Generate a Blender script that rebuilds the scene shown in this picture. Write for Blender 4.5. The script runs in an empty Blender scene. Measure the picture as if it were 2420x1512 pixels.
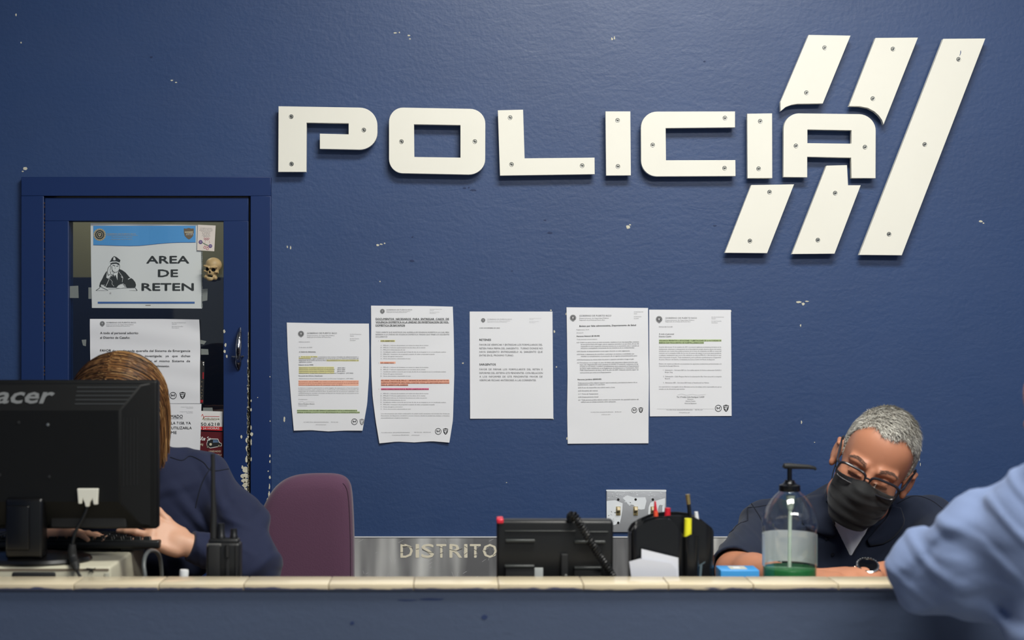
import bpy, bmesh, math, random
import numpy as np
from mathutils import Vector, Matrix, Euler

# ------------------------------------------------------------------ camera, world, lights, exposure
SC = bpy.context.scene
F_PX = 50 / 36 * 2420          # focal length in pixels of the 2420 px frame
CAM_Y, ZC = -3.69, 1.70        # the wall stands at Y = 0
VPX, VPY = 1070, 766
cam_d = bpy.data.cameras.new('camera')
cam = bpy.data.objects.new('camera', cam_d)
SC.collection.objects.link(cam)
cam.location = (0, CAM_Y, ZC)
cam.rotation_euler = (math.pi / 2, 0, 0)
cam_d.lens = 50; cam_d.sensor_width = 36
cam_d.shift_x = (1210 - VPX) / 2420
cam_d.shift_y = (VPY - 756) / 2420
cam_d.clip_start = 0.05
cam_d.dof.use_dof = True
cam_d.dof.focus_distance = 3.66
cam_d.dof.aperture_fstop = 2.8
SC.camera = cam

world = bpy.data.worlds.new('world'); SC.world = world
world.use_nodes = True
bgn = world.node_tree.nodes['Background']
bgn.inputs['Color'].default_value = (0.80, 0.90, 1.0, 1)
bgn.inputs['Strength'].default_value = 0.34

def area_light(name, loc, rot, sx, sy, power, col=(1, 1, 1)):
    d = bpy.data.lights.new(name, 'AREA'); d.shape = 'RECTANGLE'
    d.size = sx; d.size_y = sy; d.energy = power; d.color = col
    o = bpy.data.objects.new(name, d); SC.collection.objects.link(o)
    o.location = loc; o.rotation_euler = rot
    return o
# two ceiling troffers: one over the officers' desk, one out in the lobby
LAMP_DESK = (0.62, -1.75, 3.65)
LAMP_LOBBY = (1.40, -4.0, 3.65)
area_light('light_over_desk', (LAMP_DESK[0], LAMP_DESK[1], 3.615), (0, 0, 0), 1.2, 0.55, 80, (1, 0.985, 0.92))
area_light('light_over_lobby', (LAMP_LOBBY[0], LAMP_LOBBY[1], 3.615), (0, 0, 0), 2.2, 0.6, 125, (1, 0.985, 0.93))

vs = SC.view_settings
SC.display_settings.display_device = 'sRGB'
vs.view_transform = 'Standard'; vs.look = 'None'; vs.exposure = -0.08; vs.gamma = 1.0
vs.use_curve_mapping = False
random.seed(7)
RNG = np.random.default_rng(7)
COL = SC.collection

# ------------------------------------------------------------------ helpers
def W(px, py, d=None, y=None):
    """point seen at photo pixel (px, py) at depth d from the camera, or on the plane Y = y"""
    if d is None: d = y - CAM_Y
    return Vector(((px - VPX) * d / F_PX, CAM_Y + d, ZC - (py - VPY) * d / F_PX))

def lin(c):
    return tuple((v / 255 / 12.92) if v / 255 <= .04045 else ((v / 255 + .055) / 1.055) ** 2.4 for v in c)

def mat(name, rgb, rough=.5, metal=0, bump=0, bscale=40, var=0, vscale=6, spec=.5, trans=0, ior=1.45, coat=0, sheen=0, alpha=1, bdist=.002, detail=4, rvar=0):
    m = bpy.data.materials.new(name); m.use_nodes = True
    nt = m.node_tree; n = nt.nodes; l = nt.links
    b = n['Principled BSDF']
    c = (*lin(rgb), 1)
    b.inputs['Base Color'].default_value = c
    b.inputs['Roughness'].default_value = rough
    b.inputs['Metallic'].default_value = metal
    b.inputs['Specular IOR Level'].default_value = spec
    b.inputs['IOR'].default_value = ior
    b.inputs['Transmission Weight'].default_value = trans
    b.inputs['Coat Weight'].default_value = coat
    b.inputs['Sheen Weight'].default_value = sheen
    b.inputs['Alpha'].default_value = alpha
    tc = n.new('ShaderNodeTexCoord')
    if var:
        nz = n.new('ShaderNodeTexNoise'); nz.inputs['Scale'].default_value = vscale; nz.inputs['Detail'].default_value = 5
        l.new(tc.outputs['Object'], nz.inputs['Vector'])
        mx = n.new('ShaderNodeMix'); mx.data_type = 'RGBA'
        mx.inputs[6].default_value = tuple(max(0, v * (1 - var)) for v in c[:3]) + (1,)
        mx.inputs[7].default_value = tuple(min(1, v * (1 + var)) for v in c[:3]) + (1,)
        l.new(nz.outputs['Fac'], mx.inputs['Factor']); l.new(mx.outputs[2], b.inputs['Base Color'])
    if rvar:
        nr = n.new('ShaderNodeTexNoise'); nr.inputs['Scale'].default_value = vscale * 1.7; nr.inputs['Detail'].default_value = 3
        l.new(tc.outputs['Object'], nr.inputs['Vector'])
        mr = n.new('ShaderNodeMapRange'); mr.inputs['To Min'].default_value = max(.02, rough - rvar); mr.inputs['To Max'].default_value = rough + rvar
        l.new(nr.outputs['Fac'], mr.inputs['Value']); l.new(mr.outputs['Result'], b.inputs['Roughness'])
    if bump:
        nb = n.new('ShaderNodeTexNoise'); nb.inputs['Scale'].default_value = bscale; nb.inputs['Detail'].default_value = detail
        l.new(tc.outputs['Object'], nb.inputs['Vector'])
        bp = n.new('ShaderNodeBump'); bp.inputs['Strength'].default_value = bump; bp.inputs['Distance'].default_value = bdist
        l.new(nb.outputs['Fac'], bp.inputs['Height']); l.new(bp.outputs['Normal'], b.inputs['Normal'])
    return m

def link_mesh(name, verts, faces, m, parent=None, midx=None, smooth=False, sharp=35):
    me = bpy.data.meshes.new(name)
    if isinstance(verts, np.ndarray): verts = verts.tolist()
    if isinstance(faces, np.ndarray): faces = faces.tolist()
    me.from_pydata(verts, [], faces); me.update()
    for mm in (m if isinstance(m, (list, tuple)) else [m]): me.materials.append(mm)
    if midx is not None: me.polygons.foreach_set('material_index', np.asarray(midx, dtype=np.int32))
    if smooth:
        me.polygons.foreach_set('use_smooth', np.ones(len(me.polygons), dtype=bool))
        if sharp < 180: me.set_sharp_from_angle(angle=math.radians(sharp))
    o = bpy.data.objects.new(name, me); COL.objects.link(o)
    if parent: o.parent = parent
    return o

class MB:
    """collects shapes for ONE mesh object"""
    def __init__(s): s.v = []; s.f = []; s.m = []
    def add(s, vs_, fs, mi=0, M=None):
        o = len(s.v)
        if M is not None: vs_ = [M @ Vector(v) for v in vs_]
        s.v += [tuple(v) for v in vs_]; s.f += [tuple(i + o for i in f) for f in fs]; s.m += [mi] * len(fs)
        return s
    def box(s, lo, hi, mi=0, M=None):
        x0, y0, z0 = lo; x1, y1, z1 = hi
        v = [(x0, y0, z0), (x1, y0, z0), (x1, y1, z0), (x0, y1, z0), (x0, y0, z1), (x1, y0, z1), (x1, y1, z1), (x0, y1, z1)]
        return s.add(v, [(0, 3, 2, 1), (4, 5, 6, 7), (0, 1, 5, 4), (1, 2, 6, 5), (2, 3, 7, 6), (3, 0, 4, 7)], mi, M)
    def rbox(s, lo, hi, r, mi=0, M=None, seg=3):
        bm = bmesh.new(); bmesh.ops.create_cube(bm, size=1)
        for v in bm.verts:
            v.co = Vector([(lo[i] + hi[i]) / 2 + v.co[i] * (hi[i] - lo[i]) for i in range(3)])
        bmesh.ops.bevel(bm, geom=bm.edges[:], offset=r, segments=seg, affect='EDGES', profile=.5)
        s.bm(bm, mi, M); return s
    def bm(s, bm, mi=0, M=None):
        bm.verts.index_update()
        s.add([v.co.copy() for v in bm.verts], [[v.index for v in f.verts] for f in bm.faces], mi, M); bm.free(); return s
    def tube(s, pts, r, n=10, mi=0, M=None, cap=True):
        pts = [Vector(p) for p in pts]; rs = r if isinstance(r, (list, tuple)) else [r] * len(pts)
        vs_ = []; fs = []
        t0 = (pts[1] - pts[0]).normalized(); ref = Vector((0, 0, 1)) if abs(t0.z) < .9 else Vector((1, 0, 0))
        nrm = t0.cross(ref).normalized()
        for i, p in enumerate(pts):
            t = (pts[min(i + 1, len(pts) - 1)] - pts[max(i - 1, 0)]).normalized()
            nrm = (nrm - t * nrm.dot(t)).normalized(); b = t.cross(nrm)
            for k in range(n):
                a = 2 * math.pi * k / n
                vs_.append(p + (nrm * math.cos(a) + b * math.sin(a)) * rs[i])
        for i in range(len(pts) - 1):
            for k in range(n):
                fs.append((i * n + k, i * n + (k + 1) % n, (i + 1) * n + (k + 1) % n, (i + 1) * n + k))
        if cap:
            fs.append(tuple(range(n))[::-1]); fs.append(tuple(range((len(pts) - 1) * n, len(pts) * n)))
        return s.add(vs_, fs, mi, M)
    def lathe(s, prof, n=32, mi=0, M=None, sx=1, sy=1, close=True):
        vs_ = []; fs = []
        for r, z in prof:
            for k in range(n):
                a = 2 * math.pi * k / n; vs_.append((r * math.cos(a) * sx, r * math.sin(a) * sy, z))
        for i in range(len(prof) - 1):
            for k in range(n):
                fs.append((i * n + k, i * n + (k + 1) % n, (i + 1) * n + (k + 1) % n, (i + 1) * n + k))
        if close:
            fs.append(tuple(range(n))[::-1]); fs.append(tuple(range((len(prof) - 1) * n, len(prof) * n)))
        return s.add(vs_, fs, mi, M)
    def prism(s, poly, y0, y1, mi=0, M=None):
        """polygon in XZ extruded along Y from y0 (front) to y1"""
        n = len(poly)
        a = sum(poly[i][0] * poly[(i + 1) % n][1] - poly[(i + 1) % n][0] * poly[i][1] for i in range(n))
        if a < 0: poly = poly[::-1]
        v = [(x, y0, z) for x, z in poly] + [(x, y1, z) for x, z in poly]
        f = [tuple(range(n)), tuple(range(n, 2 * n))[::-1]] + [(i + n, (i + 1) % n + n, (i + 1) % n, i) for i in range(n)]
        return s.add(v, f, mi, M)
    def build(s, name, m, parent=None, smooth=True, sharp=35, bevel=0):
        o = link_mesh(name, s.v, s.f, m, parent, s.m, smooth, sharp)
        if bevel:
            b = o.modifiers.new('bevel', 'BEVEL'); b.width = bevel; b.segments = 2; b.limit_method = 'ANGLE'; b.angle_limit = math.radians(40)
        return o

def tag(o, label, cat, group=None):
    o['label'] = label; o['category'] = cat
    if group: o['group'] = group
    return o
def thing(name, label, cat, loc=(0, 0, 0), group=None):
    o = bpy.data.objects.new(name, None); COL.objects.link(o); o.location = loc; o.empty_display_size = .05
    return tag(o, label, cat, group)
def struct(o): o['kind'] = 'structure'; return o
def settle(root, keep=()):
    """children were built in world coordinates: let the root sit at its base without moving them"""
    for c in root.children: c.matrix_parent_inverse = Matrix.Translation(-root.location)

def arc(cx, cy, rx, ry, a0, a1, n=12):
    return [(cx + rx * math.cos(math.radians(a0 + (a1 - a0) * i / n)), cy + ry * math.sin(math.radians(a0 + (a1 - a0) * i / n))) for i in range(n + 1)]

def curve_plate(name, polys, y_front, thick, m, parent=None, bevel=.0008):
    """polys: outline then holes, in photo pixels on plane y_front; a real extruded plate"""
    cu = bpy.data.curves.new(name, 'CURVE'); cu.dimensions = '2D'; cu.fill_mode = 'BOTH'
    cu.extrude = thick / 2 - bevel; cu.bevel_depth = bevel; cu.bevel_resolution = 1; cu.offset = -bevel
    for poly in polys:
        sp = cu.splines.new('POLY'); sp.points.add(len(poly) - 1)
        for p, (px, py) in zip(sp.points, poly):
            w = W(px, py, y=y_front); p.co = (w.x, w.z, 0, 1)
        sp.use_cyclic_u = True
    tmp = bpy.data.objects.new('tmp', cu)
    me = bpy.data.meshes.new_from_object(tmp); bpy.data.objects.remove(tmp); bpy.data.curves.remove(cu)
    me.name = name
    # curve XY + extrusion Z  ->  world X, Z and depth Y
    co = np.empty(len(me.vertices) * 3); me.vertices.foreach_get('co', co); co = co.reshape(-1, 3)
    new = np.stack([co[:, 0], y_front + thick / 2 - co[:, 2], co[:, 1]], 1)
    me.vertices.foreach_set('co', new.ravel()); me.materials.clear(); me.materials.append(m); me.update()
    me.polygons.foreach_set('use_smooth', np.zeros(len(me.polygons), dtype=bool))
    o = bpy.data.objects.new(name, me); COL.objects.link(o)
    if parent: o.parent = parent
    return o

# ------------------------------------------------------------------ flat lettering
_tc = {}
def text_geo(s, bold=0, shear=0):
    key = (s, bold, shear)
    if key in _tc: return _tc[key]
    cu = bpy.data.curves.new('t', 'FONT'); cu.body = s; cu.size = 1; cu.resolution_u = 2; cu.offset = bold; cu.shear = shear
    tmp = bpy.data.objects.new('tmp', cu); me = bpy.data.meshes.new_from_object(tmp)
    v = np.empty(len(me.vertices) * 3); me.vertices.foreach_get('co', v); v = v.reshape(-1, 3)[:, :2].copy()
    f = [tuple(p.vertices) for p in me.polygons]
    bpy.data.objects.remove(tmp); bpy.data.curves.remove(cu); bpy.data.meshes.remove(me)
    _tc[key] = (v, f); return v, f

CAPH = .729
class Print:
    """ink lying on a sheet: shapes in photo pixels, laid onto surface y = surf(px, py) - lift"""
    def __init__(s, surf, plane_y, conv=lambda x, y: (x, y), scale=1):
        s.surf = surf; s.py = plane_y; s.conv = conv; s.k = scale; s.v = []; s.f = []; s.m = []; s.ly = []; s.layer = None
    def _put(s, pts, faces, mi, lift):
        o = len(s.v)
        for x, y in pts:
            px, py = s.conv(x, y); w = W(px, py, y=s.py)
            s.v.append((w.x, s.surf(px, py) - lift, w.z))
        s.f += [tuple(i + o for i in f) for f in faces]; s.m += [mi] * len(faces); s.ly += [s.layer] * len(faces)
    def text(s, x0, x1, yb, caph, t, mi=0, bold=.0, skew=0, shear=0, lift=.0009):
        v, f = text_geo(t, 0, shear)
        if len(v) == 0: return
        lo, hi = v[:, 0].min(), v[:, 0].max()
        if x1 is None: kx = caph / CAPH; lo = 0
        else: kx = (x1 - x0) / max(hi - lo, 1e-6)
        ky = caph / CAPH
        X = x0 + (v[:, 0] - lo) * kx; Y = yb - v[:, 1] * ky + skew * (X - x0)
        w_ = bold * .9 * (ky + kx) / 2          # heavier strokes: the glyphs laid down again a hair to each side
        for q_, k_ in enumerate(((0, 0),) if not bold else ((-w_, 0), (w_, 0), (0, w_ * .6), (0, -w_ * .6))):
            s._put(list(zip(X + k_[0], Y + k_[1])), f, mi, lift + .00007 * q_)
    def rect(s, x0, y0, x1, y1, mi=0, lift=.0003, n=18, skew=0):
        pts = []; fs = []
        for i in range(n + 1):
            x = x0 + (x1 - x0) * i / n; pts += [(x, y0 + skew * (x - x0)), (x, y1 + skew * (x - x0))]
            if i: fs.append((2 * i - 2, 2 * i - 1, 2 * i + 1, 2 * i))
        s._put(pts, fs, mi, lift)
    def poly(s, pts, mi=0, lift=.0006):
        s._put(pts, [tuple(range(len(pts)))], mi, lift)
    def ring(s, cx, cy, r0, r1, mi=0, lift=.0006, n=28):
        pts = []; fs = []
        for k in range(n):
            a = 2 * math.pi * k / n; pts += [(cx + r0 * math.cos(a), cy + r0 * math.sin(a)), (cx + r1 * math.cos(a), cy + r1 * math.sin(a))]
            j = (k + 1) % n; fs.append((2 * k, 2 * k + 1, 2 * j + 1, 2 * j))
        s._put(pts, fs, mi, lift)
    def disc(s, cx, cy, r, mi=0, lift=.0006, n=24):
        s.poly([(cx + r * math.cos(2 * math.pi * k / n), cy + r * math.sin(2 * math.pi * k / n)) for k in range(n)], mi, lift)
    def stroke(s, pts, w, mi=0, lift=.0008):
        for (xa, ya), (xb, yb) in zip(pts, pts[1:]):
            L = math.hypot(xb - xa, yb - ya) or 1; nx, ny = -(yb - ya) / L * w / 2, (xb - xa) / L * w / 2
            s._put([(xa + nx, ya + ny), (xa - nx, ya - ny), (xb - nx, yb - ny), (xb + nx, yb + ny)], [(0, 1, 2, 3)], mi, lift)
    def seal(s, cx, cy, r, dark=0, light=None, lift=.0006):
        """round government seal: beaded rim, dark field, light shield with strokes"""
        old, s.layer = s.layer, 'seal'
        s.disc(cx, cy, r, dark, lift)
        if light is not None:
            s.ring(cx, cy, r * .84, r * .92, light, lift + .0002)
            s.ring(cx, cy, r * .56, r * .62, light, lift + .0002)
            s.poly([(cx - r * .28, cy - r * .3), (cx + r * .28, cy - r * .3), (cx + r * .25, cy + r * .1), (cx, cy + r * .38), (cx - r * .25, cy + r * .1)], light, lift + .0002)
            s.disc(cx, cy - r * .02, r * .13, dark, lift + .0004)
            for k in range(3): s.disc(cx + (k - 1) * r * .2, cy + r * 1.08, r * .07, dark, lift)
        s.layer = old
    def bird_badge(s, cx, cy, r, ink=0):
        old, s.layer = s.layer, 'round_badge'
        s.ring(cx, cy, r * .84, r, ink)
        s.stroke([(cx - r * .5, cy - r * .35), (cx - r * .3, cy + r * .35)], r * .13, ink)
        s.stroke([(cx - r * .5, cy - r * .35), (cx, cy + r * .05), (cx + r * .5, cy - r * .35)], r * .16, ink)
        s.stroke([(cx + r * .5, cy - r * .35), (cx + r * .3, cy + r * .35)], r * .13, ink); s.layer = old
    def shield(s, cx, cy, w, h, ink=0, light=None):
        old, s.layer = s.layer, 'shield_badge'
        P = [(-1, -.75), (-.5, -.85), (0, -1), (.5, -.85), (1, -.75), (.9, -.1), (.75, .4), (.4, .8), (0, 1), (-.4, .8), (-.75, .4), (-.9, -.1)]
        s.poly([(cx + a * w / 2, cy + b * h / 2) for a, b in P], ink)
        if light is not None:
            s.rect(cx - w * .38, cy - h * .3, cx + w * .38, cy - h * .2, light, .0008, 1)
            s.poly([(cx - w * .3, cy - h * .08), (cx + w * .32, cy - h * .12), (cx + w * .1, cy + h * .1), (cx - w * .25, cy + h * .08)], light, .0008)
            s.poly([(cx - w * .2, cy + h * .18), (cx + w * .2, cy + h * .18), (cx, cy + h * .36)], light, .0008)
        s.layer = old
    def build(s, mats, parent, name='printing', cuts=None):
        """cuts: photo rows dividing the sheet into letterhead, body text and footer"""
        names = []
        for f, ly in zip(s.f, s.ly):
            y = VPY + (ZC - s.v[f[0]][2]) * F_PX / (s.py - CAM_Y)
            names.append(ly or (name if not cuts else ('letterhead' if y < cuts[0] else 'body_text' if y < cuts[1] else 'address_line')))
        for nm in dict.fromkeys(names):
            ids = [k for k, q in enumerate(names) if q == nm]
            used = sorted({v for k in ids for v in s.f[k]}); mp = {v: i_ for i_, v in enumerate(used)}
            o = link_mesh(nm, [s.v[v] for v in used], [tuple(mp[v] for v in s.f[k]) for k in ids], mats, parent, [s.m[k] for k in ids])
        return o
# ------------------------------------------------------------------ materials
def wall_paint(name, rgb, chips=False):
    m = mat(name, rgb, rough=.46, bump=.24, bscale=95, bdist=.0022, detail=6, spec=.75, rvar=.07, vscale=5)
    nt = m.node_tree; n = nt.nodes; l = nt.links; b = n['Principled BSDF']
    tc = [x for x in n if x.type == 'TEX_COORD'][0]
    # long trowel marks under the roller stipple
    mp = n.new('ShaderNodeMapping'); mp.inputs['Rotation'].default_value = (0, .5, 0); mp.inputs['Scale'].default_value = (1, 1, 2.6)
    n2 = n.new('ShaderNodeTexNoise'); n2.inputs['Scale'].default_value = 14; n2.inputs['Detail'].default_value = 4; n2.inputs['Distortion'].default_value = 1.2
    l.new(tc.outputs['Object'], mp.inputs['Vector']); l.new(mp.outputs['Vector'], n2.inputs['Vector'])
    bp2 = n.new('ShaderNodeBump'); bp2.inputs['Strength'].default_value = .09; bp2.inputs['Distance'].default_value = .006
    old = b.inputs['Normal'].links[0].from_node
    l.new(n2.outputs['Fac'], bp2.inputs['Height']); l.new(bp2.outputs['Normal'], old.inputs['Normal'])
    n3 = n.new('ShaderNodeTexNoise'); n3.inputs['Scale'].default_value = 2.2; n3.inputs['Detail'].default_value = 6
    l.new(tc.outputs['Object'], n3.inputs['Vector'])
    mx = n.new('ShaderNodeMix'); mx.data_type = 'RGBA'; c = lin(rgb)
    mx.inputs[6].default_value = (*[v * .86 for v in c], 1); mx.inputs[7].default_value = (*[v * 1.14 for v in c], 1)
    l.new(n3.outputs['Fac'], mx.inputs['Factor']); l.new(mx.outputs[2], b.inputs['Base Color'])
    return m
M_WALL = wall_paint('blue_wall_paint', (42, 67, 110))
M_COUNTER = wall_paint('blue_counter_paint', (66, 78, 102))
M_DOOR = mat('blue_door_enamel', (27, 49, 96), rough=.36, bump=.12, bscale=60, bdist=.001, var=.08, vscale=3)
M_CHIP = mat('chipped_paint_undercoat', (205, 200, 180), rough=.7, var=.3, vscale=150)
M_RUST = mat('rusty_edge', (70, 50, 40), rough=.8, var=.4, vscale=90)
M_LETTER = mat('cream_letter_paint', (238, 235, 222), rough=.45, var=.03, vscale=8)
M_SCREW = mat('screw_steel', (165, 165, 158), rough=.35, metal=.9)
M_DARK = mat('dark_recess', (30, 30, 32), rough=.7)
M_PAPER = mat('white_paper', (232, 232, 234), rough=.6, bump=.1, bscale=10, bdist=.004)
M_PAPER2 = mat('laminated_paper', (212, 216, 214), rough=.22, bump=.12, bscale=9, bdist=.004, coat=.3)
M_INK = mat('black_ink', (38, 38, 40), rough=.6)
M_GREY = mat('grey_ink', (118, 118, 120), rough=.6)
M_PALE = mat('pale_grey_ink', (172, 172, 174), rough=.6)
M_ORANGE = mat('orange_highlighter', (244, 186, 160), rough=.6)
M_PINK = mat('pink_highlighter', (240, 140, 180), rough=.6)
M_YEL = mat('yellow_highlighter', (228, 222, 160), rough=.6)
M_GRN = mat('green_highlighter', (196, 214, 160), rough=.6)
M_REDINK = mat('red_ink', (150, 60, 50), rough=.6)
M_BLACK = mat('black_plastic', (21, 22, 23), rough=.38, bump=.05, bscale=400)
M_BLACK2 = mat('matt_black_plastic', (26, 27, 28), rough=.6)
M_GLOSSBLK = mat('gloss_black_plastic', (9, 9, 10), rough=.28)
M_BEIGE = mat('beige_case_plastic', (190, 186, 165), rough=.5, var=.05)
M_WHITE = mat('white_plastic', (222, 224, 224), rough=.4)
M_STEEL = mat('steel_with_painted_reflections', (192, 191, 186), rough=.42, metal=.42, bump=.3, bscale=5, bdist=.012, rvar=.12, vscale=4)
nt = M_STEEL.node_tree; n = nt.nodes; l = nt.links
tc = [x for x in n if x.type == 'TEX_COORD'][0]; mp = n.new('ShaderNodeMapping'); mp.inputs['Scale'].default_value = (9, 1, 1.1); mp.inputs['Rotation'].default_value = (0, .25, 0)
nz = n.new('ShaderNodeTexNoise'); nz.inputs['Scale'].default_value = 1.6; nz.inputs['Detail'].default_value = 2; cr = n.new('ShaderNodeValToRGB')  # room reflections put into the base colour as light and dark streaks
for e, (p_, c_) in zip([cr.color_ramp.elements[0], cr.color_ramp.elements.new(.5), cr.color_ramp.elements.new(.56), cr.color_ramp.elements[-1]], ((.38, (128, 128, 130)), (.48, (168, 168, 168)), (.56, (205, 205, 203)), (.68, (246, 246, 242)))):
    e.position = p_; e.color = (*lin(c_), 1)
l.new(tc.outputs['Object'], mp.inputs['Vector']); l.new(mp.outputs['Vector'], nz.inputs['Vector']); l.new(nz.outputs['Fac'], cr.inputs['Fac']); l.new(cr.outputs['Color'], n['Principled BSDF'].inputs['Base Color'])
M_TILE = mat('beige_glazed_tile', (222, 208, 178), rough=.17, var=.06, vscale=5)
M_GROUT = mat('grey_grout', (120, 108, 92), rough=.8)
M_FLOOR = mat('speckled_floor_tile', (150, 146, 136), rough=.35, var=.2, vscale=30)
M_CEIL = mat('ceiling_board', (200, 200, 195), rough=.9, bump=.3, bscale=120)

# ------------------------------------------------------------------ the setting
def slab(name, lo, hi, m, parent=None): return MB().box(lo, hi).build(name, m, parent, smooth=False)
X0, X1 = -1.75, 2.45
oL, oR = W(58, 0, y=0).x, W(634, 0, y=0).x          # door opening
oT = W(0, 424, y=0).z
mb = MB()
mb.box((X0, 0, 0), (oL, .16, 3.65)); mb.box((oR, 0, 0), (X1, .16, 3.65)); mb.box((oL, 0, oT), (oR, .16, 3.65))
wall_back = struct(mb.build('wall_back', M_WALL, smooth=False))
struct(slab('floor', (X0 - .15, -5.2, -.1), (X1 + .15, .16, 0), M_FLOOR))
struct(slab('ceiling', (X0 - .15, -5.2, 3.65), (X1 + .15, .16, 3.75), M_CEIL))
struct(slab('wall_left', (X0 - .15, -5.2, 0), (X0, .16, 3.65), M_WALL))
struct(slab('wall_right', (X1, -5.2, 0), (X1 + .15, .16, 3.65), M_WALL))
# room behind the glass: cream above, blue below
M_CREAM = mat('cream_closet_wall', (150, 148, 128), rough=.8)
M_NAVY = mat('navy_closet_wall', (36, 48, 84), rough=.6)
zc = ZC + (VPY - 655) / F_PX * (3.69 + .95)
mb = MB(); mb.box((oL - .5, .95, zc), (oR + .5, 1.05, 2.6), 0); mb.box((oL - .5, .95, 0), (oR + .5, 1.05, zc), 1)
mb.box((oL - .6, .16, 0), (oL - .5, 1.05, 2.6), 0); mb.box((oR + .5, .16, 0), (oR + .6, 1.05, 2.6), 0)
mb.box((oL - .6, .16, 2.6), (oR + .6, 1.05, 2.7), 0); mb.box((oL - .6, .16, -.1), (oR + .6, 1.05, 0), 1)
struct(mb.build('wall_closet', [M_CREAM, M_NAVY], smooth=False))

# unseen lamp added to brighten the room behind the door
bd = bpy.data.lights.new('added_closet_light', 'POINT'); bd.energy = 9; bd.shadow_soft_size = .05; bd.color = (1, .95, .8)
bo = bpy.data.objects.new('added_closet_light', bd); COL.objects.link(bo); bo.location = ((oL + oR) / 2 - .25, .62, 2.50)
rb = thing('added_bulb', 'unseen bulb added to brighten the room behind the door', 'added fill light', (bo.location.x, .62, 2.6))
MB().lathe([(.0001, -.10), (.02, -.09), (.028, -.07), (.02, -.045), (.013, -.03), (.013, 0), (.0001, 0)], 20).build('bulb', mat('added_bulb_frosting', (240, 235, 215), rough=.3, trans=.8), rb)
def blob(cx, cy, rx, ry, n=11, jag=.45):
    return [(cx + rx * math.cos(2 * math.pi * k / n) * (1 - jag * random.random()), cy + ry * math.sin(2 * math.pi * k / n) * (1 - jag * random.random())) for k in range(n)]
def chips(name, polys, yfront, m, parent, th=.0006):
    mb = MB()
    for p in polys:
        q = [(W(px, py, y=yfront).x, W(px, py, y=yfront).z) for px, py in p]
        if len(q) > 2: mb.prism(q, yfront - th, yfront + .0002)
    o = mb.build(name, m, parent, smooth=False); return o
spots = [(60, 398, 6, 5), (54, 405, 3, 2), (38, 35, 2, 4), (50, 101, 2, 3), (934, 78, 5, 2), (944, 77, 2, 2), (966, 84, 4, 2), (969, 92, 3, 2), (1446, 92, 3, 4), (1452, 90, 2, 5),
         (406, 190, 4, 2), (416, 195, 3, 2), (679, 583, 2, 4), (687, 585, 2, 5), (893, 579, 5, 3), (901, 577, 4, 2), (909, 575, 2, 2), (1484, 536, 6, 6), (1489, 531, 3, 2), (2318, 523, 5, 3),
         (2324, 527, 3, 2), (898, 665, 2, 2), (1887, 714, 8, 3), (1898, 718, 5, 4), (1907, 712, 5, 2), (1892, 769, 2, 4), (1894, 998, 2, 5), (672, 991, 3, 7), (1302, 733, 3, 2),
         (1310, 783, 3, 4), (1315, 867, 2, 2), (2173, 1085, 1, 5), (2175, 1097, 1, 5), (1338, 742, 2, 4), (1340, 1036, 2, 4), (1306, 989, 5, 2), (880, 726, 5, 2), (1094, 858, 3, 2),
         (1727, 735, 2, 3), (1925, 1045, 2, 1), (1197, 1140, 2, 1), (2141, 1043, 2, 2)]
chips('chipped_paint', [blob(*s) for s in spots], 0, M_CHIP, wall_back)['kind'] = 'stuff'
dents = [(1118, 449, 9, 3), (1098, 444, 5, 2), (1108, 443, 3, 2), (838, 300, 4, 3), (974, 616, 7, 3), (1210, 640, 3, 1), (975, 560, 3, 2), (1665, 145, 3, 2), (1690, 533, 5, 2), (2104, 518, 3, 2), (945, 300, 2, 2), (358, 135, 4, 3),
         (1300, 550, 8, 3), (1288, 520, 4, 2)]
M_DENT = mat('dark_dent_in_paint', (34, 50, 88), rough=.6)
chips('filled_dents', [blob(*s) for s in dents], 0, M_DENT, wall_back, .0008)['kind'] = 'stuff'

# door with its casing
YF = -.018                                   # front of the casing
door = bpy.data.objects.new('door_1', None); COL.objects.link(door); struct(door)
door.location = (W(345, 0, y=0).x, 0, 0)
def R(px0, py0, px1, py1, y0, y1, mb, mi=0):
    a = W(px0, py0, y=y0); b = W(px1, py1, y=y0)
    mb.box((a.x, y0, b.z), (b.x, y1, a.z), mi); return mb
fl = W(0, 0, y=YF); mb = MB()
def zpx(z, y): return VPY + (ZC - z) * F_PX / (y - CAM_Y)
bot = zpx(0.004, YF)
R(50, 418, 640, 463, YF, .10, mb); R(50, 463, 103, bot, YF, .10, mb); R(592, 463, 640, bot, YF, .10, mb)
frame = mb.build('door_frame', M_DOOR, door, bevel=.0012)
YL = -.010                                   # front of the leaf
mb = MB(); botl = zpx(.012, YL)
R(106, 467, 587, 522, YL, .035, mb); R(106, 522, 162, botl, YL, .035, mb); R(528, 522, 587, botl, YL, .035, mb); R(162, 1150, 528, botl, YL, .035, mb)
leaf = mb.build('door_leaf', M_DOOR, door, bevel=.001)
M_GLASS = mat('clear_door_glass', (214, 222, 216), rough=.03, trans=1, ior=1.45)
YG = .004
mb = MB(); R(158, 518, 532, 1154, YG, YG + .006, mb)
mb.build('glass_pane', M_GLASS, leaf, smooth=False)
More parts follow.
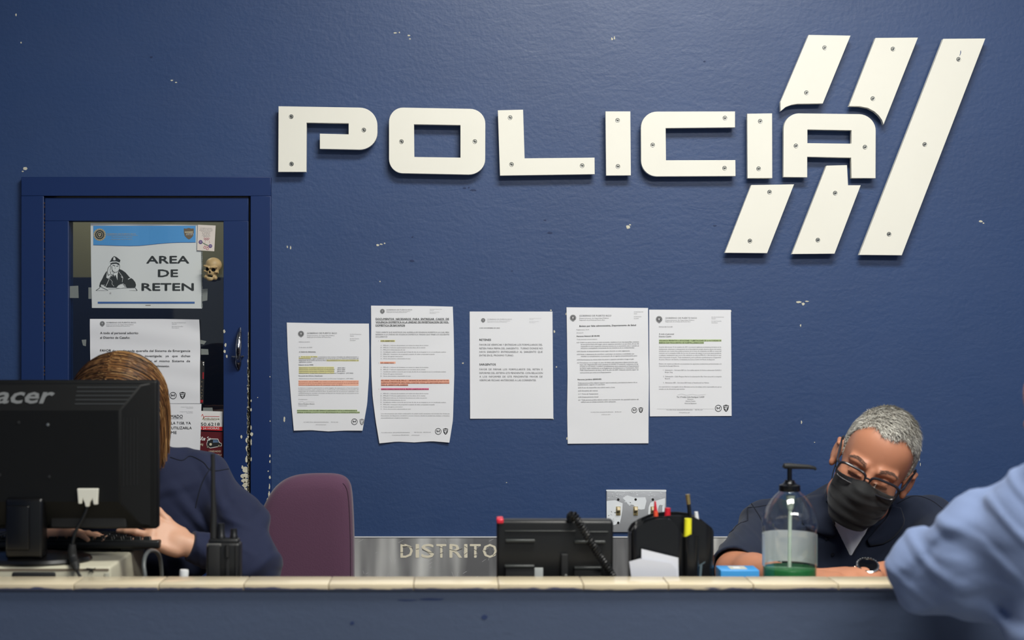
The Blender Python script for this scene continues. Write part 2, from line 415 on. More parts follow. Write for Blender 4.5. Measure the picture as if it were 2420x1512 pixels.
# dark gap backing and hinges
mb = MB(); R(103.2, 463.2, 106, botl, .0, .03, mb); R(587, 463.2, 591.8, botl, .0, .03, mb)
mb.build('door_gap', M_DARK, frame, smooth=False)
pp = []
random.seed(11)
for i in range(150):                         # worn paint down the latch edge
    y = 790 + 390 * (i / 150) ** .9
    w = .8 + 2.4 * random.random() * (y > 850)
    if random.random() < .82: pp.append(blob(587 - w * .25, y, w, 4 + 7 * random.random(), 9, .65))
for y, w in ((1040, 4), (1060, 4), (1085, 5), (1110, 9), (1125, 12), (1135, 11), (1145, 9), (1158, 7), (1168, 5), (1180, 3)):
    pp.append(blob(587 - w * .8, y, w, 9, 11, .5))
for x, y in ((530, 783), (533, 815), (531, 830), (536, 842), (571, 1032), (573, 1103)): pp.append(blob(x, y, 3, 5))
leafchips = chips('chipped_edge', pp, YL, M_CHIP, leaf); leafchips['kind'] = 'stuff'
pp = [blob(x, y, w, h) for x, y, w, h in ((593.5, 947, 1.5, 4), (593.5, 968, 2, 5), (593.5, 1010, 2, 7), (595, 1026, 4, 6), (593.5, 1045, 2, 9), (593.5, 1085, 2, 6), (609, 939, 1.5, 1.5), (638, 890, 1.5, 2), (638.5, 995, 1.5, 2),
     (638, 1077, 2, 4), (638, 1090, 2, 4), (634, 1113, 2, 2), (638, 1128, 3, 5), (637, 1150, 2, 9), (636, 1168, 2.5, 9), (633, 1180, 3, 5), (622, 1203, 8, 6), (615, 1207, 8, 5), (617, 1216, 5, 8))]
chips('chipped_edge', pp, YF, M_CHIP, frame)['kind'] = 'stuff'
chips('flaking_hinge_line', [blob(104.5 + random.random(), 480 + i * 9, 1.6, 3 + 2 * random.random(), 8, .6) for i in range(46) if random.random() > .3], YF, M_RUST, frame)['kind'] = 'stuff'
# handle: thumb-latch pull
hb = MB(); M_HANDLE = mat('worn_chrome_with_blue_paint', (170, 172, 176), rough=.22, metal=1, bump=.6, bscale=90, bdist=.003)
def hp(px, py, y): return W(px, py, y=y)
pts = [hp(567, 776, -.012), hp(566, 786, -.03), hp(565, 800, -.045), hp(563.5, 820, -.052), hp(563, 838, -.046), hp(563, 850, -.028), hp(563, 858, -.012)]
hb.tube(pts, [.0035, .005, .0065, .0075, .0065, .006, .005], 12)
hb.tube([hp(563, 842, -.018), hp(563, 860, -.016), hp(564, 872, -.012)], [.0075, .0085, .004], 12)
hb.tube([hp(548, 842, -.014), hp(563, 843, -.024), hp(576, 842, -.014)], [.002, .004, .002], 8)
hb.build('door_handle', M_HANDLE, leaf)
settle(door)

# counter: half wall, tile cap, inner desk
YC0, YC1 = 2.655 - 3.69, 2.735 - 3.69        # front / back of the tile cap
ZCAP = ZC - .485
cxr = X1
mb = MB().box((X0, YC0 + .008, 0), (cxr, YC1 - .004, ZCAP - .012))
cw = struct(mb.build('wall_counter', M_COUNTER, smooth=False))
yf_ = YC0 + .008
chips('dark_dents', [blob(*q_) for q_ in ((833, 1472, 8, 6), (1145, 1458, 9, 7), (1020, 1416, 40, 3), (960, 1418, 30, 2))], yf_, M_DENT, cw, .0006)['kind'] = 'stuff'
# tile trim
M_TILEFRONT = mat('painted_over_tile_edge', (196, 182, 156), rough=.4)
nt = M_TILEFRONT.node_tree; n = nt.nodes; l = nt.links
tc = n.new('ShaderNodeTexCoord'); mp = n.new('ShaderNodeMapping'); mp.inputs['Scale'].default_value = (14, 14, 60)
nz = n.new('ShaderNodeTexNoise'); nz.inputs['Scale'].default_value = 1; nz.inputs['Detail'].default_value = 6
sx = n.new('ShaderNodeSeparateXYZ'); ma = n.new('ShaderNodeMapRange')
ma.inputs['From Min'].default_value = ZCAP - .0125; ma.inputs['From Max'].default_value = ZCAP - .001
ma.inputs['To Min'].default_value = .78; ma.inputs['To Max'].default_value = .12
th = n.new('ShaderNodeMath'); th.operation = 'SUBTRACT'
cr = n.new('ShaderNodeValToRGB'); cr.color_ramp.elements[0].position = .46; cr.color_ramp.elements[1].position = .54
cr.color_ramp.elements[0].color = (0, 0, 0, 1); cr.color_ramp.elements[1].color = (1, 1, 1, 1)
ad = n.new('ShaderNodeMath'); ad.operation = 'ADD'; ad.inputs[1].default_value = .5
mx = n.new('ShaderNodeMix'); mx.data_type = 'RGBA'
mx.inputs[6].default_value = (*lin((205, 190, 160)), 1); mx.inputs[7].default_value = (*lin((66, 70, 98)), 1)
l.new(tc.outputs['Object'], mp.inputs['Vector']); l.new(mp.outputs['Vector'], nz.inputs['Vector']); l.new(tc.outputs['Object'], sx.inputs['Vector'])
l.new(sx.outputs['Z'], ma.inputs['Value']); l.new(ma.outputs['Result'], th.inputs[0]); l.new(nz.outputs['Fac'], th.inputs[1])
l.new(th.outputs[0], ad.inputs[0]); l.new(ad.outputs[0], cr.inputs['Fac']); l.new(cr.outputs['Color'], mx.inputs['Factor']); l.new(mx.outputs[2], n['Principled BSDF'].inputs['Base Color'])
mb = MB(); pitch = 195 * 2.735 / F_PX; xs = W(1175, 0, d=2.735).x
mb.box((X0, YC0 + .004, ZCAP - .012), (cxr, YC1, ZCAP - .0012), 1)
k = -12
while xs + k * pitch < cxr:
    a, b = max(X0, xs + k * pitch + .0008), min(cxr, xs + (k + 1) * pitch - .0008)
    if b > a:
        mb.rbox((a, YC0, ZCAP - .0115), (b, YC1 + .001, ZCAP), .0014, 0, None, 2)
    k += 1
tr = mb.build('trim_1', [M_TILE, M_GROUT, M_TILEFRONT], smooth=True)
for p in tr.data.polygons:
    if p.normal.y < -.5 and p.material_index == 0: p.material_index = 2
struct(tr)
ZD = ZC - .556
M_DESK = mat('brown_desk_laminate', (96, 74, 56), rough=.45, var=.15, vscale=4)
mb = MB(); mb.rbox((X0 + .02, YC1 + .004, ZD - .03), (cxr - .02, CAM_Y + 3.045, ZD), .003)
root = thing('desk', 'long brown desk behind the tiled counter wall', 'desk', (.3, -.65, 0))
mb.build('desktop', M_DESK, root)
for x in (X0 + .05, -.04, .48, 1.5, cxr - .09):
    slab('leg', (x, YC1 + .03, 0), (x + .04, -.70, ZD - .03), M_DESK, root)
settle(root)

# lamps in the ceiling, real fixtures
M_DIFF = bpy.data.materials.new('lamp_diffuser'); M_DIFF.use_nodes = True
b = M_DIFF.node_tree.nodes['Principled BSDF']; b.inputs['Base Color'].default_value = (.9, .9, .86, 1)
b.inputs['Emission Color'].default_value = (1, .98, .92, 1); b.inputs['Emission Strength'].default_value = 4
for (x, y, z), lab in ((LAMP_DESK, 'white ceiling light panel above the desk'), (LAMP_LOBBY, 'white ceiling light panel above the lobby')):
    r = thing('ceiling_light', lab, 'ceiling light', (x, y, z), 'ceiling light panels')
    r.scale.x = 1.8 if y < -3 else 1.0
    m1 = MB().box((-.66, -.34, -.02), (.66, -.3, 0)).box((-.66, .3, -.02), (.66, .34, 0)).box((-.66, -.3, -.02), (-.62, .3, 0)).box((.62, -.3, -.02), (.66, .3, 0)).build('fixture_frame', M_WHITE, r, smooth=False)
    m2 = MB().box((-.62, -.3, -.012), (.62, .3, -.004)).build('diffuser', M_DIFF, r, smooth=False)

# ------------------------------------------------------------------ the sign: seven letters, five stripes, each screwed to the wall on its own
TH = .014
def za(pts, ox, oy, s): return [(ox + x / s, oy + y / s) for x, y in pts]
A4 = lambda p: za(p, 640, 220, 3.1026)
A5 = lambda p: za(p, 1400, 60, 2.3725)
def make_sign(name, polys, screws, label, cat, group):
    front = -.028
    w = W(*polys[0][0], y=0); r = thing(name, label, cat, (sum(W(x, y, y=0).x for x, y in polys[0]) / len(polys[0]), 0, min(W(x, y, y=0).z for x, y in polys[0])), group)
    curve_plate(cat + '_plate', polys, front, TH, M_LETTER, r)
    for sx_, sy_ in screws:
        c = W(sx_, sy_, y=front)
        MB().tube([(c.x, front + TH - .001, c.z), (c.x, .0005, c.z)], .006, 14).build('spacer', M_SCREW, r)
        mb = MB(); Mx = Matrix.Translation((c.x, front, c.z)) @ Matrix.Rotation(math.pi / 2, 4, 'X')
        mb.lathe([(.0058, -.0004), (.0058, .0006), (.0052, .0012), (.0036, .0010), (.0034, .0016), (.0001, .0019)], 20, 0, Mx)
        a = random.random()
        for t in (a, a + math.pi / 2):
            mb.box((-.0026, -.0006, .0012), (.0026, .0006, .0021), 1, Mx @ Matrix.Rotation(t, 4, 'Z'))
        mb.build('screw', [M_SCREW, M_DARK], r)
    settle(r); return r
g = 'screwed-on letters of the POLICIA sign'
P = A4([(56, 96), (650, 106)] + arc(650, 236, 131, 130, -80, 0, 10) + arc(650, 290, 131, 125, 0, 90, 10) + [(359, 409), (359, 297), (570, 302), (570, 222), (262, 217), (260, 578), (54, 578)])
make_sign('sign_letter', [P], A4([(150, 172), (682, 270), (152, 519)]), 'big cream letter P, the first of the wall sign', 'letter', g)
O = A4(arc(968, 212, 102, 106, 180, 270, 9) + arc(1460, 225, 113, 110, -90, 0, 9) + arc(1450, 485, 122, 113, 0, 90, 9) + arc(968, 482, 102, 106, 90, 180, 9))
make_sign('sign_letter', [O, A4([(1050, 229), (1052, 468), (1390, 473), (1390, 235)])], A4([(958, 355), (1496, 354)]), 'big cream letter O with a rectangular hole, second in the wall sign', 'letter', g)
make_sign('sign_letter', [A4([(1664, 126), (1850, 121), (1861, 478), (2374, 473), (2375, 595), (1680, 605)])], A4([(1755, 179), (1765, 522), (2283, 531)]), 'big cream letter L, third in the wall sign', 'letter', g)
make_sign('sign_letter', [A5([(73, 482), (213, 482), (216, 841), (77, 842)])], A5([(141, 532), (143, 790)]), 'big cream letter I between the L and the C', 'letter', g)
C_ = A5([(800, 482), (380, 483)] + arc(362, 575, 90, 92, -90, -180, 9) + arc(362, 758, 89, 89, 180, 90, 9) + [(803, 845), (802, 755), (413, 756), (411, 576), (800, 572)])
make_sign('sign_letter', [C_], A5([(743, 519), (338, 670), (741, 800)]), 'big cream letter C opening to the right', 'letter', g)
make_sign('sign_letter', [A5([(868, 495), (1008, 493), (1009, 856), (870, 857)])], A5([(941, 537), (932, 803)]), 'big cream letter I between the C and the A', 'letter', g)
A_ = A5([(1071, 850), (1205, 852), (1205, 737), (1451, 742), (1453, 856), (1588, 857)] + arc(1492, 590, 97, 93, 0, -86, 9) + arc(1158, 582, 86, 89, -92, -180, 9))
make_sign('sign_letter', [A_, A5([(1206, 584), (1206, 660), (1453, 663), (1453, 588)])], A5([(1141, 675), (1528, 682)]), 'big cream letter A, the last of the wall sign', 'letter', g)
g = 'slanted cream stripes round the letter A'
make_sign('sign_stripe', [A5([(1213, 53), (1448, 57), (1292, 438), (1150, 440), (1118, 445), (1085, 457), (1055, 482), (1054, 430)])], A5([(1302, 125), (1200, 377)]), 'slanted cream stripe with concave foot, above the left of letter A', 'stripe', g)
make_sign('sign_stripe', [A5([(1588, 70), (1826, 68), (1633, 556), (1624, 530), (1606, 505), (1582, 483), (1545, 463), (1500, 454), (1439, 453)])], A5([(1685, 132), (1572, 410)]), 'slanted cream stripe with pointed hooked foot, above the right of letter A', 'stripe', g)
s3 = make_sign('sign_stripe', [A5([(1968, 75), (2204, 73), (1735, 1289), (1496, 1287)])], A5([(2053, 190), (1863, 667), (1663, 1170)]), 'longest slanted cream stripe, right of letter A, full height of the sign', 'stripe', g)
make_sign('sign_stripe', [A5([(891, 895), (1131, 891), (980, 1277), (743, 1275)])], A5([(993, 934), (883, 1208)]), 'slanted cream stripe below the second letter I', 'stripe', g)
make_sign('sign_stripe', [A5([(1313, 786), (1428, 783), (1434, 896), (1505, 896), (1358, 1280), (1119, 1282)])], A5([(1361, 940), (1264, 1203)]), 'slanted cream stripe with a notched top between the legs of letter A', 'stripe', g)
mb = MB(); fr = -.0282
q = [W(x, y, y=fr) for x, y in A5([(2063, 141), (2066, 142), (2067, 152), (2065, 160), (2060, 170), (2058, 169), (2062, 158)])]
mb.prism([(v.x, v.z) for v in q], fr - .0003, fr + .0003); o = mb.build('ink_mark', mat('blue_ink_mark', (70, 90, 130)), s3, smooth=False); o.matrix_parent_inverse = Matrix.Translation(-s3.location)

# ------------------------------------------------------------------ sheets of paper
def sheet(name, left, right, top, bottom, surf, m, label, cat, plane_y=0, nx=18, ny=26, th=.0003, group=None):
    """left/right: edge x for rows t=0..1, top/bottom: edge y for columns s=0..1; all in photo pixels"""
    def ip(a, t):
        if not isinstance(a, (list, tuple)): return a
        x = t * (len(a) - 1); i = min(int(x), len(a) - 2); return a[i] + (a[i + 1] - a[i]) * (x - i)
    v = []; f = []
    for j in range(ny + 1):
        t = j / ny
        for i in range(nx + 1):
            s = i / nx; px = ip(left, t) * (1 - s) + ip(right, t) * s; py = ip(top, s) * (1 - t) + ip(bottom, s) * t
            w = W(px, py, y=plane_y); v.append((w.x, surf(px, py), w.z))
    for j in range(ny):
        for i in range(nx):
            a = j * (nx + 1) + i; f.append((a, a + nx + 1, a + nx + 2, a + 1))
    w = W((ip(left, 1) + ip(right, 1)) / 2, ip(bottom, .5), y=plane_y)
    r = thing(name, label, cat, w, group)
    o = link_mesh('paper_sheet', v, f, m, r, None, True, 180)
    md = o.modifiers.new('thickness', 'SOLIDIFY'); md.thickness = th; md.offset = -1; es = o.modifiers.new('crisp_edges', 'EDGE_SPLIT'); es.split_angle = math.radians(40)
    return r
MI = [M_INK, M_GREY, M_PALE, M_ORANGE, M_PINK, M_YEL, M_GRN, M_REDINK, M_PAPER]
INK, GREY, PALE, ORA, PNK, YEL, GRN, RED, PAP = range(9)
def header(p, cx, cy, r, tx0, tx1, ty, rx0, rx1, ry, pal=GREY, h=9, skew=0, ink=INK):
    p.seal(cx, cy, r, ink, PAP)
    p.text(tx0, tx1, ty, h, 'GOBIERNO DE PUERTO RICO', pal, 0, skew)
    p.text(tx0, tx0 + (tx1 - tx0) * .92, ty + h * 1.35, h * .6, 'Departamento de Seguridad P\u00fablica', pal, 0, skew)
    p.text(tx0, tx0 + (tx1 - tx0) * .8, ty + h * 2.45, h * .6, 'Negociado de la Polic\u00eda de Puerto Rico', pal, 0, skew)
    p.layer = 'officials_names'
    for k, (a, t) in enumerate(((1, 'Hon. Pedro R. Pierluisi Urrutia'), (.35, 'Gobernador'), (.8, 'Hon. Alexis Torres R\u00edos'), (.5, 'Secretario'))):
        p.text(rx0, rx0 + (rx1 - rx0) * a, ry + [0, 10, 26, 36][k] * h / 9, h * .55, t, pal, 0, skew)
    p.layer = None

# notice 1: highlighted memo, curled, lowest at the left
def s1(px, py):
    u = (px - 775) / 97; t = (py - 763) / 255
    return -.0022 - .006 * max(0, t - .2) ** 2 * u * u - .0012 * abs(math.sin(px * .045 + py * .02)) * .6
r = sheet('notice_paper', [678, 680, 684, 689, 695], [872, 873, 872, 868, 857], [762, 764, 764.5], [1017, 1016, 1019, 1017, 1017], s1, M_PAPER,
          'white memo with yellow, orange and green highlighting, leftmost notice on the blue wall', 'notice')
Z = lambda x, y: (660 + x / 4.2, 700 + y / 4.2)
p = Print(s1, 0, Z)
header(p, 217, 372, 30, 278, 574, 372, 703, 815, 380, GREY, 15)
def tl(x0, x1, y, h, t, mi=GREY, b=0, skew=0): p.text(x0, x1, y + h * .5, h, t, mi, b, skew)
tl(197, 305, 452, 9, 'NMCA-I-22-0312'); tl(197, 328, 506, 9, '12 de enero de 2022'); tl(197, 365, 551, 11, 'A TODO EL PERSONAL', INK, .005)
p.rect(215, 592, 380, 607, YEL); p.rect(195, 607, 312, 622, YEL); p.rect(470, 628, 790, 645, YEL)
for y, t, x1 in ((600, 'El 10 de enero de 2022, comenzaron los cursos virtuales de adiestramiento y', 788), (617, 'readiestramiento seg\u00fan establecido en el Acuerdo para la Reforma Sostenible del', 788),
                 (634, 'Negociado de la Polic\u00eda de Puerto Rico. Recomendamos los cursos para completar los', 788), (650, 'siguientes cursos:', 325)): tl(197, x1, y, 10, t, GREY, .01)
tl(195, 340, 679, 10, 'Relaci\u00f3n de los MPPR', INK, .005)
p.rect(195, 698, 545, 768, YEL)
for y, t, x1 in ((708, 'Adiestramiento Virtual Sobre Interacci\u00f3n con Arrestados         (REVE 3081)', 655), (725, 'Adiestramiento Virtual Sobre Personas con Discapacidad      (REVE 3084)', 655), (743, 'Adiestramiento Virtual Sobre el Manejo de la Evidencia      (REVE 3051)', 655),
                 (760, 'Adiestramiento Virtual Sobre Interacci\u00f3n con Personas Transg\u00e9nero  (ITP 3082)', 735)): tl(195, x1, y, 9, t, GREY, .012)
tl(195, 432, 788, 10, 'Personal de Oficina Clasificado', INK, .003); tl(195, 737, 815, 9, 'Adiestramiento Virtual Sobre Interacci\u00f3n con Personas Transg\u00e9nero  (ITP 3082)')
p.rect(192, 833, 788, 888, ORA)
for y, t, x1 in ((845, 'Recordamos que el MPPR, que realice el adiestramiento de 1 a 3 horas para el', 786), (862, 'personal en turno de patrullaje y supervisores para compartir de la aprobaci\u00f3n del', 786), (879, 'mismo a la Academia antes de completar antes de 2022.', 630)): tl(195, x1, y, 9, t, RED, .0)
for i, (t, x1) in enumerate((('La lectura y continua capacitaci\u00f3n es pieza angular de capacitaci\u00f3n a Puertorriquen\u00edn', 788), ('readiestramiento seg\u00fan establecido en el Acuerdo para la Reforma Sostenible del', 788), ('Negociado de la Polic\u00eda de Puerto Rico. El desarrollo de los procesos optimizar a los', 788),
                             ('readiestramiento, pueden consultar al Manual de manejo que se encuentra en la', 788), ('plataforma de Polic\u00eda Asistente.', 395))): tl(192, x1, 908 + i * 17.5, 9, t, GREY)
tl(192, 283, 1021, 8, 'Cordialmente,'); p.stroke([(192, 1050), (230, 1040), (250, 1052), (290, 1045), (350, 1048)], 1.5, PALE)
tl(192, 350, 1066, 11, 'Henry Escalera Rivera', INK); tl(192, 278, 1084, 8, 'Comisionado')
p.rect(178, 1124, 775, 1140, GRN); p.rect(178, 1142, 800, 1160, GRN)
tl(178, 772, 1132, 11, 'FAVOR DE REPASAR, CADA UNO DEBE TERMINAR SU ADIESTRAMIENTO VIRTUAL SU RESPONSABILIDAD ES', INK, .012); tl(178, 798, 1151, 11, 'TERMINAR DE REPASAR LOS ESTATUTOS PARA SER ENTREGADO EN LA OFICINA DE ADMINISTRACION', INK, .012)
tl(245, 585, 1247, 8, 'P.O. BOX 70166  SAN JUAN PR 00936-8166      787.793.1234', GREY); tl(362, 468, 1271, 8, 'www.policia.pr.gov', GREY)
p.bird_badge(747, 1243, 31, INK); p.shield(821, 1245, 46, 64, GREY, PAP)
p.build(MI, r, cuts=(800, 985)); settle(r)

# notice 2: legal size with underlined heading
def s2(px, py):
    t = (py - 722) / 322; u = (px - 973) / 97
    return -.0022 - .007 * max(0, t - .1) ** 2 * u * u - .001 * abs(math.sin(py * .03 + px * .01))
r = sheet('notice_paper', [877, 877.5, 877, 878, 881, 888, 897], [1070, 1072, 1073, 1073.5, 1072, 1070.5, 1062], [722, 722.5, 723, 724.5], [1047, 1043, 1045, 1042, 1045], s2, M_PAPER,
          'tall white notice headed DOCUMENTOS NECESARIOS with red and pink highlighted lines', 'notice')
p = Print(s2, 0, Z)
header(p, 1024, 148, 23, 1065, 1320, 138, 1495, 1612, 130, GREY, 10)
for y, t, x1 in ((224, 'DOCUMENTOS  NECESARIOS  PARA  ENTREGAR  CASOS  DE', 1684), (255, 'VIOLENCIA DOMESTICA A LA UNIDAD DE INVESTIGACION DE VIOL.', 1684), (287, 'DOMESTICA DE BAYAMON', 1248)):
    tl(958, x1, y, 19, t, INK, .012); p.rect(958, y + 12, x1, y + 14, INK)
for y, t, x1 in ((356, 'TODO AGENTE QUE INVESTIGUE UNA QUERELLA DE VIOLENCIA DOMESTICA LA CUAL SERA', 1686), (378, 'REFERIDA A LA UNIDAD DE VIOLENCIA DOMESTICA TENDRA QUE TENER LOS SIGUIENTES', 1688), (401, 'DOCUMENTOS:', 1075)): tl(958, x1, y, 13, t)
p.rect(1005, 433, 1150, 452, YEL); tl(985, 992, 442, 11, '1.'); tl(1007, 1143, 442, 12, 'CON ARRESTADO', INK, .02)
LA = [('A', 'PPR-621.1 Informe de Incidente con todos los datos de la victima', 1480), ('B', 'PPR-621.7 Informe suplementario con los datos de la victima', 1450), ('C', 'PPR-615.4 Advertencias de Ley', 1250),
      ('D', 'Certificado m\u00e9dico recuerde que la hoja de alta de un hospital no es un certificado m\u00e9dico', 1655), ('E', 'PPR-636.1 Inventario de propiedad ocupada de haber propiedad ocupada', 1542), ('F', 'Notas del agente interventor', 1228), ('G', 'Otros documentos relacionados al caso', 1303)]
for i, (a, t, x1) in enumerate(LA): y = 486 + i * 21.8; tl(1008, 1016, y, 10, a); tl(1033, x1, y, 10, t)
p.rect(1000, 648, 1155, 668, ORA); tl(985, 992, 660, 11, '2.'); tl(1008, 1138, 660, 12, 'SIN ARRESTADO', RED, .01)
LB = [LA[0], LA[1], ('C', LA[3][1], 1655), ('D', LA[5][1], 1225), ('E', LA[6][1], 1305)]
for i, (a, t, x1) in enumerate(LB): y = 703 + i * 21.8; tl(1008, 1016, y, 10, a); tl(1033, x1, y, 10, t)
p.rect(1010, 825, 1688, 868, ORA); p.rect(1010, 870, 1280, 888, ORA)
for y, t, x1 in ((834, 'RECUERDE, TANTO EN EL PPR-621.1 INFORME DE INCIDENTE, COMO EN LAS NOTAS DEL', 1685), (857, 'AGENTE INTERVENTOR SERA PARA CONSTAR TODAS LAS GESTIONES REALIZADAS', 1688), (879, 'PARA EL ARRESTO DEL AGRESOR', 1278)):
    tl(1012, x1, y, 13, t, RED, .01); p.rect(1012, y + 8, x1, y + 9.5, RED)
p.rect(1010, 910, 1485, 930, PNK); tl(987, 993, 920, 11, '3.', RED); tl(1012, 1483, 920, 12, 'CASOS CONSULTADOS POR EL PROPIO AGENTE EN FISCALIA', RED, .02); p.rect(1012, 927, 1483, 929, RED)
LC = [LA[0], LA[1], ('C', 'PPR-622.2 Informe de Violencia Dom\u00e9stica en todas sus partes', 1465), ('D', LA[2][1], 1255), ('E', LA[3][1], 1655), ('F', LA[4][1], 1542), ('G', LA[5][1], 1228), ('H', LA[6][1], 1305)]
for i, (a, t, x1) in enumerate(LC): y = 963 + i * 21.9; tl(1008, 1016, y, 10, a); tl(1033, x1, y, 10, t)
for y, t, x1 in ((1162, 'Los documentos que est\u00e1n redactados en papel ser\u00e1n enviados a la Unidad de Violencia', 1690), (1183, 'Dom\u00e9stica de Bayam\u00f3n mediante correo interno desde la unidad de trabajo o llevados', 1690), (1204, 'personalmente por el agente interventor.', 1288)): tl(1012, x1, y, 10, t)
tl(1015, 1295, 1350, 8, 'P.O. BOX 70166  SAN JUAN PR 00936-8166'); tl(1340, 1505, 1348, 8, '787.793.1234   787.793.1235'); tl(1120, 1395, 1375, 8, 'Comandancia 787.269.2424      policia.pr.gov')
p.bird_badge(1578, 1339, 32, INK); p.shield(1651, 1338, 50, 64, INK, PAP)
p.build(MI, r, cuts=(745, 1018)); settle(r)

# notice 3
def s3f(px, py): return -.0016 - .002 * max(0, (py - 900) / 90) * abs((px - 1208) / 98) ** 3
r = sheet('notice_paper', [1110, 1110.5, 1111], [1305.5, 1306.5, 1307.5], [736, 736], [989, 989], s3f, M_PAPER, 'flat white notice with RETENES and SARGENTOS paragraphs and wide empty foot', 'notice')
Z7 = lambda x, y: (1090 + x / 3.612, 700 + y / 3.612)
p = Print(s3f, 0, Z7)
header(p, 187, 204, 18, 222, 432, 199, 582, 682, 190, PALE, 9)
tl(155, 329, 270, 9, '4 DE NOVIEMBRE DE 2020', INK)
tl(155, 254, 370, 17, 'RETENES', INK, .005); tl(155, 295, 580, 17, 'SARGENTOS', INK, .005)
for y, t, x1 in ((412, 'FAVOR DE VERIFICAR Y ENTREGAR LOS FORMULARIOS DEL', 694), (443, 'RETEN PARA FIRMA DEL SARGENTO.  TURNO DONDE NO', 696), (473, 'HAYA  SARGENTO  ENTREGARSELO  AL  SARGENTO  QUE', 694), (503, 'ENTRE EN EL PROXIMO TURNO.', 448),
                 (622, 'FAVOR  DE  FIRMAR  LOS  FORMULARIOS  DEL  RETEN  E', 694), (653, 'INFORMES DEL SISTEMA GTE PENDIENTES. CON RELACION', 696), (684, 'A  LOS  INFORMES  DE  GTE  PENDIENTES  FAVOR  DE', 694), (715, 'VERIFICAR FECHAS ANTERIORES A LAS CORRIENTES.', 640)): tl(155, x1, y, 15, t)
p.build(MI, r, cuts=(765, 2000)); settle(r)

# notice 4: legal size, text slightly tilted
def s4(px, py):
    t = (py - 726) / 322
    return -.0024 - .0016 * abs(math.sin(t * 6 + 1)) * abs((px - 1436) / 97) ** 2 - .0015 * max(0, t - .8)
r = sheet('notice_paper', [1338.5, 1340, 1341, 1340, 1341.5], [1531, 1532, 1533, 1532.5, 1532], [726, 727.5], [1048, 1047], s4, M_PAPER, 'tall white notice titled Boleto por falta administrativa, blank lower third', 'notice')
p = Print(s4, 0, Z7); sk = -.012
header(p, 953, 184, 27, 1007, 1280, 172, 1473, 1552, 136, GREY, 14, -.004)
tl(1008, 1490, 253, 13, 'Boleto por falta administrativa, Departamento de Salud', INK, .02, -.018)
tl(983, 1090, 284, 8, 'Reglamento 9219'); tl(983, 1040, 311, 8, 'Art\u00edculo 8'); tl(985, 1180, 340, 11, 'Persona Natural ($100.00)', INK, .02, -.02)
tl(985, 1160, 367, 8, 'Toda persona natural deber\u00e1:', GREY, 0, -.01)
for y, x0, x1, t in ((393, 985, 1515, '6.01 Cubrir su nariz y boca en todo momento, mediante el uso de mascarillas, mientras'), (409, 1020, 1515, 'se encuentre fuera del hogar, sea en espacios cerrados o al aire libre. El uso de'), (426, 1020, 1515, 'mascarilla no ser\u00e1 requerido mientras transita en su autom\u00f3vil, solo o cuando se'),
                     (442, 1020, 1480, 'encuentre acompa\u00f1ado \u00fanicamente de los miembros de su unidad familiar.'), (469, 987, 1440, '6.02 Guardar el distanciamiento social seg\u00fan descrito en este reglamento.'), (494, 987, 1475, '6.03 Evitar y abstenerse de coordinar o participar en eventos y actividades que'),
                     (511, 1022, 1500, 'impidan su cumplimiento; el protocolo de un agente preventivamente para'), (540, 987, 1475, '6.04 Desinfectarse las manos antes de entrar a espacios cerrados y luego al salir.'), (566, 989, 1503, '6.5 Permanecer en su hogar en caso de haber sido expuesta a alguna persona que'),
                     (582, 1012, 1510, 'haya sido diagnosticada como positiva al COVID-19 evitando cualquiera de las'), (598, 1012, 1515, 'pruebas en ese listado y notificar inmediatamente de la exposici\u00f3n al Departamento'), (614, 1012, 1515, 'de Salud, seg\u00fan establecido en el Reglamento de Aislamiento y Cuarentena, N\u00fam.'),
                     (630, 1012, 1512, '7380, Departamento de Salud, del 8 de julio de 2007. Deber\u00e1n adem\u00e1s seguir las'), (650, 1014, 1280, 'instrucciones que emita en el Departamento.'), (738, 995, 1500, 'Toda persona jur\u00eddica deber\u00e1 requerir para la entrada y permanencia dentro de su'), (753, 995, 1225, 'establecimiento, negocio o lo que fuere:'),
                     (778, 997, 1312, '6.02 El uso de mascarillas que cubran nariz y boca.'), (805, 997, 1165, '6.03 Disciplina del rastreo'), (832, 999, 1168, '6.11 Toma de Temperatura'), (858, 999, 1170, '6.04 Distanciamiento Social'), (883, 999, 1512, '6.5  Toda persona jur\u00eddica deber\u00e1 cumplir con el protocolo de capacidad m\u00e1xima del'), (900, 1022, 1320, 'edificio que se trabaje tomando c\u00f3mo aplicaci\u00f3n.')):
    tl(x0, x1, y, 9, t, GREY, .004, sk)
tl(993, 1195, 709, 11, 'Persona Jur\u00eddica ($500.00)', INK, .02, -.02)
tl(1105, 1365, 988, 7, 'P.O. BOX 70166  SAN JUAN PR 00936-8166    787.793.1234', GREY, 0, sk); tl(1197, 1273, 1007, 7, 'policia.pr.gov', GREY, 0, sk)
p.bird_badge(1476, 971, 24, INK); p.shield(1532, 970, 38, 48, INK, PAP)
p.build(MI, r, cuts=(757, 960)); settle(r)

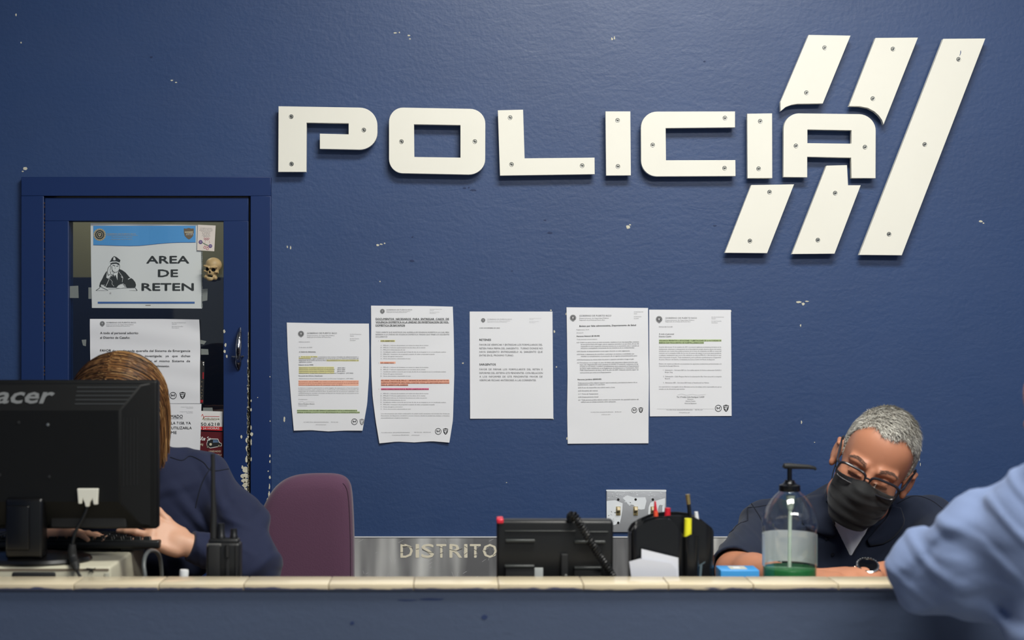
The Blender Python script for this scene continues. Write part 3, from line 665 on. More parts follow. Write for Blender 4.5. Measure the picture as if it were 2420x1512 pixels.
# notice 5
def s5(px, py): return -.0016 - .0012 * max(0, (py - 930) / 50) * ((px - 1630) / 97) ** 2
r = sheet('notice_paper', [1534, 1534.5, 1535.5], [1727, 1728, 1728.5], [731.5, 732], [983.5, 982.5], s5, M_PAPER, 'rightmost white notice on the wall, with a yellow-green highlighted heading on energy stations', 'notice')
p = Print(s5, 0, Z7)
header(p, 1688, 196, 28, 1742, 2010, 190, 2135, 2240, 180, GREY, 12)
tl(1687, 1803, 260, 10, 'NOCZ-CB-7-2-2-301'); tl(1687, 1814, 321, 13, 'A todo el personal', INK); tl(1687, 1792, 342, 13, 'Distrito Cata\u00f1o', INK)
p.rect(1687, 368, 2220, 386, GRN); p.rect(1687, 387, 2070, 405, GRN)
tl(1687, 2218, 377, 11, 'VIGILANCIA PREVENTIVA A ESTACIONES Y SUBESTACIONES DE LA AUTORIDAD DE', INK, .015); tl(1687, 2068, 396, 11, 'ENERGIA ELECTRICA DENTRO DE NUESTRA JURISDICCION', INK, .015)
for y, x0, x1, t in ((432, 1687, 2218, 'A partir del viernes 15 de octubre de 2021 se prestar\u00e1 vigilancia preventiva prioritaria en las'), (450, 1687, 2218, 'instalaciones, estaciones y subestaciones de la Autoridad de energ\u00eda el\u00e9ctrica dentro de nuestra'), (467, 1687, 2218, 'jurisdicci\u00f3n, por motivo de posibles protestas de la Uni\u00f3n de empleados de AEE en contra del'),
                     (485, 1687, 2218, 'contrato con la compa\u00f1\u00eda LUMA. En los tres (3) turnos de trabajo el personal estar\u00e1 pendiente'), (502, 1687, 2218, 'a cualquier manifestaci\u00f3n que ocurra. De redactarse un informe PPR-621.1 (No Servicio) en caso'), (520, 1687, 2218, 'sobre interesado al asunto. Toda manifestaci\u00f3n ser\u00e1 notificada inmediatamente al Supervisor'),
                     (538, 1687, 2165, 'de turno, Director del Distrito, Comandante de Zona y Centro de Mando de Bayam\u00f3n.'), (575, 1687, 2220, 'Dentro de nuestra jurisdicci\u00f3n se encuentran las siguientes instalaciones pertenecientes a la'), (593, 1687, 1860, 'Autoridad de Energ\u00eda El\u00e9ctrica.'), (629, 1722, 2220, '1.  Subestaci\u00f3n - Carretera 869 int. Con salida express 22 frente a almacenes CLAVO y'),
                     (647, 1738, 1805, 'Burger King.'), (683, 1722, 2220, '2.  Subestaci\u00f3n - Calle Margues final en la urbanizaci\u00f3n Bay View cerca de la compa\u00f1\u00eda'), (701, 1738, 1782, 'Bacard\u00ed.'), (736, 1722, 2115, '3.  Almacenes AEE - Carretera 869 frente al Residencial Las Palmas.'),
                     (771, 1687, 2220, 'Los supervisores o encargados de los diferentes turnos de trabajo ser\u00e1n responsables de que se'), (790, 1687, 1908, 'cumpla con las directrices aqu\u00ed escritas.')): tl(x0, x1, y, 10, t)
for y, x0, x1, t in ((877, 1930, 1982, 'Director'), (894, 1915, 1998, 'Distrito Cata\u00f1o'), (912, 1905, 2007, '\u00c1rea de Bayam\u00f3n')): tl(x0, x1, y, 10, t)
tl(1838, 2073, 858, 12, 'Tte. II Freddie Col\u00f3n Rodr\u00edguez 7-24239', INK)
p.stroke([(1845, 842), (1880, 833), (1920, 843), (1975, 836), (2010, 842), (2085, 837)], 1.5, PALE)
p.rect(1670, 960, 2155, 961.5, PALE); tl(1752, 2058, 968, 8, 'P.O. BOX 70166  SAN JUAN PR 00936-8166      787.793.1234'); tl(1857, 1950, 990, 8, 'www.policia.pr.gov')
p.bird_badge(2193, 955, 29, INK); p.shield(2259, 954, 48, 60, INK, PAP)
p.build(MI, r, cuts=(764, 955)); settle(r)

# ------------------------------------------------------------------ on the door glass
YS = YG                                       # outer face of the glass
def sg(off): return lambda px, py: YS - off
M_BLUEBAR = mat('sky_blue_print', (84, 150, 206), rough=.25, coat=.3)
M_BLUELINE = mat('steel_blue_print', (70, 104, 160), rough=.25)
M_CHAR = mat('charcoal_print', (58, 62, 62), rough=.3)
M_BRONZE = mat('bronze_print', (112, 100, 84), rough=.3); M_TAN = mat('tan_print', (178, 168, 140), rough=.3)
def sgr(px, py): return YS - .0022 - .0008 * math.sin(px * .05)
r = sheet('area_sign', [214.5, 215.5, 217.5], [474, 476, 477.5], [527.5, 531], [727.5, 729], sgr, M_PAPER2, 'laminated AREA DE RETEN sign with blue band and drawn policeman, taped on the door glass', 'sign', YS)
Z5 = lambda x, y: (200 + x / 6.574, 510 + y / 6.574)
p = Print(sgr, YS, Z5)
wave = [(1728, 412), (1500, 414), (1300, 422), (1150, 434), (1000, 450), (850, 464), (700, 468), (500, 464), (300, 456), (137, 452)]
top = [(x, 155) for x in (1728, 1500, 1300, 1150, 1000, 850, 700, 500, 300, 137)]
p.layer = 'blue_band'
for i in range(9): p.poly([top[i], top[i + 1], wave[i + 1], wave[i]], 0)
for i in range(9): p.stroke([wave[i], wave[i + 1]], 5, 1)
p.layer = 'seal'; p.disc(238, 293, 96, 4, .0010); p.disc(238, 293, 72, 2, .0012); p.ring(238, 293, 44, 52, 4, .0014); p.poly([(215, 270), (262, 270), (258, 305), (238, 325), (218, 305)], 4, .0014); p.disc(238, 290, 10, 2, .0016)
for k in range(18): p.disc(238 + 84 * math.cos(k * .349), 293 + 84 * math.sin(k * .349), 6, 3, .0012)
p.layer = 'letterhead'; p.text(345, 800, 292, 20, 'GOBIERNO DE PUERTO RICO', 4, 0, 0, 0, .001); p.rect(345, 303, 830, 306, 4, .001); p.text(425, 745, 335, 14, 'Departamento de Seguridad', 4, lift=.001); p.text(415, 745, 370, 14, 'Negociado de la Polic\u00eda', 4, lift=.001)
p.layer = 'shield_badge'; p.poly([(1545, 195), (1580, 200), (1622, 188), (1660, 200), (1698, 195), (1700, 260), (1690, 310), (1660, 345), (1624, 368), (1590, 345), (1558, 310), (1546, 260)], 3, .001)
p.poly([(1560, 245), (1690, 240), (1680, 262), (1560, 265)], 4, .0012); p.text(1580, 1690, 302, 34, '///\u03a0\u03a0', 5, 0, lift=.0014)
p.layer = 'blue_rule'; p.rect(208, 1333, 1712, 1362, 1, .0008); p.rect(948, 1385, 1030, 1392, 3, .0008)
p.layer = 'sign_text'
for y, x0, x1, t in ((742, 958, 1632, 'AREA'), (952, 1140, 1460, 'DE'), (1165, 885, 1702, 'RETEN')): p.text(x0 + 8, x1 - 8, y - 6, 118, t, 2, .03, lift=.0008)
p.layer = 'policeman_drawing'
def pl(pts, mi=2, lift=.0008): p.poly(pts, mi, lift)
pl([(395, 715), (412, 690), (428, 655), (462, 625), (500, 640), (562, 688), (552, 722), (500, 705), (440, 706)])
pl([(450, 690), (452, 650), (464, 636), (482, 655), (488, 688), (470, 692)], 5, .001)
pl([(398, 719), (440, 711), (500, 710), (550, 727), (546, 742), (500, 722), (440, 726), (404, 738)], 5, .001)
pl([(408, 740), (440, 727), (500, 724), (545, 742), (540, 765), (500, 742), (430, 748), (412, 765)])
p.stroke([(408, 760), (412, 800), (400, 850)], 5, 2); p.stroke([(545, 750), (552, 790), (540, 840), (510, 872), (470, 880)], 5, 2)
p.stroke([(440, 768), (468, 772), (480, 782)], 8, 2); p.stroke([(500, 780), (530, 778)], 8, 2); p.stroke([(478, 800), (482, 822)], 3, 2)
p.stroke([(400, 770), (370, 810), (358, 870), (372, 925), (400, 905)], 7, 2); p.stroke([(428, 780), (430, 830), (445, 860)], 6, 2)
p.stroke([(405, 860), (415, 910), (450, 920), (470, 900), (466, 870), (440, 855), (425, 860)], 5, 2); p.stroke([(445, 862), (452, 900)], 4, 2)
pl([(330, 880), (352, 855), (342, 960), (375, 978), (405, 935), (412, 920), (432, 945), (445, 905), (470, 955), (478, 930), (490, 930), (520, 1000), (512, 940), (525, 880), (545, 825), (590, 845), (640, 880), (700, 950), (755, 985), (790, 1030), (803, 1075), (790, 1115), (660, 1116),
    (640, 1070), (600, 1046), (560, 1058), (525, 1080), (495, 1115), (350, 1112), (310, 1100), (262, 1095), (240, 1115), (232, 1085), (245, 1035), (280, 975), (300, 930)])
pl([(452, 905), (470, 890), (516, 885), (518, 940), (515, 1000), (490, 930), (478, 960), (462, 930)], 5, .001); pl([(472, 925), (490, 920), (495, 945), (482, 1000), (470, 970)], 2, .0012)
p.stroke([(415, 925), (375, 1010), (332, 1100)], 9, 5, .0012); p.stroke([(418, 925), (380, 1010), (338, 1100)], 3, 2, .0014)
p.stroke([(405, 985), (435, 1020), (430, 1060), (462, 1095)], 5, 5, .0012); p.stroke([(540, 870), (575, 920), (600, 955), (590, 1030)], 6, 5, .0012); p.stroke([(570, 945), (600, 955), (580, 960)], 8, 5, .0012); p.stroke([(680, 985), (720, 965)], 12, 5, .0012)
pl([(497, 1118), (520, 1085), (560, 1062), (600, 1062), (625, 1105), (600, 1120), (560, 1128)], 5, .001); p.stroke([(497, 1118), (530, 1078), (590, 1055), (625, 1080), (640, 1115)], 4, 2, .0012); p.stroke([(610, 1060), (660, 1105)], 4, 2, .0012)
pl([(255, 1075), (300, 1085), (345, 1115), (370, 1150), (330, 1135), (280, 1120), (262, 1100)], 5, .001); p.stroke([(260, 1070), (300, 1078), (318, 1072)], 6, 5, .0012); p.stroke([(262, 1100), (320, 1130), (372, 1158)], 4, 2, .0012)
p.stroke([(180, 1158), (240, 1118)], 7, 2); p.stroke([(790, 1118), (822, 1160)], 8, 2); p.stroke([(180, 1160), (820, 1160)], 3, 2); p.stroke([(370, 1135), (500, 1130), (640, 1122), (780, 1120)], 3, 2); p.disc(405, 1200, 14, 6)
p.build([M_BLUEBAR, M_BLUELINE, M_CHAR, M_BRONZE, M_TAN, M_PAPER2, M_PALE], r)
# perforated right edge of the sleeve
mb = MB()
M_SLEEVE = mat('clear_sleeve_edge', (190, 196, 196), rough=.2, trans=.6)
pz = [Z5(1815, 570 + i * 30) for i in range(29)]
for i, (x, y) in enumerate(pz):
    a = W(x, y, y=YS); mb.box((a.x, YS - .0016, a.z - .003), (a.x + .0022 + .0015 * random.random(), YS - .0010, a.z + .003))
mb.build('sleeve_edge', M_SLEEVE, r, smooth=False); settle(r)

def small_sheet(name, quad, off, m, label, cat, th=.0006):
    """flat card; quad = TL TR BR BL photo pixels"""
    y = YS - off
    w = [W(a, b, y=y) for a, b in quad]
    r = thing(name, label, cat, ((w[2].x + w[3].x) / 2, y, min(w[2].z, w[3].z)))
    MB().prism([(v.x, v.z) for v in w], y - th, y).build('card' if name.endswith('card') else 'backing', m, r, smooth=False)
    return r
# prayer card with flowers
M_CARD = mat('ivory_card', (222, 212, 202), rough=.4)
M_PURP = mat('purple_print', (86, 66, 130), rough=.5); M_ROSE = mat('rose_print', (200, 130, 140), rough=.5); M_GREENP = mat('green_print', (90, 130, 96), rough=.5)
r = small_sheet('flower_card', [Z5(1760, 138), Z5(2037, 150), Z5(2015, 550), Z5(1748, 535)], .0042, M_CARD, 'small ivory card with verses and purple and pink flowers, over the sign corner', 'card', .0012)
p = Print(sg(.0054), YS, Z5)
for i, w in enumerate((180, 195, 210, 165, 120, 130, 110, 130, 90)): p.text(1895 - w / 2, 1895 + w / 2, 192 + i * 17, 9, ['Al recibir tu mensaje', 'hoy que la vida te da', 'gracias por estar aqui', 'siempre con amor', 'y alegria', 'en tu camino', 'de la fe', 'y esperanza', 'amen'][i], 0, 0, .03)
p.disc(1808, 408, 30, 1); p.ring(1808, 408, 10, 14, 3, .0009); p.disc(1960, 470, 28, 1); p.ring(1960, 470, 10, 14, 3, .0009); p.stroke([(1835, 415), (1880, 440), (1930, 465)], 8, 4)
for k in range(5): p.ring(1870 + k * 16, 355 + (k % 2) * 14, 8, 13, 2)
p.stroke([(1885, 380), (1870, 440), (1890, 500)], 3, 2); p.stroke([(1945, 385), (1950, 430)], 3, 2); p.ring(1872, 490, 12, 20, 2); p.ring(1915, 510, 14, 22, 2); p.ring(1915, 470, 12, 17, 2); p.disc(1890, 300 + 5, 1, 0)
p.build([M_GREY, M_PURP, M_ROSE, M_CARD, M_GREENP], r); settle(r)

# wrinkled letter and half-hidden notice below
def s6(px, py):
    t = (py - 754) / 200; u = (px - 214) / 260
    fold = .004 * max(0, u + (1 - t) - 1.82) / .18
    return YS - .003 - .0016 * (math.sin(t * 9 + u * 2.5) * .5 + .5) - .0012 * (math.sin(t * 21 - u * 4) * .5 + .5) - fold
r = sheet('notice_paper', [213.5, 214, 214.5, 214], [472, 474, 473.5, 473.5], [753.5, 753.5, 753.5, 755], [953, 953], s6, M_PAPER, 'creased white letter A todo el personal adscrito, taped under the area sign', 'notice', YS, 20, 40)
Z6 = lambda x, y: (200 + x / 4.2, 740 + y / 4.2)
p = Print(s6, YS, Z6)
header(p, 181, 103, 25, 220, 515, 98, 870, 1008, 96, GREY, 13)
tl(160, 538, 194, 22, 'A todo el personal adscrito', INK, .008); tl(160, 455, 240, 22, 'al Distrito de Cata\u00f1o:', INK, .008)
tl(160, 268, 368, 24, 'FAVOR', INK, .012); tl(280, 1052, 371, 22, 'de rendir toda querella del Sistema de Emergencia', INK, .003)
tl(160, 1052, 422, 22, '911,  inmediatamente   sea   investigada;   ya   que   dichas', INK, .003); tl(160, 1052, 472, 22, 'querellas son monitoreadas  por  el  mismo  Sistema  de', INK, .003); tl(160, 848, 522, 22, 'Emergencia. Espero su pronta y fiel cumplimiento.', INK, .003)
p.rect(420, 666, 795, 668, PALE); tl(420, 820, 710, 15, 'Tte. II Freddie Col\u00f3n Rodr\u00edguez 7-24239', INK, .005); tl(560, 745, 747, 12, 'Distrito Cata\u00f1o'); tl(300, 790, 818, 9, 'P.O. BOX 70166  SAN JUAN PR 00936-8166')
p.bird_badge(881, 816, 35, INK); p.shield(976, 814, 58, 70, INK, PAP)
p.build(MI, r, cuts=(778, 925)); settle(r)
def s7(px, py): return YS - .0035 - .002 * max(0, (px - 460) / 16) * max(0, (py - 960) / 100)
r = sheet('notice_paper', [262, 262, 262], [476.5, 475, 473], [953.5, 954], [1082, 1082], s7, M_PAPER, 'white notice ending in ORMADO and a plate number, just above the seated woman', 'notice', YS)
p = Print(s7, YS, Z6)
for x0, x1, y in ((960, 1080, 927), (1015, 1080, 939), (950, 1078, 974), (1015, 1078, 986)): tl(x0, x1, y, 7, 'Negociado Policia', PALE)
tl(640, 978, 1021, 33, 'ESTE INFORMADO', INK, .006); p.rect(640, 1044, 978, 1047, INK)
tl(560, 1057, 1087, 27, 'PATRULLA TABLILLA 7158, YA', INK, .003); tl(560, 1066, 1135, 27, 'NO SE PUEDE  DE UTILIZARLA', INK, .003); tl(600, 917, 1181, 27, 'SIN UNIFORME', INK, .003)
p.build(MI, r, cuts=(985, 2000)); settle(r)

# stickers
M_STW = mat('white_sticker', (228, 226, 222), rough=.3); M_STR = mat('red_sticker_band', (198, 44, 48), rough=.3); M_MAROON = mat('maroon_sticker', (92, 34, 40), rough=.3); M_GOLD = mat('gold_print', (120, 110, 60), rough=.4)
r = small_sheet('ambulance_sticker', [Z6(1120, 968), Z6(1372, 975), Z6(1368, 1167), Z6(1120, 1155)], .0012, M_STW, 'white and red ambulance sticker with phone number on the door glass', 'sticker', .0004)
p = Print(sg(.0014), YS, Z6)
p.poly([(1120, 1121), (1370, 1126), (1368, 1166), (1120, 1156)], 1, .0005)
p.stroke([(1150, 1033), (1160, 1020), (1172, 1000), (1186, 1040), (1192, 1022), (1340, 1024)], 4, 1); p.text(1168, 1338, 1056, 22, 'Ambulance', 3, .004, lift=.0006); p.rect(1180, 1062, 1310, 1064, 3)
p.text(1125, 1342, 1116, 32, '550.6218', 2, .015, lift=.0006); p.text(1128, 1338, 1152, 22, 'IO 24 HORAS', 0, .015, lift=.0009)
p.build([M_STW, M_STR, M_INK, M_GOLD], r); settle(r)
r = small_sheet('towing_sticker', [Z6(1130, 1172), Z6(1388, 1180), Z6(1388, 1475), Z6(1130, 1475)], .0012, M_MAROON, 'dark maroon tow truck sticker with white script, below the ambulance sticker', 'sticker', .0004)
p = Print(sg(.0014), YS, Z6)
p.text(1125, 1255, 1260, 38, "lla's", 0, .02, .02, .4, lift=.0006); p.text(1125, 1180, 1310, 26, 'Towing', 1, .01, 0, .3, lift=.0006)
p.poly([(1212, 1290), (1222, 1258), (1255, 1245), (1262, 1243), (1325, 1245), (1340, 1280), (1362, 1290), (1362, 1318), (1330, 1325), (1250, 1340), (1215, 1325)], 0, .0005)
p.poly([(1216, 1292), (1226, 1262), (1258, 1250), (1322, 1250), (1336, 1284), (1358, 1294), (1356, 1314), (1250, 1334), (1218, 1320)], 2, .0007)
p.poly([(1275, 1256), (1318, 1256), (1330, 1282), (1275, 1284)], 3, .0009); p.disc(1252, 1300, 13, 1, .0009); p.disc(1225, 1325, 14, 2, .0009); p.ring(1225, 1325, 6, 9, 1, .0011); p.disc(1335, 1315, 13, 2, .0009); p.ring(1335, 1315, 5, 8, 1, .0011)
p.text(1235, 1355, 1378, 18, 'UNIDADES', 1, .01, lift=.0006); p.text(1240, 1362, 1412, 18, 'DISPONIBLES LA', 1, .01, lift=.0006); p.poly([(1330, 1440), (1388, 1440), (1388, 1474), (1375, 1470)], 0, .0006)
p.build([M_STW, mat('cream_print', (206, 196, 170)), M_DARK, mat('blue_grey_print', (86, 110, 140))], r); settle(r)
M_RED2 = mat('faded_red_sticker', (150, 36, 44), rough=.4)
r = small_sheet('narrow_sticker', [Z6(1140, 470), Z6(1192, 474), Z6(1180, 900), Z6(1140, 900)], .0012, M_DARK, 'narrow dark sticker strip with red scraps beside the creased letter', 'sticker', .0004)
p = Print(sg(.0014), YS, Z6)
p.poly([(1172, 586), (1185, 586), (1184, 652), (1171, 650)], 0); p.poly([(1150, 858), (1178, 860), (1176, 885), (1150, 888)], 0); p.disc(1180, 490, 7, 1); p.poly([(1176, 500), (1186, 505), (1184, 520), (1178, 516)], 1)
for x, y in ((1165, 680), (1160, 725), (1168, 760), (1162, 790), (1166, 820), (1158, 840)): p.poly(blob(x, y, 9, 8), 2)
p.build([M_RED2, M_STW, M_BRONZE], r); settle(r)
# tape remnants
M_TAPE = mat('frosted_tape', (150, 156, 152), rough=.5, alpha=.55)
def tape(pts, lab):
    y = YS - .0003; w = [W(a, b, y=y) for a, b in pts]
    tag(MB().prism([(v.x, v.z) for v in w], y - .0002, y).build('tape_piece', M_TAPE, None, smooth=False), lab, 'tape', 'tape scraps on the door glass')
tape([(163, 676), (185, 675), (186, 704), (163, 704)], 'frosted tape square at the left edge of the door glass')
tape([(209, 679), (216, 679), (216, 706), (209, 706)], 'sliver of tape left of the area sign')
tape([(476, 683), (491, 682), (490, 710), (476, 712)], 'frosted tape square right of the area sign')
tape([(193, 803), (204, 802), (203, 818), (196, 816)], 'small torn tape scrap left of the creased letter')
tape([(475, 824), (492, 825), (493, 838), (475, 838)], 'tape strip holding the creased letter at its right edge')
tape([(480, 963), (502, 963), (503, 972), (480, 971)], 'tape strip above the ambulance sticker')
tape([(474, 803), (488, 806), (482, 814), (474, 812)], 'torn tape flake above the tape strip right of the creased letter')

# ------------------------------------------------------------------ wall fittings
YP = -.004
x0, x1 = W(652, 0, y=YP).x, W(1935, 0, y=YP).x; ztop = W(0, 1269, y=YP).z
r = thing('steel_plate', 'scratched stainless steel plate along the wall with DISTRITO in cracked cream letters', 'steel plate', ((x0 + x1) / 2, 0, ztop - .33))
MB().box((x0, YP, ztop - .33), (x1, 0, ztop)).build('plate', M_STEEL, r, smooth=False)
Z8 = lambda x, y: (800 + x / 2.63, 1100 + y / 2.63)
MB().box((x0, YP - .0015, ztop - .0012), (x1, YP, ztop + .002)).build('plate_lip', mat('bright_steel_lip', (235, 236, 238), rough=.4, metal=.3), r, smooth=False)
p = Print(lambda a, b: YP, YP, Z8)
wd = [('D', 387, 460), ('I', 482, 498), ('S', 517, 592), ('T', 610, 668), ('R', 692, 766), ('I', 783, 799), ('T', 818, 882), ('O', 898, 984), ]
for ch, a, b in wd: p.text(a, b, 571, 88, ch, 0, .02, lift=.0006)
for pts in ([(396, 505), (430, 500), (462, 512)], [(385, 540), (405, 538)], [(482, 520), (500, 516)], [(520, 520), (560, 538), (590, 540)], [(628, 505), (650, 512)], [(630, 546), (652, 540)], [(690, 520), (730, 530), (768, 515)], [(783, 500), (800, 512)], [(783, 552), (800, 540)],
            [(842, 520), (862, 530)], [(840, 556), (862, 552)], [(900, 525), (925, 530)], [(960, 560), (984, 540)], [(387, 470 + 15), (410, 492)]): p.stroke(pts, 3.5, 1, .001)
p.build([mat('cracked_cream_lettering', (226, 218, 196), rough=.6), mat('grey_crack', (110, 108, 104))], r, 'lettering')
mb = MB(); rr = random.Random(3)
for i in range(34):
    a = W(845 + rr.random() * 330, 1272 + rr.random() * 92, y=YP); an = rr.choice((-.5, -.6, 1.2, -1.4)); L = .004 + rr.random() * .012
    mb.box((-L / 2, -.0002, -.0002), (L / 2, .0001, .0002), 0, Matrix.Translation(a) @ Matrix.Rotation(an, 4, 'Y'))
mb.build('scratches', mat('bright_scratch', (225, 226, 228), rough=.4), r, smooth=False)['kind'] = 'stuff'
settle(r)

YW = -.006
def q2(px, py, y=YW): w = W(px, py, y=y); return (w.x, w.z)
r = thing('light_switch', 'three-gang steel light switch plate with smeared white paint', 'light switch', W(1503, 1258, y=0))
a = W(1433, 1157, y=YW); b = W(1575, 1258, y=YW)
MB().rbox((a.x, YW, b.z), (b.x, 0, a.z), .0025).build('switch_plate', mat('steel_switch_plate', (196, 198, 202), rough=.4, metal=.5, bump=.3, bscale=40), r)
Z3 = lambda x, y: (1400 + x / 5.6, 1130 + y / 5.6)
p = Print(lambda a, b: YW, YW, Z3)
p.poly([(180, 152), (980, 155), (975, 178), (700, 172), (400, 178), (188, 172)], 0, .0005)
random.seed(5)
for rag in ([(188, 300), (300, 290), (400, 330), (395, 420), (380, 520), (360, 600), (270, 620), (190, 600)],
            [(400, 262), (440, 300), (470, 345), (540, 350), (600, 405), (640, 415), (690, 408), (715, 300), (700, 250), (560, 255), (460, 225)],
            [(745, 380), (770, 320), (860, 290), (962, 262), (962, 330), (930, 360), (900, 350), (880, 360), (860, 440), (850, 520), (770, 530), (738, 470)],
            [(925, 370), (960, 330), (948, 480), (925, 470)]):
    p.poly(rag, 0, .0004)
for i in range(60): p.poly(blob(200 + random.random() * 130, 430 + random.random() * 180, 8, 9, 7), 0)
for i in range(36): p.poly(blob(200 + random.random() * 740, 180 + random.random() * 90, 16, 5, 7), 0)
for i in range(14): p.poly(blob(420 + random.random() * 350, 300 + random.random() * 60, 16, 10, 7), 0)
p.build([mat('smeared_white_paint', (232, 236, 240), rough=.4)], r, 'paint_smear')
for cx in (342, 572, 800):
    c = W(*Z3(cx, 432), y=YW)
    o = MB().box((c.x - .0058, YW - .001, c.z - .0115), (c.x + .0058, YW + .001, c.z + .0115)).build('toggle_surround', mat('aged_ivory_plastic', (150, 136, 98)), r, smooth=False)
    MB().rbox((-.0042, -.013, -.0048), (.0042, .002, .0048), .0012, 0, Matrix.Translation((c.x, YW, c.z + .002)) @ Matrix.Rotation(-.42, 4, 'X')).build('toggle', mat('ivory_plastic', (206, 188, 148), rough=.4), r)
    for cy in (280, 588):
        s = W(*Z3(cx, cy), y=YW); Mx = Matrix.Translation((s.x, YW, s.z)) @ Matrix.Rotation(math.pi / 2, 4, 'X')
        MB().lathe([(.0032, -.0003), (.0032, .0008), (.0001, .0012)], 16, 0, Mx).build('screw', M_DARK, r)
settle(r)
# ------------------------------------------------------------------ things on the desk
# beige desktop computer lying flat; the monitor stands on it, the keyboard lies on its back half
ZB = ZC - .470
d0 = 2.76
bx1 = W(262, 0, d=d0).x; bx0 = bx1 - .43; by0 = CAM_Y + d0; by1 = by0 + .30
r = thing('computer_case', 'beige desktop computer case lying flat under the monitor stand', 'computer', ((bx0 + bx1) / 2, (by0 + by1) / 2, ZD))
mb = MB().rbox((bx0, by0, ZD + .004), (bx1, by1, ZB), .006)
mb.build('case_body', M_BEIGE, r)
mb = MB(); mb.box((bx0 + .004, by0 - .0008, ZB - .0085), (bx1 - .004, by0 + .001, ZB - .0045)); mb.build('case_seam', mat('brown_seam', (110, 98, 84)), r, smooth=False)
M_BEIGE2 = mat('grey_beige_front', (176, 174, 158), rough=.5)
a = W(28, 1351, d=d0); b_ = W(132, 1380, d=d0)
MB().rbox((a.x, by0 - .003, ZD + .012), (b_.x, by0 + .004, a.z), .004).build('drive_slot', M_BLACK2, r)
MB().rbox((bx1 - .012, by0 - .002, ZD + .006), (bx1 - .003, by0 + .002, ZB - .012), .001).build('front_rib', M_BEIGE2, r)
pr = MB(); pt = W(213, 1347, d=d0)
for dx, dz, an in ((0, 0, .5), (.004, 0, -.6), (.002, .003, .1), (-.004, .002, 0)):
    pr.box((-.008, -.0015, -.0007), (.008, 0, .0007), 0, Matrix.Translation((pt.x + dx, by0 - .0005, pt.z + dz)) @ Matrix.Rotation(an, 4, 'Y'))
pr.build('scribble', M_DARK, r, smooth=False)
for x in (bx0 + .03, bx1 - .03):
    MB().lathe([(.012, 0), (.012, .005)], 16, 0, Matrix.Translation((x, by0 + .04, ZD))).build('foot', M_DARK, r)
settle(r)

# monitor, seen from behind
M_MON = mat('monitor_black_plastic', (7, 8, 8), rough=.55, spec=.3, bump=.08, bscale=500)
dm = 2.80; ym = CAM_Y + dm
xr = W(369, 0, d=dm).x; zt = W(0, 899, d=dm).z; zb = W(0, 1252, d=dm).z; xl = xr - .475
r = thing('computer_monitor', 'black computer monitor seen from behind with grey acer lettering', 'monitor', (W(75, 0, d=dm).x, ym + .03, ZB))
mb = MB(); mb.rbox((xl, ym + .012, zb), (xr, ym + .042, zt), .006)
mb.build('screen_bezel', M_MON, r)
# pyramidal rear housing
def fr(x0, z0, x1, z1, y): return [(x0, y, z0), (x1, y, z0), (x1, y, z1), (x0, y, z1)]
A = fr(xl + .006, zb + .004, xr - .010, zt - .004, ym + .014)
B = fr(xl + .012, zb + .008, xr - .030, zt - .008, ym + .004)
ix = W(290, 0, d=dm).x; iz0 = W(0, 1158, d=dm).z; iz1 = W(0, 968, d=dm).z
C = fr(xl + .075, iz0 - .02, ix, iz1, ym - .022)
v = A + B + C; f = []
for k in range(2):
    for i in range(4): f.append((k * 4 + i, k * 4 + (i + 1) % 4, (k + 1) * 4 + (i + 1) % 4, (k + 1) * 4 + i))
f.append((8, 9, 10, 11)); f.append((3, 2, 1, 0))
hs = link_mesh('rear_housing', v, f, M_MON, r, None, True, 12)
bv = hs.modifiers.new('bevel', 'BEVEL'); bv.width = .003; bv.segments = 2
# vents follow the sloped upper face
def slope_y(z): t = (z - iz1) / (zt - .008 - iz1); return ym - .022 + .026 * max(0, min(1, t))
for k in range(5):
    z = W(0, 915 + k * 9.5, d=dm).z; L0, L1 = W(182, 0, d=dm).x, W(327 - k * 7, 0, d=dm).x; y = slope_y(z)
    MB().box((L0, y - .0014, z - .0009), (L1, y + .001, z + .0009)).build('vent_rib', mat('vent_grey', (70, 72, 72), rough=.25) if k == 0 else bpy.data.materials['vent_grey'], hs, smooth=False)
# slots down the right slope
mb = MB()
for k in range(10):
    x = W(296 + k * 7, 0, d=dm).x; t = (x - ix) / (xr - .030 - ix)
    if t > .95: break
    y = ym - .022 + .026 * t
    mb.box((x, y - .0009, iz0 + .01), (x + .0012, y + .001, iz1 - .015))
mb.build('vent_slots', M_BLACK2, hs, smooth=False)['kind'] = 'stuff'
# lettering on the upper slope
v, f = text_geo('acer', .02, .18)
lo, hi = v[:, 0].min(), v[:, 0].max(); a0, a1 = W(-6, 0, d=dm).x, W(132, 0, d=dm).x; zbase = W(0, 951, d=dm).z; xh = W(0, 922, d=dm).z - zbase
vv = []
for x, y in v:
    X = a0 + (x - lo) / (hi - lo) * (a1 - a0); Zz = zbase + y / .55 * xh; vv.append((X, slope_y(Zz) - .0016, Zz))
link_mesh('lettering', vv, f, mat('grey_silver_lettering', (112, 114, 114), rough=.35), r)
for px, py in ((45, 998), (114, 1003), (0, 1122), (117, 1126)):
    c = W(px, py, d=dm - .02); MB().lathe([(.0032, -.001), (.003, .0012), (.0001, .0016)], 12, 0, Matrix.Translation((c.x, ym - .022, c.z)) @ Matrix.Rotation(math.pi / 2, 4, 'X')).build('screw', M_SCREW if px == 114 else M_BLACK2, hs)
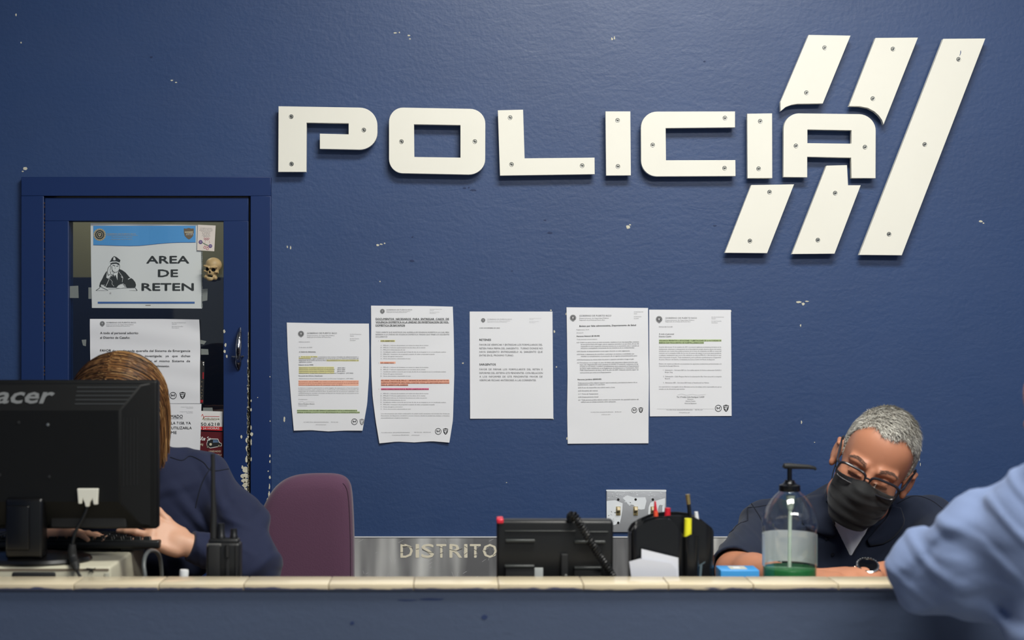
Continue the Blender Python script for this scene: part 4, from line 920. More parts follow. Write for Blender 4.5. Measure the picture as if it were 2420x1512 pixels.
# port recess, stand and base
MB().rbox((W(120, 0, d=dm).x, ym - .004, zb + .004), (W(300, 0, d=dm).x, ym + .012, W(0, 1165, d=dm).z), .004).build('port_panel', M_BLACK2, r)
nx0, nx1 = W(22, 0, d=dm).x, W(112, 0, d=dm).x
mb = MB().rbox((nx0, ym - .030, ZB + .012), (nx1, ym + .006, W(0, 1172, d=dm).z), .008); mb.rbox((nx0 + .004, ym - .034, ZB + .03), (nx1 - .026, ym - .025, W(0, 1190, d=dm).z), .003)
mb.build('stand_neck', M_GLOSSBLK, r)
MB().lathe([(.110, 0), (.116, .004), (.112, .010), (.06, .016), (.03, .018), (.0001, .018)], 48, 0, Matrix.Translation((W(70, 0, d=dm).x, ym + .028, ZB)), 1, .62).build('stand_base', M_GLOSSBLK, r)
settle(r)
# white DVI connector and its cable
r = thing('monitor_cable', 'black monitor cable hanging from a white plug', 'cable', W(190, 1366, d=2.745))
dc = dm - .025; c = lambda px, py: W(px, py, d=dc)
M_PLUG = mat('ivory_plug', (214, 212, 198), rough=.4)
mb = MB(); yk = CAM_Y + dc
pz = [(183, 1154), (233, 1154), (231, 1192), (222, 1192), (219, 1178), (213, 1188), (211, 1197), (203, 1197), (201, 1188), (196, 1178), (194, 1190), (186, 1190)]
mb.prism([(c(x, y).x, c(x, y).z) for x, y in pz], yk - .004, yk + .012); mb.build('plug', M_PLUG, r, smooth=False, bevel=.0015)
P_ = [c(207, 1195), c(203, 1208), c(194, 1228), c(181, 1250), c(174, 1272), c(170, 1300), c(173, 1320)] + [W(178, 1335, d=2.748), W(184, 1352, d=2.745), W(192, 1368, d=2.743), W(196, 1390, d=2.745)]
def smooth_path(P, n=6):
    out = []
    for i in range(len(P) - 1):
        p0, p1, p2, p3 = P[max(i - 1, 0)], P[i], P[i + 1], P[min(i + 2, len(P) - 1)]
        for k in range(n):
            t = k / n; out.append(.5 * ((2 * p1) + (p2 - p0) * t + (2 * p0 - 5 * p1 + 4 * p2 - p3) * t * t + (3 * p1 - p0 - 3 * p2 + p3) * t ** 3))
    return out + [P[-1]]
sp = smooth_path(P_)
MB().tube(sp, .0032, 10).build('cord', M_BLACK, r)
mb = MB().tube([sp[27], sp[30], sp[33], sp[37], sp[42], sp[46]], [.006, .0085, .0085, .0085, .0085, .005], 16); mb.build('ferrite_bead', M_BLACK2, r)
settle(r)

# keyboard on the rear of the case
dk = 2.93; kx1 = W(376, 0, d=dk).x; kx0 = kx1 - .45; yk = CAM_Y + dk
r = thing('keyboard', 'black keyboard resting on the beige computer case, between the two typing hands', 'keyboard', ((kx0 + kx1) / 2, yk + .07, ZB))
Mk = Matrix.Translation((0, yk, ZB + .0075)) @ Matrix.Rotation(math.radians(-2.5), 4, 'X')
mb = MB().rbox((kx0, 0, 0), (kx1, .150, .017), .004, 0, Mk); mb.build('keyboard_body', M_BLACK, r)
hl = mat('keyboard_rim', (74, 78, 78), rough=.3)
MB().box((kx0 + .004, .0005, .0168), (kx1 - .004, .0022, .0176), 0, Mk).build('keyboard_rim', hl, r, smooth=False)
proto = None
for j in range(6):
    for i in range(22):
        x = kx0 + .012 + i * .0196; y = .010 + j * .0215
        if proto is None:
            proto = MB().add([(-.0085, -.009, 0), (.0085, -.009, 0), (.0085, .009, 0), (-.0085, .009, 0), (-.0062, -.006, .008), (.0062, -.006, .008), (.0062, .006, .008), (-.0062, .006, .008)], [(0, 1, 5, 4), (1, 2, 6, 5), (2, 3, 7, 6), (3, 0, 4, 7), (4, 5, 6, 7)]).build('key', M_BLACK, r, smooth=False, bevel=.001)
            o = proto
        elif j < 4: o = proto.copy(); COL.objects.link(o); o.parent = r
        else:
            continue
        o.matrix_local = Mk @ Matrix.Translation((x, y, .0165))
mb = MB()
for j in (4, 5):
    for i in range(22):
        x = kx0 + .012 + i * .0196; y = .010 + j * .0215
        mb.box((x - .008, y - .0085, .016), (x + .008, y + .0085, .0235), 0, Mk)
mb.build('front_keys', M_BLACK, r, smooth=False)['kind'] = 'stuff'
MB().box((kx0 + .03, .005, -.0035), (kx0 + .08, .02, .001), 0, Mk).box((kx1 - .08, .005, -.0035), (kx1 - .03, .02, .001), 0, Mk).build('riser_feet', M_BLACK2, r, smooth=False)
settle(r)

# grey curved lead right of the case
P_ = [W(343, 1420, d=2.80), W(343, 1366, d=2.80), W(340, 1335, d=2.81), W(344, 1312, d=2.83), W(356, 1301, d=2.86), W(372, 1306, d=2.90), W(380, 1330, d=2.93), W(384, 1372, d=2.95)]
P_[0].z = P_[-1].z = ZD + .006
tag(MB().tube(smooth_path(P_), .0042, 12).build('bent_lead', mat('grey_lead', (84, 88, 88), rough=.35), None), 'dark grey cord looping up beside the beige case', 'cord')
c = W(431, 1366, d=2.80); r = thing('bottle', 'tiny white-capped bottle peeking over the tile edge', 'bottle', (c.x, c.y, ZD))
zt_ = W(0, 1346, d=2.80).z
MB().lathe([(.0001, 0), (.012, 0), (.013, .003), (.013, zt_ - ZD - .024), (.009, zt_ - ZD - .02)], 24, 0, Matrix.Translation((c.x, c.y, ZD))).build('bottle_body', M_WHITE, r)
MB().lathe([(.0086, zt_ - ZD - .021), (.009, zt_ - ZD - .003), (.008, zt_ - ZD), (.0001, zt_ - ZD)], 24, 0, Matrix.Translation((c.x, c.y, ZD)) @ Matrix.Rotation(.05, 4, 'Y')).build('cap', M_WHITE, r)
settle(r)

# handheld radio
dr = 2.80; yr = CAM_Y + dr
def X(px, d=dr): return W(px, 0, d=d).x
def Zp(py, d=dr): return W(0, py, d=d).z
r = thing('handheld_radio', 'black two-way radio standing upright with a long antenna', 'radio', (X(530), yr, ZD))
mb = MB().rbox((X(490), yr - .017, ZD), (X(570), yr + .02, Zp(1280)), .006); mb.rbox((X(494), yr - .012, Zp(1285)), (X(566), yr + .015, Zp(1271)), .005)
mb.build('radio_body', M_BLACK, r)
mb = MB().rbox((X(492), yr - .0195, Zp(1289)), (X(526), yr - .014, Zp(1281)), .002); mb.build('belt_clip_hinge', mat('worn_grey_plastic', (92, 92, 90), rough=.3), r)
mb = MB().rbox((X(496), yr - .023, ZD + .01), (X(524), yr - .017, Zp(1283)), .002); mb.build('belt_clip', M_BLACK2, r)
mb = MB().tube([(X(541), yr - .021, Zp(1312)), (X(541), yr - .021, Zp(1283))], .0042, 14); mb.rbox((X(537), yr - .020, ZD + .01), (X(545), yr - .014, Zp(1300)), .001); mb.build('side_rail', M_BLACK2, r)
mb = MB().tube([(X(561), yr - .016, ZD + .01), (X(561), yr - .016, Zp(1285))], .003, 10); mb.build('coiled_lead', M_BLACK2, r)
mb = MB().tube([(X(505), yr, Zp(1282)), (X(505), yr, Zp(1215)), (X(504), yr, Zp(1180)), (X(503), yr, Zp(1072))], [.0075, .0058, .0045, .0040], 14); mb.build('antenna', M_BLACK2, r)
for px, t, rad, dy in ((523, 1236, .0075, -.002), (552, 1250, .007, .004)):
    MB().lathe([(rad * 1.15, 0), (rad * 1.1, .006), (rad, .007), (rad * .92, Zp(t) - Zp(1272)), (.0001, Zp(t) - Zp(1272) + .0005)], 14, 0, Matrix.Translation((X(px), yr + dy, Zp(1272)))).build('knob', M_BLACK, r)
settle(r)

# desk phone seen from behind
dp = 2.80; yp = CAM_Y + dp
x0, x1 = W(1174, 0, d=dp).x, W(1449, 0, d=dp).x; zt = W(0, 1229, d=dp).z
r = thing('desk_phone', 'black desk phone seen from behind with a coiled cord over it', 'phone', ((x0 + x1) / 2, yp + .02, ZD))
Mt = Matrix.Translation((0, yp, ZD)) @ Matrix.Rotation(math.radians(3), 4, 'X')
H = zt - ZD
mb = MB().rbox((x0, .002, 0), (x1, .034, H), .006, 0, Mt); mb.build('housing', M_BLACK, r)
zz = lambda py: W(0, py, d=dp).z - ZD
xx = lambda px: W(px, 0, d=dp).x
for px0, px1, py in ((1193, 1360, 1253), (1385, 1436, 1255)):
    MB().rbox((xx(px0), -.001, zz(py) - .001), (xx(px1), .004, zz(py) + .001), .0008, 0, Mt).build('ridge', mat('phone_highlight', (52, 55, 54), rough=.3) if 'phone_highlight' not in bpy.data.materials else bpy.data.materials['phone_highlight'], r)
for px0, px1, py in ((1194, 1264, 1275), (1192, 1263, 1336), (1356, 1430, 1278), (1356, 1421, 1340)):
    MB().rbox((xx(px0), -.005, zz(py) - .0035), (xx(px1), .004, zz(py) + .0025), .002, 0, Mt).build('support_rib', bpy.data.materials['phone_highlight'], r)
MB().rbox((xx(1194), -.0025, .004), (xx(1262), .004, zz(1340)), .002, 0, Mt).rbox((xx(1356), -.0025, .004), (xx(1420), .004, zz(1344)), .002, 0, Mt).build('wall_bracket', M_BLACK2, r)
MB().rbox((xx(1325), -.008, 0), (xx(1342), .004, zz(1306)), .002, 0, Mt).build('cable_guide', M_BLACK2, r)
MB().lathe([(.0035, 0), (.003, .002), (.0001, .003)], 14, 0, Mt @ Matrix.Translation((xx(1336), -.0085, zz(1357))) @ Matrix.Rotation(math.pi / 2, 4, 'X')).build('screw', M_SCREW, r)
MB().rbox((xx(1263), -.0015, .002), (xx(1283), .003, zz(1341)), .0006, 0, Mt).build('serial_label', mat('pale_serial_label', (170, 174, 172), rough=.4), r)
MB().rbox((xx(1174) - .0005, -.001, zz(1236)), (xx(1190), .03, zz(1224)), .003, 0, Mt).build('red_corner_tab', mat('red_tab', (205, 40, 60), rough=.3), r)
# spring cord
Pc = smooth_path([W(1356, 1238, d=2.83), W(1348, 1222, d=2.79), W(1356, 1217, d=2.775), W(1372, 1240, d=2.765), W(1393, 1275, d=2.765), W(1412, 1305, d=2.768), W(1435, 1340, d=2.77), W(1452, 1372, d=2.775), W(1456, 1392, d=2.78)], 40)
pts = []; turns = 0
L = [0]
for a, b in zip(Pc, Pc[1:]): L.append(L[-1] + (b - a).length)
N = 1100
for i in range(N):
    s = L[-1] * i / (N - 1); j = min(max(np.searchsorted(L, s) - 1, 0), len(Pc) - 2); t = (s - L[j]) / max(L[j + 1] - L[j], 1e-9)
    c = Pc[j].lerp(Pc[j + 1], t); T = (Pc[j + 1] - Pc[j]).normalized(); n1 = T.cross(Vector((0, 1, 0))).normalized(); n2 = T.cross(n1)
    a = 2 * math.pi * s / .0058; pts.append(c + (n1 * math.cos(a) + n2 * math.sin(a)) * .0062)
MB().tube(pts, .0021, 6).build('coiled_cord', M_BLACK, r)
settle(r)

# desk organiser with pens and papers
do = 2.79; yo = CAM_Y + do
r = thing('pen_holder', 'black plastic desk organizer with rounded compartments', 'desk organizer', (W(1588, 0, d=do).x, yo + .05, ZD))
def Q(pts, d): return [(W(a, b, d=d).x, W(a, b, d=d).z) for a, b in pts]
M_ORG = mat('organiser_black_plastic', (22, 23, 25), rough=.25)
# tall rear shell: horseshoe wall following a rounded plan, top edge dipping on the right
def shell(name, plan, topf, z0, th, parent):
    n = len(plan); V = []; Fc = []
    cx = sum(a for a, b in plan) / n; cy = sum(b for a, b in plan) / n
    for (x, y) in plan:
        vx, vy = x - cx, y - cy; Ln = math.hypot(vx, vy); ix_, iy_ = x - vx / Ln * th, y - vy / Ln * th
        zt = topf(x, y); V += [(x, y, z0), (x, y, zt), (ix_, iy_, zt), (ix_, iy_, z0 + .003)]
    for i in range(n):
        j = (i + 1) % n
        for k in range(3): Fc.append((i * 4 + k, j * 4 + k, j * 4 + k + 1, i * 4 + k + 1))
    Fc.append(tuple(i * 4 for i in range(n))[::-1]); Fc.append(tuple(i * 4 + 3 for i in range(n)))
    mb = MB().add(V, Fc); return mb.build(name, M_ORG, parent, sharp=50)
xa, xb = W(1488, 0, d=do + .04).x, W(1690, 0, d=do + .04).x; xm = (xa + xb) / 2; hw = (xb - xa) / 2
def plan(x0, x1, y0, y1, rr, n=8):
    out = []
    for cx, cy, a0 in ((x1 - rr, y0 + rr, -90), (x1 - rr, y1 - rr, 0), (x0 + rr, y1 - rr, 90), (x0 + rr, y0 + rr, 180)):
        out += arc(cx, cy, rr, rr, a0, a0 + 90, n)
    # densify straight runs
    o2 = []
    for i, p in enumerate(out):
        q = out[(i + 1) % len(out)]; m = max(1, int(math.hypot(p[0] - q[0], p[1] - q[1]) / .004))
        for k in range(m): o2.append((p[0] + (q[0] - p[0]) * k / m, p[1] + (q[1] - p[1]) * k / m))
    return o2
zo = lambda py: W(0, py, d=do + .03).z
def top_tall(x, y):
    u = (x - xa) / (xb - xa)                      # silhouette traced: shoulders rounded
    return np.interp(u, [0, .05, .15, .3, .45, .62, .75, .9, .97, 1], [zo(1262), zo(1248), zo(1236), zo(1223), zo(1219), zo(1219), zo(1222), zo(1238), zo(1250), zo(1262)])
shell('tall_compartment', plan(xa, xb, yo + .035, yo + .095, .022), top_tall, ZD, .0022, r)
xf0, xf1 = W(1492, 0, d=do).x, W(1618, 0, d=do).x
def top_front(x, y):
    px = VPX + x * F_PX / do
    return W(0, np.interp(px, [1492, 1505, 1530, 1550, 1575, 1592, 1602, 1612, 1620], [1262, 1246, 1232, 1226, 1225, 1232, 1246, 1260, 1266]), d=do).z
shell('front_compartment', plan(xf0, xf1, yo + .0, yo + .034, .015), top_front, ZD, .0022, r)
xg0, xg1 = W(1617, 0, d=do).x, W(1655, 0, d=do).x
def top_tube(x, y):
    return W(0, 1266 + 4 * math.cos((x - xg0) * 200), d=do).z
shell('highlighter_tube', plan(xg0, xg1, yo + .0, yo + .034, .015), top_tube, ZD, .002, r)
MB().box((xf0 + .008, yo - .0012, ZD + .06), (xf1 - .01, yo - .0004, ZD + .0618)).build('front_seam', M_BLACK2, r, smooth=False)
MB().prism(Q([(1642, 1343), (1668, 1327), (1666, 1331), (1642, 1345)], do + .03), yo + .0342, yo + .0348).prism(Q([(1655, 1337), (1661, 1333), (1658, 1366), (1652, 1380)], do + .03), yo + .0342, yo + .0348).build('reflective_sticker', mat('grey_blue_sticker', (96, 112, 120), rough=.3), r, smooth=False)
settle(r)
# folded papers standing in front of the organiser
M_PAPW = mat('white_note_paper', (214, 216, 224), rough=.7)
y = yo - .012
o = MB().prism(Q([(1516, 1297), (1603, 1318), (1605, 1420), (1516, 1420)], do - .012), y, y + .0012).build('note_sheet', M_PAPW, None, smooth=False)
tag(o, 'white note with slanted top leaning on the organizer', 'paper')
y = yo - .017
o = MB().prism(Q([(1487, 1327), (1512, 1320), (1585, 1330), (1598, 1345), (1600, 1420), (1500, 1420)], do - .017), y, y + .0012).build('note_sheet', mat('white_note_paper_front', (206, 208, 216), rough=.7), None, smooth=False)
tag(o, 'lower folded white note in front of the slanted one', 'paper')
# pens
def pen(name, pts, radii, mats_, label, cat, parts):
    r = thing(name, label, cat, pts[0])
    for (i0, i1, m_, nm, rad) in parts:
        MB().tube([pts[k] if isinstance(k, int) else k for k in (i0, i1)], rad, 12).build(nm, m_, r)
    settle(r); return r
def lerp(a, b, t): return a + (b - a) * t
def simple_pen(name, top, bot, rad, label, cat, segs):
    """segs: (t0, t1, material, part name, r0, r1) from the bottom (0) to the top (1)"""
    r = thing(name, label, cat, bot)
    for t0, t1, m_, nm, r0, r1 in segs:
        MB().tube([lerp(bot, top, t0), lerp(bot, top, (t0 + t1) / 2), lerp(bot, top, t1)], [r0 * rad, (r0 + r1) / 2 * rad, r1 * rad], 14).build(nm, m_, r)
    settle(r)
dT = do + .065
def base(px, d): w = W(px, 1366, d=d); w.z = ZD + .006; return w
M_REDP = mat('red_plastic', (205, 34, 50), rough=.35); M_ORP = mat('orange_plastic', (236, 90, 60), rough=.35); M_YP = mat('yellow_plastic', (232, 226, 48), rough=.3)
M_BRASS = mat('brass_ferrule', (170, 150, 100), rough=.35, metal=.7); M_BLUEP = mat('blue_plastic', (150, 186, 226), rough=.3)
simple_pen('pen', W(1548, 1184, d=dT), base(1560, dT), .0048, 'red-tipped orange pen in the organizer, in front of the switch plate', 'pen', [(0, .9, M_ORP, 'barrel', 1, 1), (.9, 1, M_REDP, 'cap', .8, .35)])
simple_pen('marker', W(1578, 1200, d=dT), base(1572, dT), .0062, 'red marker standing in the organizer, short dull end up', 'marker', [(0, .9, M_REDP, 'barrel', 1, 1), (.9, 1, M_REDP, 'cap', 1, .9)])
simple_pen('pencil', W(1625, 1168, d=dT), base(1652, dT), .0040, 'tall dark pencil with a worn brass end, highest in the organizer', 'pencil', [(0, .905, M_BLACK, 'barrel', 1, 1), (.905, 1, M_BRASS, 'ferrule', 1.05, 1.15)])
simple_pen('pen', W(1645, 1209, d=dT + .006), base(1660, dT + .006), .0052, 'pale blue and white pen behind the yellow highlighter', 'pen', [(0, .88, M_BLUEP, 'barrel', 1, 1), (.88, 1, M_WHITE, 'cap', 1, .7)])
simple_pen('highlighter', W(1626, 1225, d=do + .014), base(1622, do + .014), .0082, 'yellow highlighter in the front tube of the organizer', 'highlighter', [(0, .6, M_BLACK2, 'barrel', .85, .9), (.6, 1, M_YP, 'cap', 1, .88)])

# blue box
dbx = 2.82; r = thing('small_box', 'flat bright blue box with beige label beside the sanitizer bottle', 'box', (W(1749, 0, d=dbx).x, CAM_Y + dbx + .03, ZD))
x0, x1 = W(1703, 0, d=dbx).x, W(1795, 0, d=dbx).x; zt = W(0, 1347, d=dbx).z; y0 = CAM_Y + dbx
MB().rbox((x0, y0, ZD), (x1, y0 + .055, zt), .002).build('box_body', mat('bright_blue_box', (64, 150, 214), rough=.35), r)
MB().box((x0 + .022, y0 + .010, zt - .0002), (x1 - .022, y0 + .045, zt + .0006)).build('label_patch', mat('beige_label', (190, 190, 176), rough=.5), r, smooth=False)
MB().box((x0 + .030, y0 + .018, zt + .0005), (x1 - .034, y0 + .036, zt + .0009)).build('label_print', M_WHITE, r, smooth=False)
settle(r)

# sanitizer bottle
dbt = 2.86; c = W(1866, 0, d=dbt); cy = CAM_Y + dbt
r = thing('sanitizer_bottle', 'clear pump bottle of hand sanitizer with a black pump and green gel at the bottom', 'bottle', (c.x, cy, ZD))
k = dbt / F_PX; zz = lambda py: ZC - (py - VPY) * k - ZD
prof_px = [(63, 1258), (65, 1250), (66, 1240), (65, 1228), (61, 1212), (54, 1196), (44, 1180), (33, 1168), (26, 1162), (23, 1158)]
outer = [(.0001, 0), (.045, 0), (.052, .004), (.0535, .012), (.0535, zz(1300)), (.0535, zz(1266))] + [(w_ * k, zz(py)) for w_, py in prof_px]
inner = [(max(a - .0012, .0001), b + (.0014 if i < 3 else 0)) for i, (a, b) in enumerate(outer)]
M_PET = mat('clear_pet_plastic', (240, 244, 242), rough=.04, trans=1, ior=1.25)
Mb = Matrix.Translation((c.x, cy, ZD))
# thin double wall so the bottle reads as a hollow vessel
MB().lathe(outer + inner[::-1], 48, 0, Mb, close=False).build('bottle_shell', M_PET, r, sharp=180)
M_GEL = mat('green_gel', (46, 122, 66), rough=.08, trans=.3, ior=1.33)
gl = zz(1340)
MB().lathe([(.0001, .003), (.049, .003), (.0518, .008), (.0520, gl - .001), (.0510, gl), (.0001, gl)], 48, 0, Mb).build('gel', M_GEL, r, sharp=60)
# label wraps the far side and is seen through the empty bottle
M_LBL = bpy.data.materials.new('pale_blue_label'); M_LBL.use_nodes = True
_n = M_LBL.node_tree.nodes; _l = M_LBL.node_tree.links; _n.clear()
_o = _n.new('ShaderNodeOutputMaterial'); _d = _n.new('ShaderNodeBsdfDiffuse'); _t = _n.new('ShaderNodeBsdfTranslucent'); _x = _n.new('ShaderNodeMixShader')
for q_ in (_d, _t): q_.inputs['Color'].default_value = (*lin((248, 252, 255)), 1)
_x.inputs[0].default_value = .12; _l.new(_d.outputs[0], _x.inputs[1]); _l.new(_t.outputs[0], _x.inputs[2]); _l.new(_x.outputs[0], _o.inputs['Surface'])
V = []; Fc = []
n = 36
for i in range(n + 1):
    a = math.radians(-14 + 208 * i / n)
    for zc_ in (zz(1336), zz(1261)): V.append((c.x + .0541 * math.cos(a), cy + .0541 * math.sin(a), ZD + zc_))
    if i: Fc.append((2 * i - 2, 2 * i, 2 * i + 1, 2 * i - 1))
link_mesh('label', V, Fc, M_LBL, r, None, True, 180)
MB().tube([(c.x + .002, cy, ZD + zz(1170)), (c.x + .001, cy, ZD + zz(1200)), (c.x + .001, cy, ZD + zz(1206))], [.009, .0065, .004], 20).tube([(c.x + .001, cy, ZD + zz(1200)), (c.x - .001, cy, ZD + .006)], .0038, 14).build('dip_tube', mat('milky_tube', (206, 222, 206), rough=.3, trans=.25), r)
MB().lathe([(.0205, zz(1160)), (.0212, zz(1158)), (.0208, zz(1146)), (.014, zz(1143)), (.010, zz(1138)), (.0095, zz(1134)), (.0001, zz(1134))], 36, 0, Mb).build('pump_collar', M_GLOSSBLK, r)
MB().tube([(c.x, cy, ZD + zz(1140)), (c.x, cy, ZD + zz(1103))], .0048, 16).build('pump_stem', M_GLOSSBLK, r)
nz_ = [Vector((c.x + dx * k, cy, ZD + zz(py))) for dx, py in ((-15, 1105), (-12, 1101), (0, 1101), (20, 1102), (45, 1103), (60, 1106), (62, 1110))]
MB().tube(nz_, [.003, .0058, .0062, .0052, .0045, .0034, .0026], 14).build('pump_nozzle', M_BLACK2, r)
settle(r)

# purple office chair
dch = 3.32; ych = CAM_Y + dch
r = thing('office_chair', 'purple upholstered chair back beside the seated woman', 'chair', (W(700, 0, d=dch).x, ych - .15, 0))
M_PURPLE = mat('purple_upholstery', (86, 53, 76), rough=.85, bump=.5, bscale=350, bdist=.001, sheen=.2, detail=2)
bmq = bmesh.new()
def bpt(px, py): w = W(px, py, d=dch); return (w.x, w.z)
outl = [bpt(*q) for q in [(566, 1500), (572, 1420), (584, 1320), (600, 1240), (620, 1196), (640, 1160), (664, 1138), (692, 1126), (722, 1122), (760, 1121), (792, 1122), (812, 1128), (824, 1140), (830, 1160), (834, 1220), (836, 1300), (836, 1400), (832, 1500), (820, 1560), (600, 1560)]]
# smooth outline
def chaikin(p, n=2):
    for _ in range(n):
        q = []
        for i in range(len(p)):
            a, b = p[i], p[(i + 1) % len(p)]; q += [(a[0] * .75 + b[0] * .25, a[1] * .75 + b[1] * .25), (a[0] * .25 + b[0] * .75, a[1] * .25 + b[1] * .75)]
        p = q
    return p
outl = chaikin(outl, 2)
ccx = sum(a for a, b in outl) / len(outl); ccz = sum(b for a, b in outl) / len(outl)
V = []; Fc = []; n = len(outl)
prof = [(0.0, -.006), (.3, -.006), (.55, -.0062), (.78, -.005), (.9, 0.0), (.96, .008), (.99, .02), (1.0, .035), (.99, .05), (.95, .062), (.85, .068), (.5, .07), (0, .07)]
# front bulge facing the desk, padded rim
for t, yy in prof:
    for a, b in outl: V.append((ccx + (a - ccx) * max(t, .001), ych + yy + .012 * ((a - ccx) / .13) ** 2 * 0, ccz + (b - ccz) * max(t, .001)))
for j in range(len(prof) - 1):
    for i in range(n): Fc.append((j * n + i, j * n + (i + 1) % n, (j + 1) * n + (i + 1) % n, (j + 1) * n + i))
back = link_mesh('backrest', V, Fc, M_PURPLE, r, None, True, 180)
tr_ = [Vector((ccx + (a - ccx) * .93, ych + .0035, ccz + (b - ccz) * .93)) for a, b in outl]
MB().tube([p for p in tr_ if p.x > ccx + .085], .0010, 6).build('seam', mat('dark_purple_seam', (48, 30, 44), rough=.9), back)
sc_ = Vector((W(700, 0, d=dch).x, ych - .21, .80))
MB().rbox((sc_.x - .2, sc_.y - .16, .74), (sc_.x + .2, sc_.y + .2, .81), .03).build('seat', M_PURPLE, r)
MB().tube([(sc_.x, sc_.y, .75), (sc_.x, sc_.y, .12)], .025, 16).build('gas_column', M_BLACK, r)
MB().tube([(sc_.x, sc_.y + .05, .74), (sc_.x, ych + .03, .74), (sc_.x, ych + .085, .84), (sc_.x, ych + .075, 1.0)], .016, 12).build('back_bracket', M_BLACK, r)
for kk in range(5):
    a = kk * 2 * math.pi / 5 + .9; e = Vector((sc_.x + .20 * math.cos(a), sc_.y + .20 * math.sin(a), .08))
    MB().tube([(sc_.x, sc_.y, .12), e], [.024, .014], 12).build('leg', M_BLACK, r)
    cs = MB(); cs.lathe([(.0001, -.012), (.026, -.012), (.028, -.008), (.028, .008), (.026, .012), (.0001, .012)], 20, 0, Matrix.Translation((e.x, e.y, .028)) @ Matrix.Rotation(math.pi / 2, 4, 'X')); cs.tube([(e.x, e.y, .08), (e.x, e.y, .03)], .008, 8)
    cs.build('caster', M_BLACK, r)
settle(r)

def stool(cx, cy, zs, label):
    r = thing('stool', label, 'stool', (cx, cy, 0))
    MB().lathe([(.0001, zs - .05), (.15, zs - .05), (.17, zs - .03), (.165, zs - .005), (.12, zs), (.0001, zs)], 32, 0, Matrix.Translation((cx, cy, 0))).build('seat', M_BLACK2, r)
    for kk in range(4):
        a = kk * math.pi / 2 + .785
        MB().tube([(cx + .08 * math.cos(a), cy + .08 * math.sin(a), zs - .05), (cx + .15 * math.cos(a), cy + .15 * math.sin(a), 0)], .012, 10).build('leg', M_BLACK, r)
    rg = [Vector((cx + .13 * math.cos(t / 24 * 2 * math.pi), cy + .13 * math.sin(t / 24 * 2 * math.pi), .3)) for t in range(25)]
    MB().tube(rg, .008, 8).build('foot_ring', M_BLACK, r)
    settle(r)
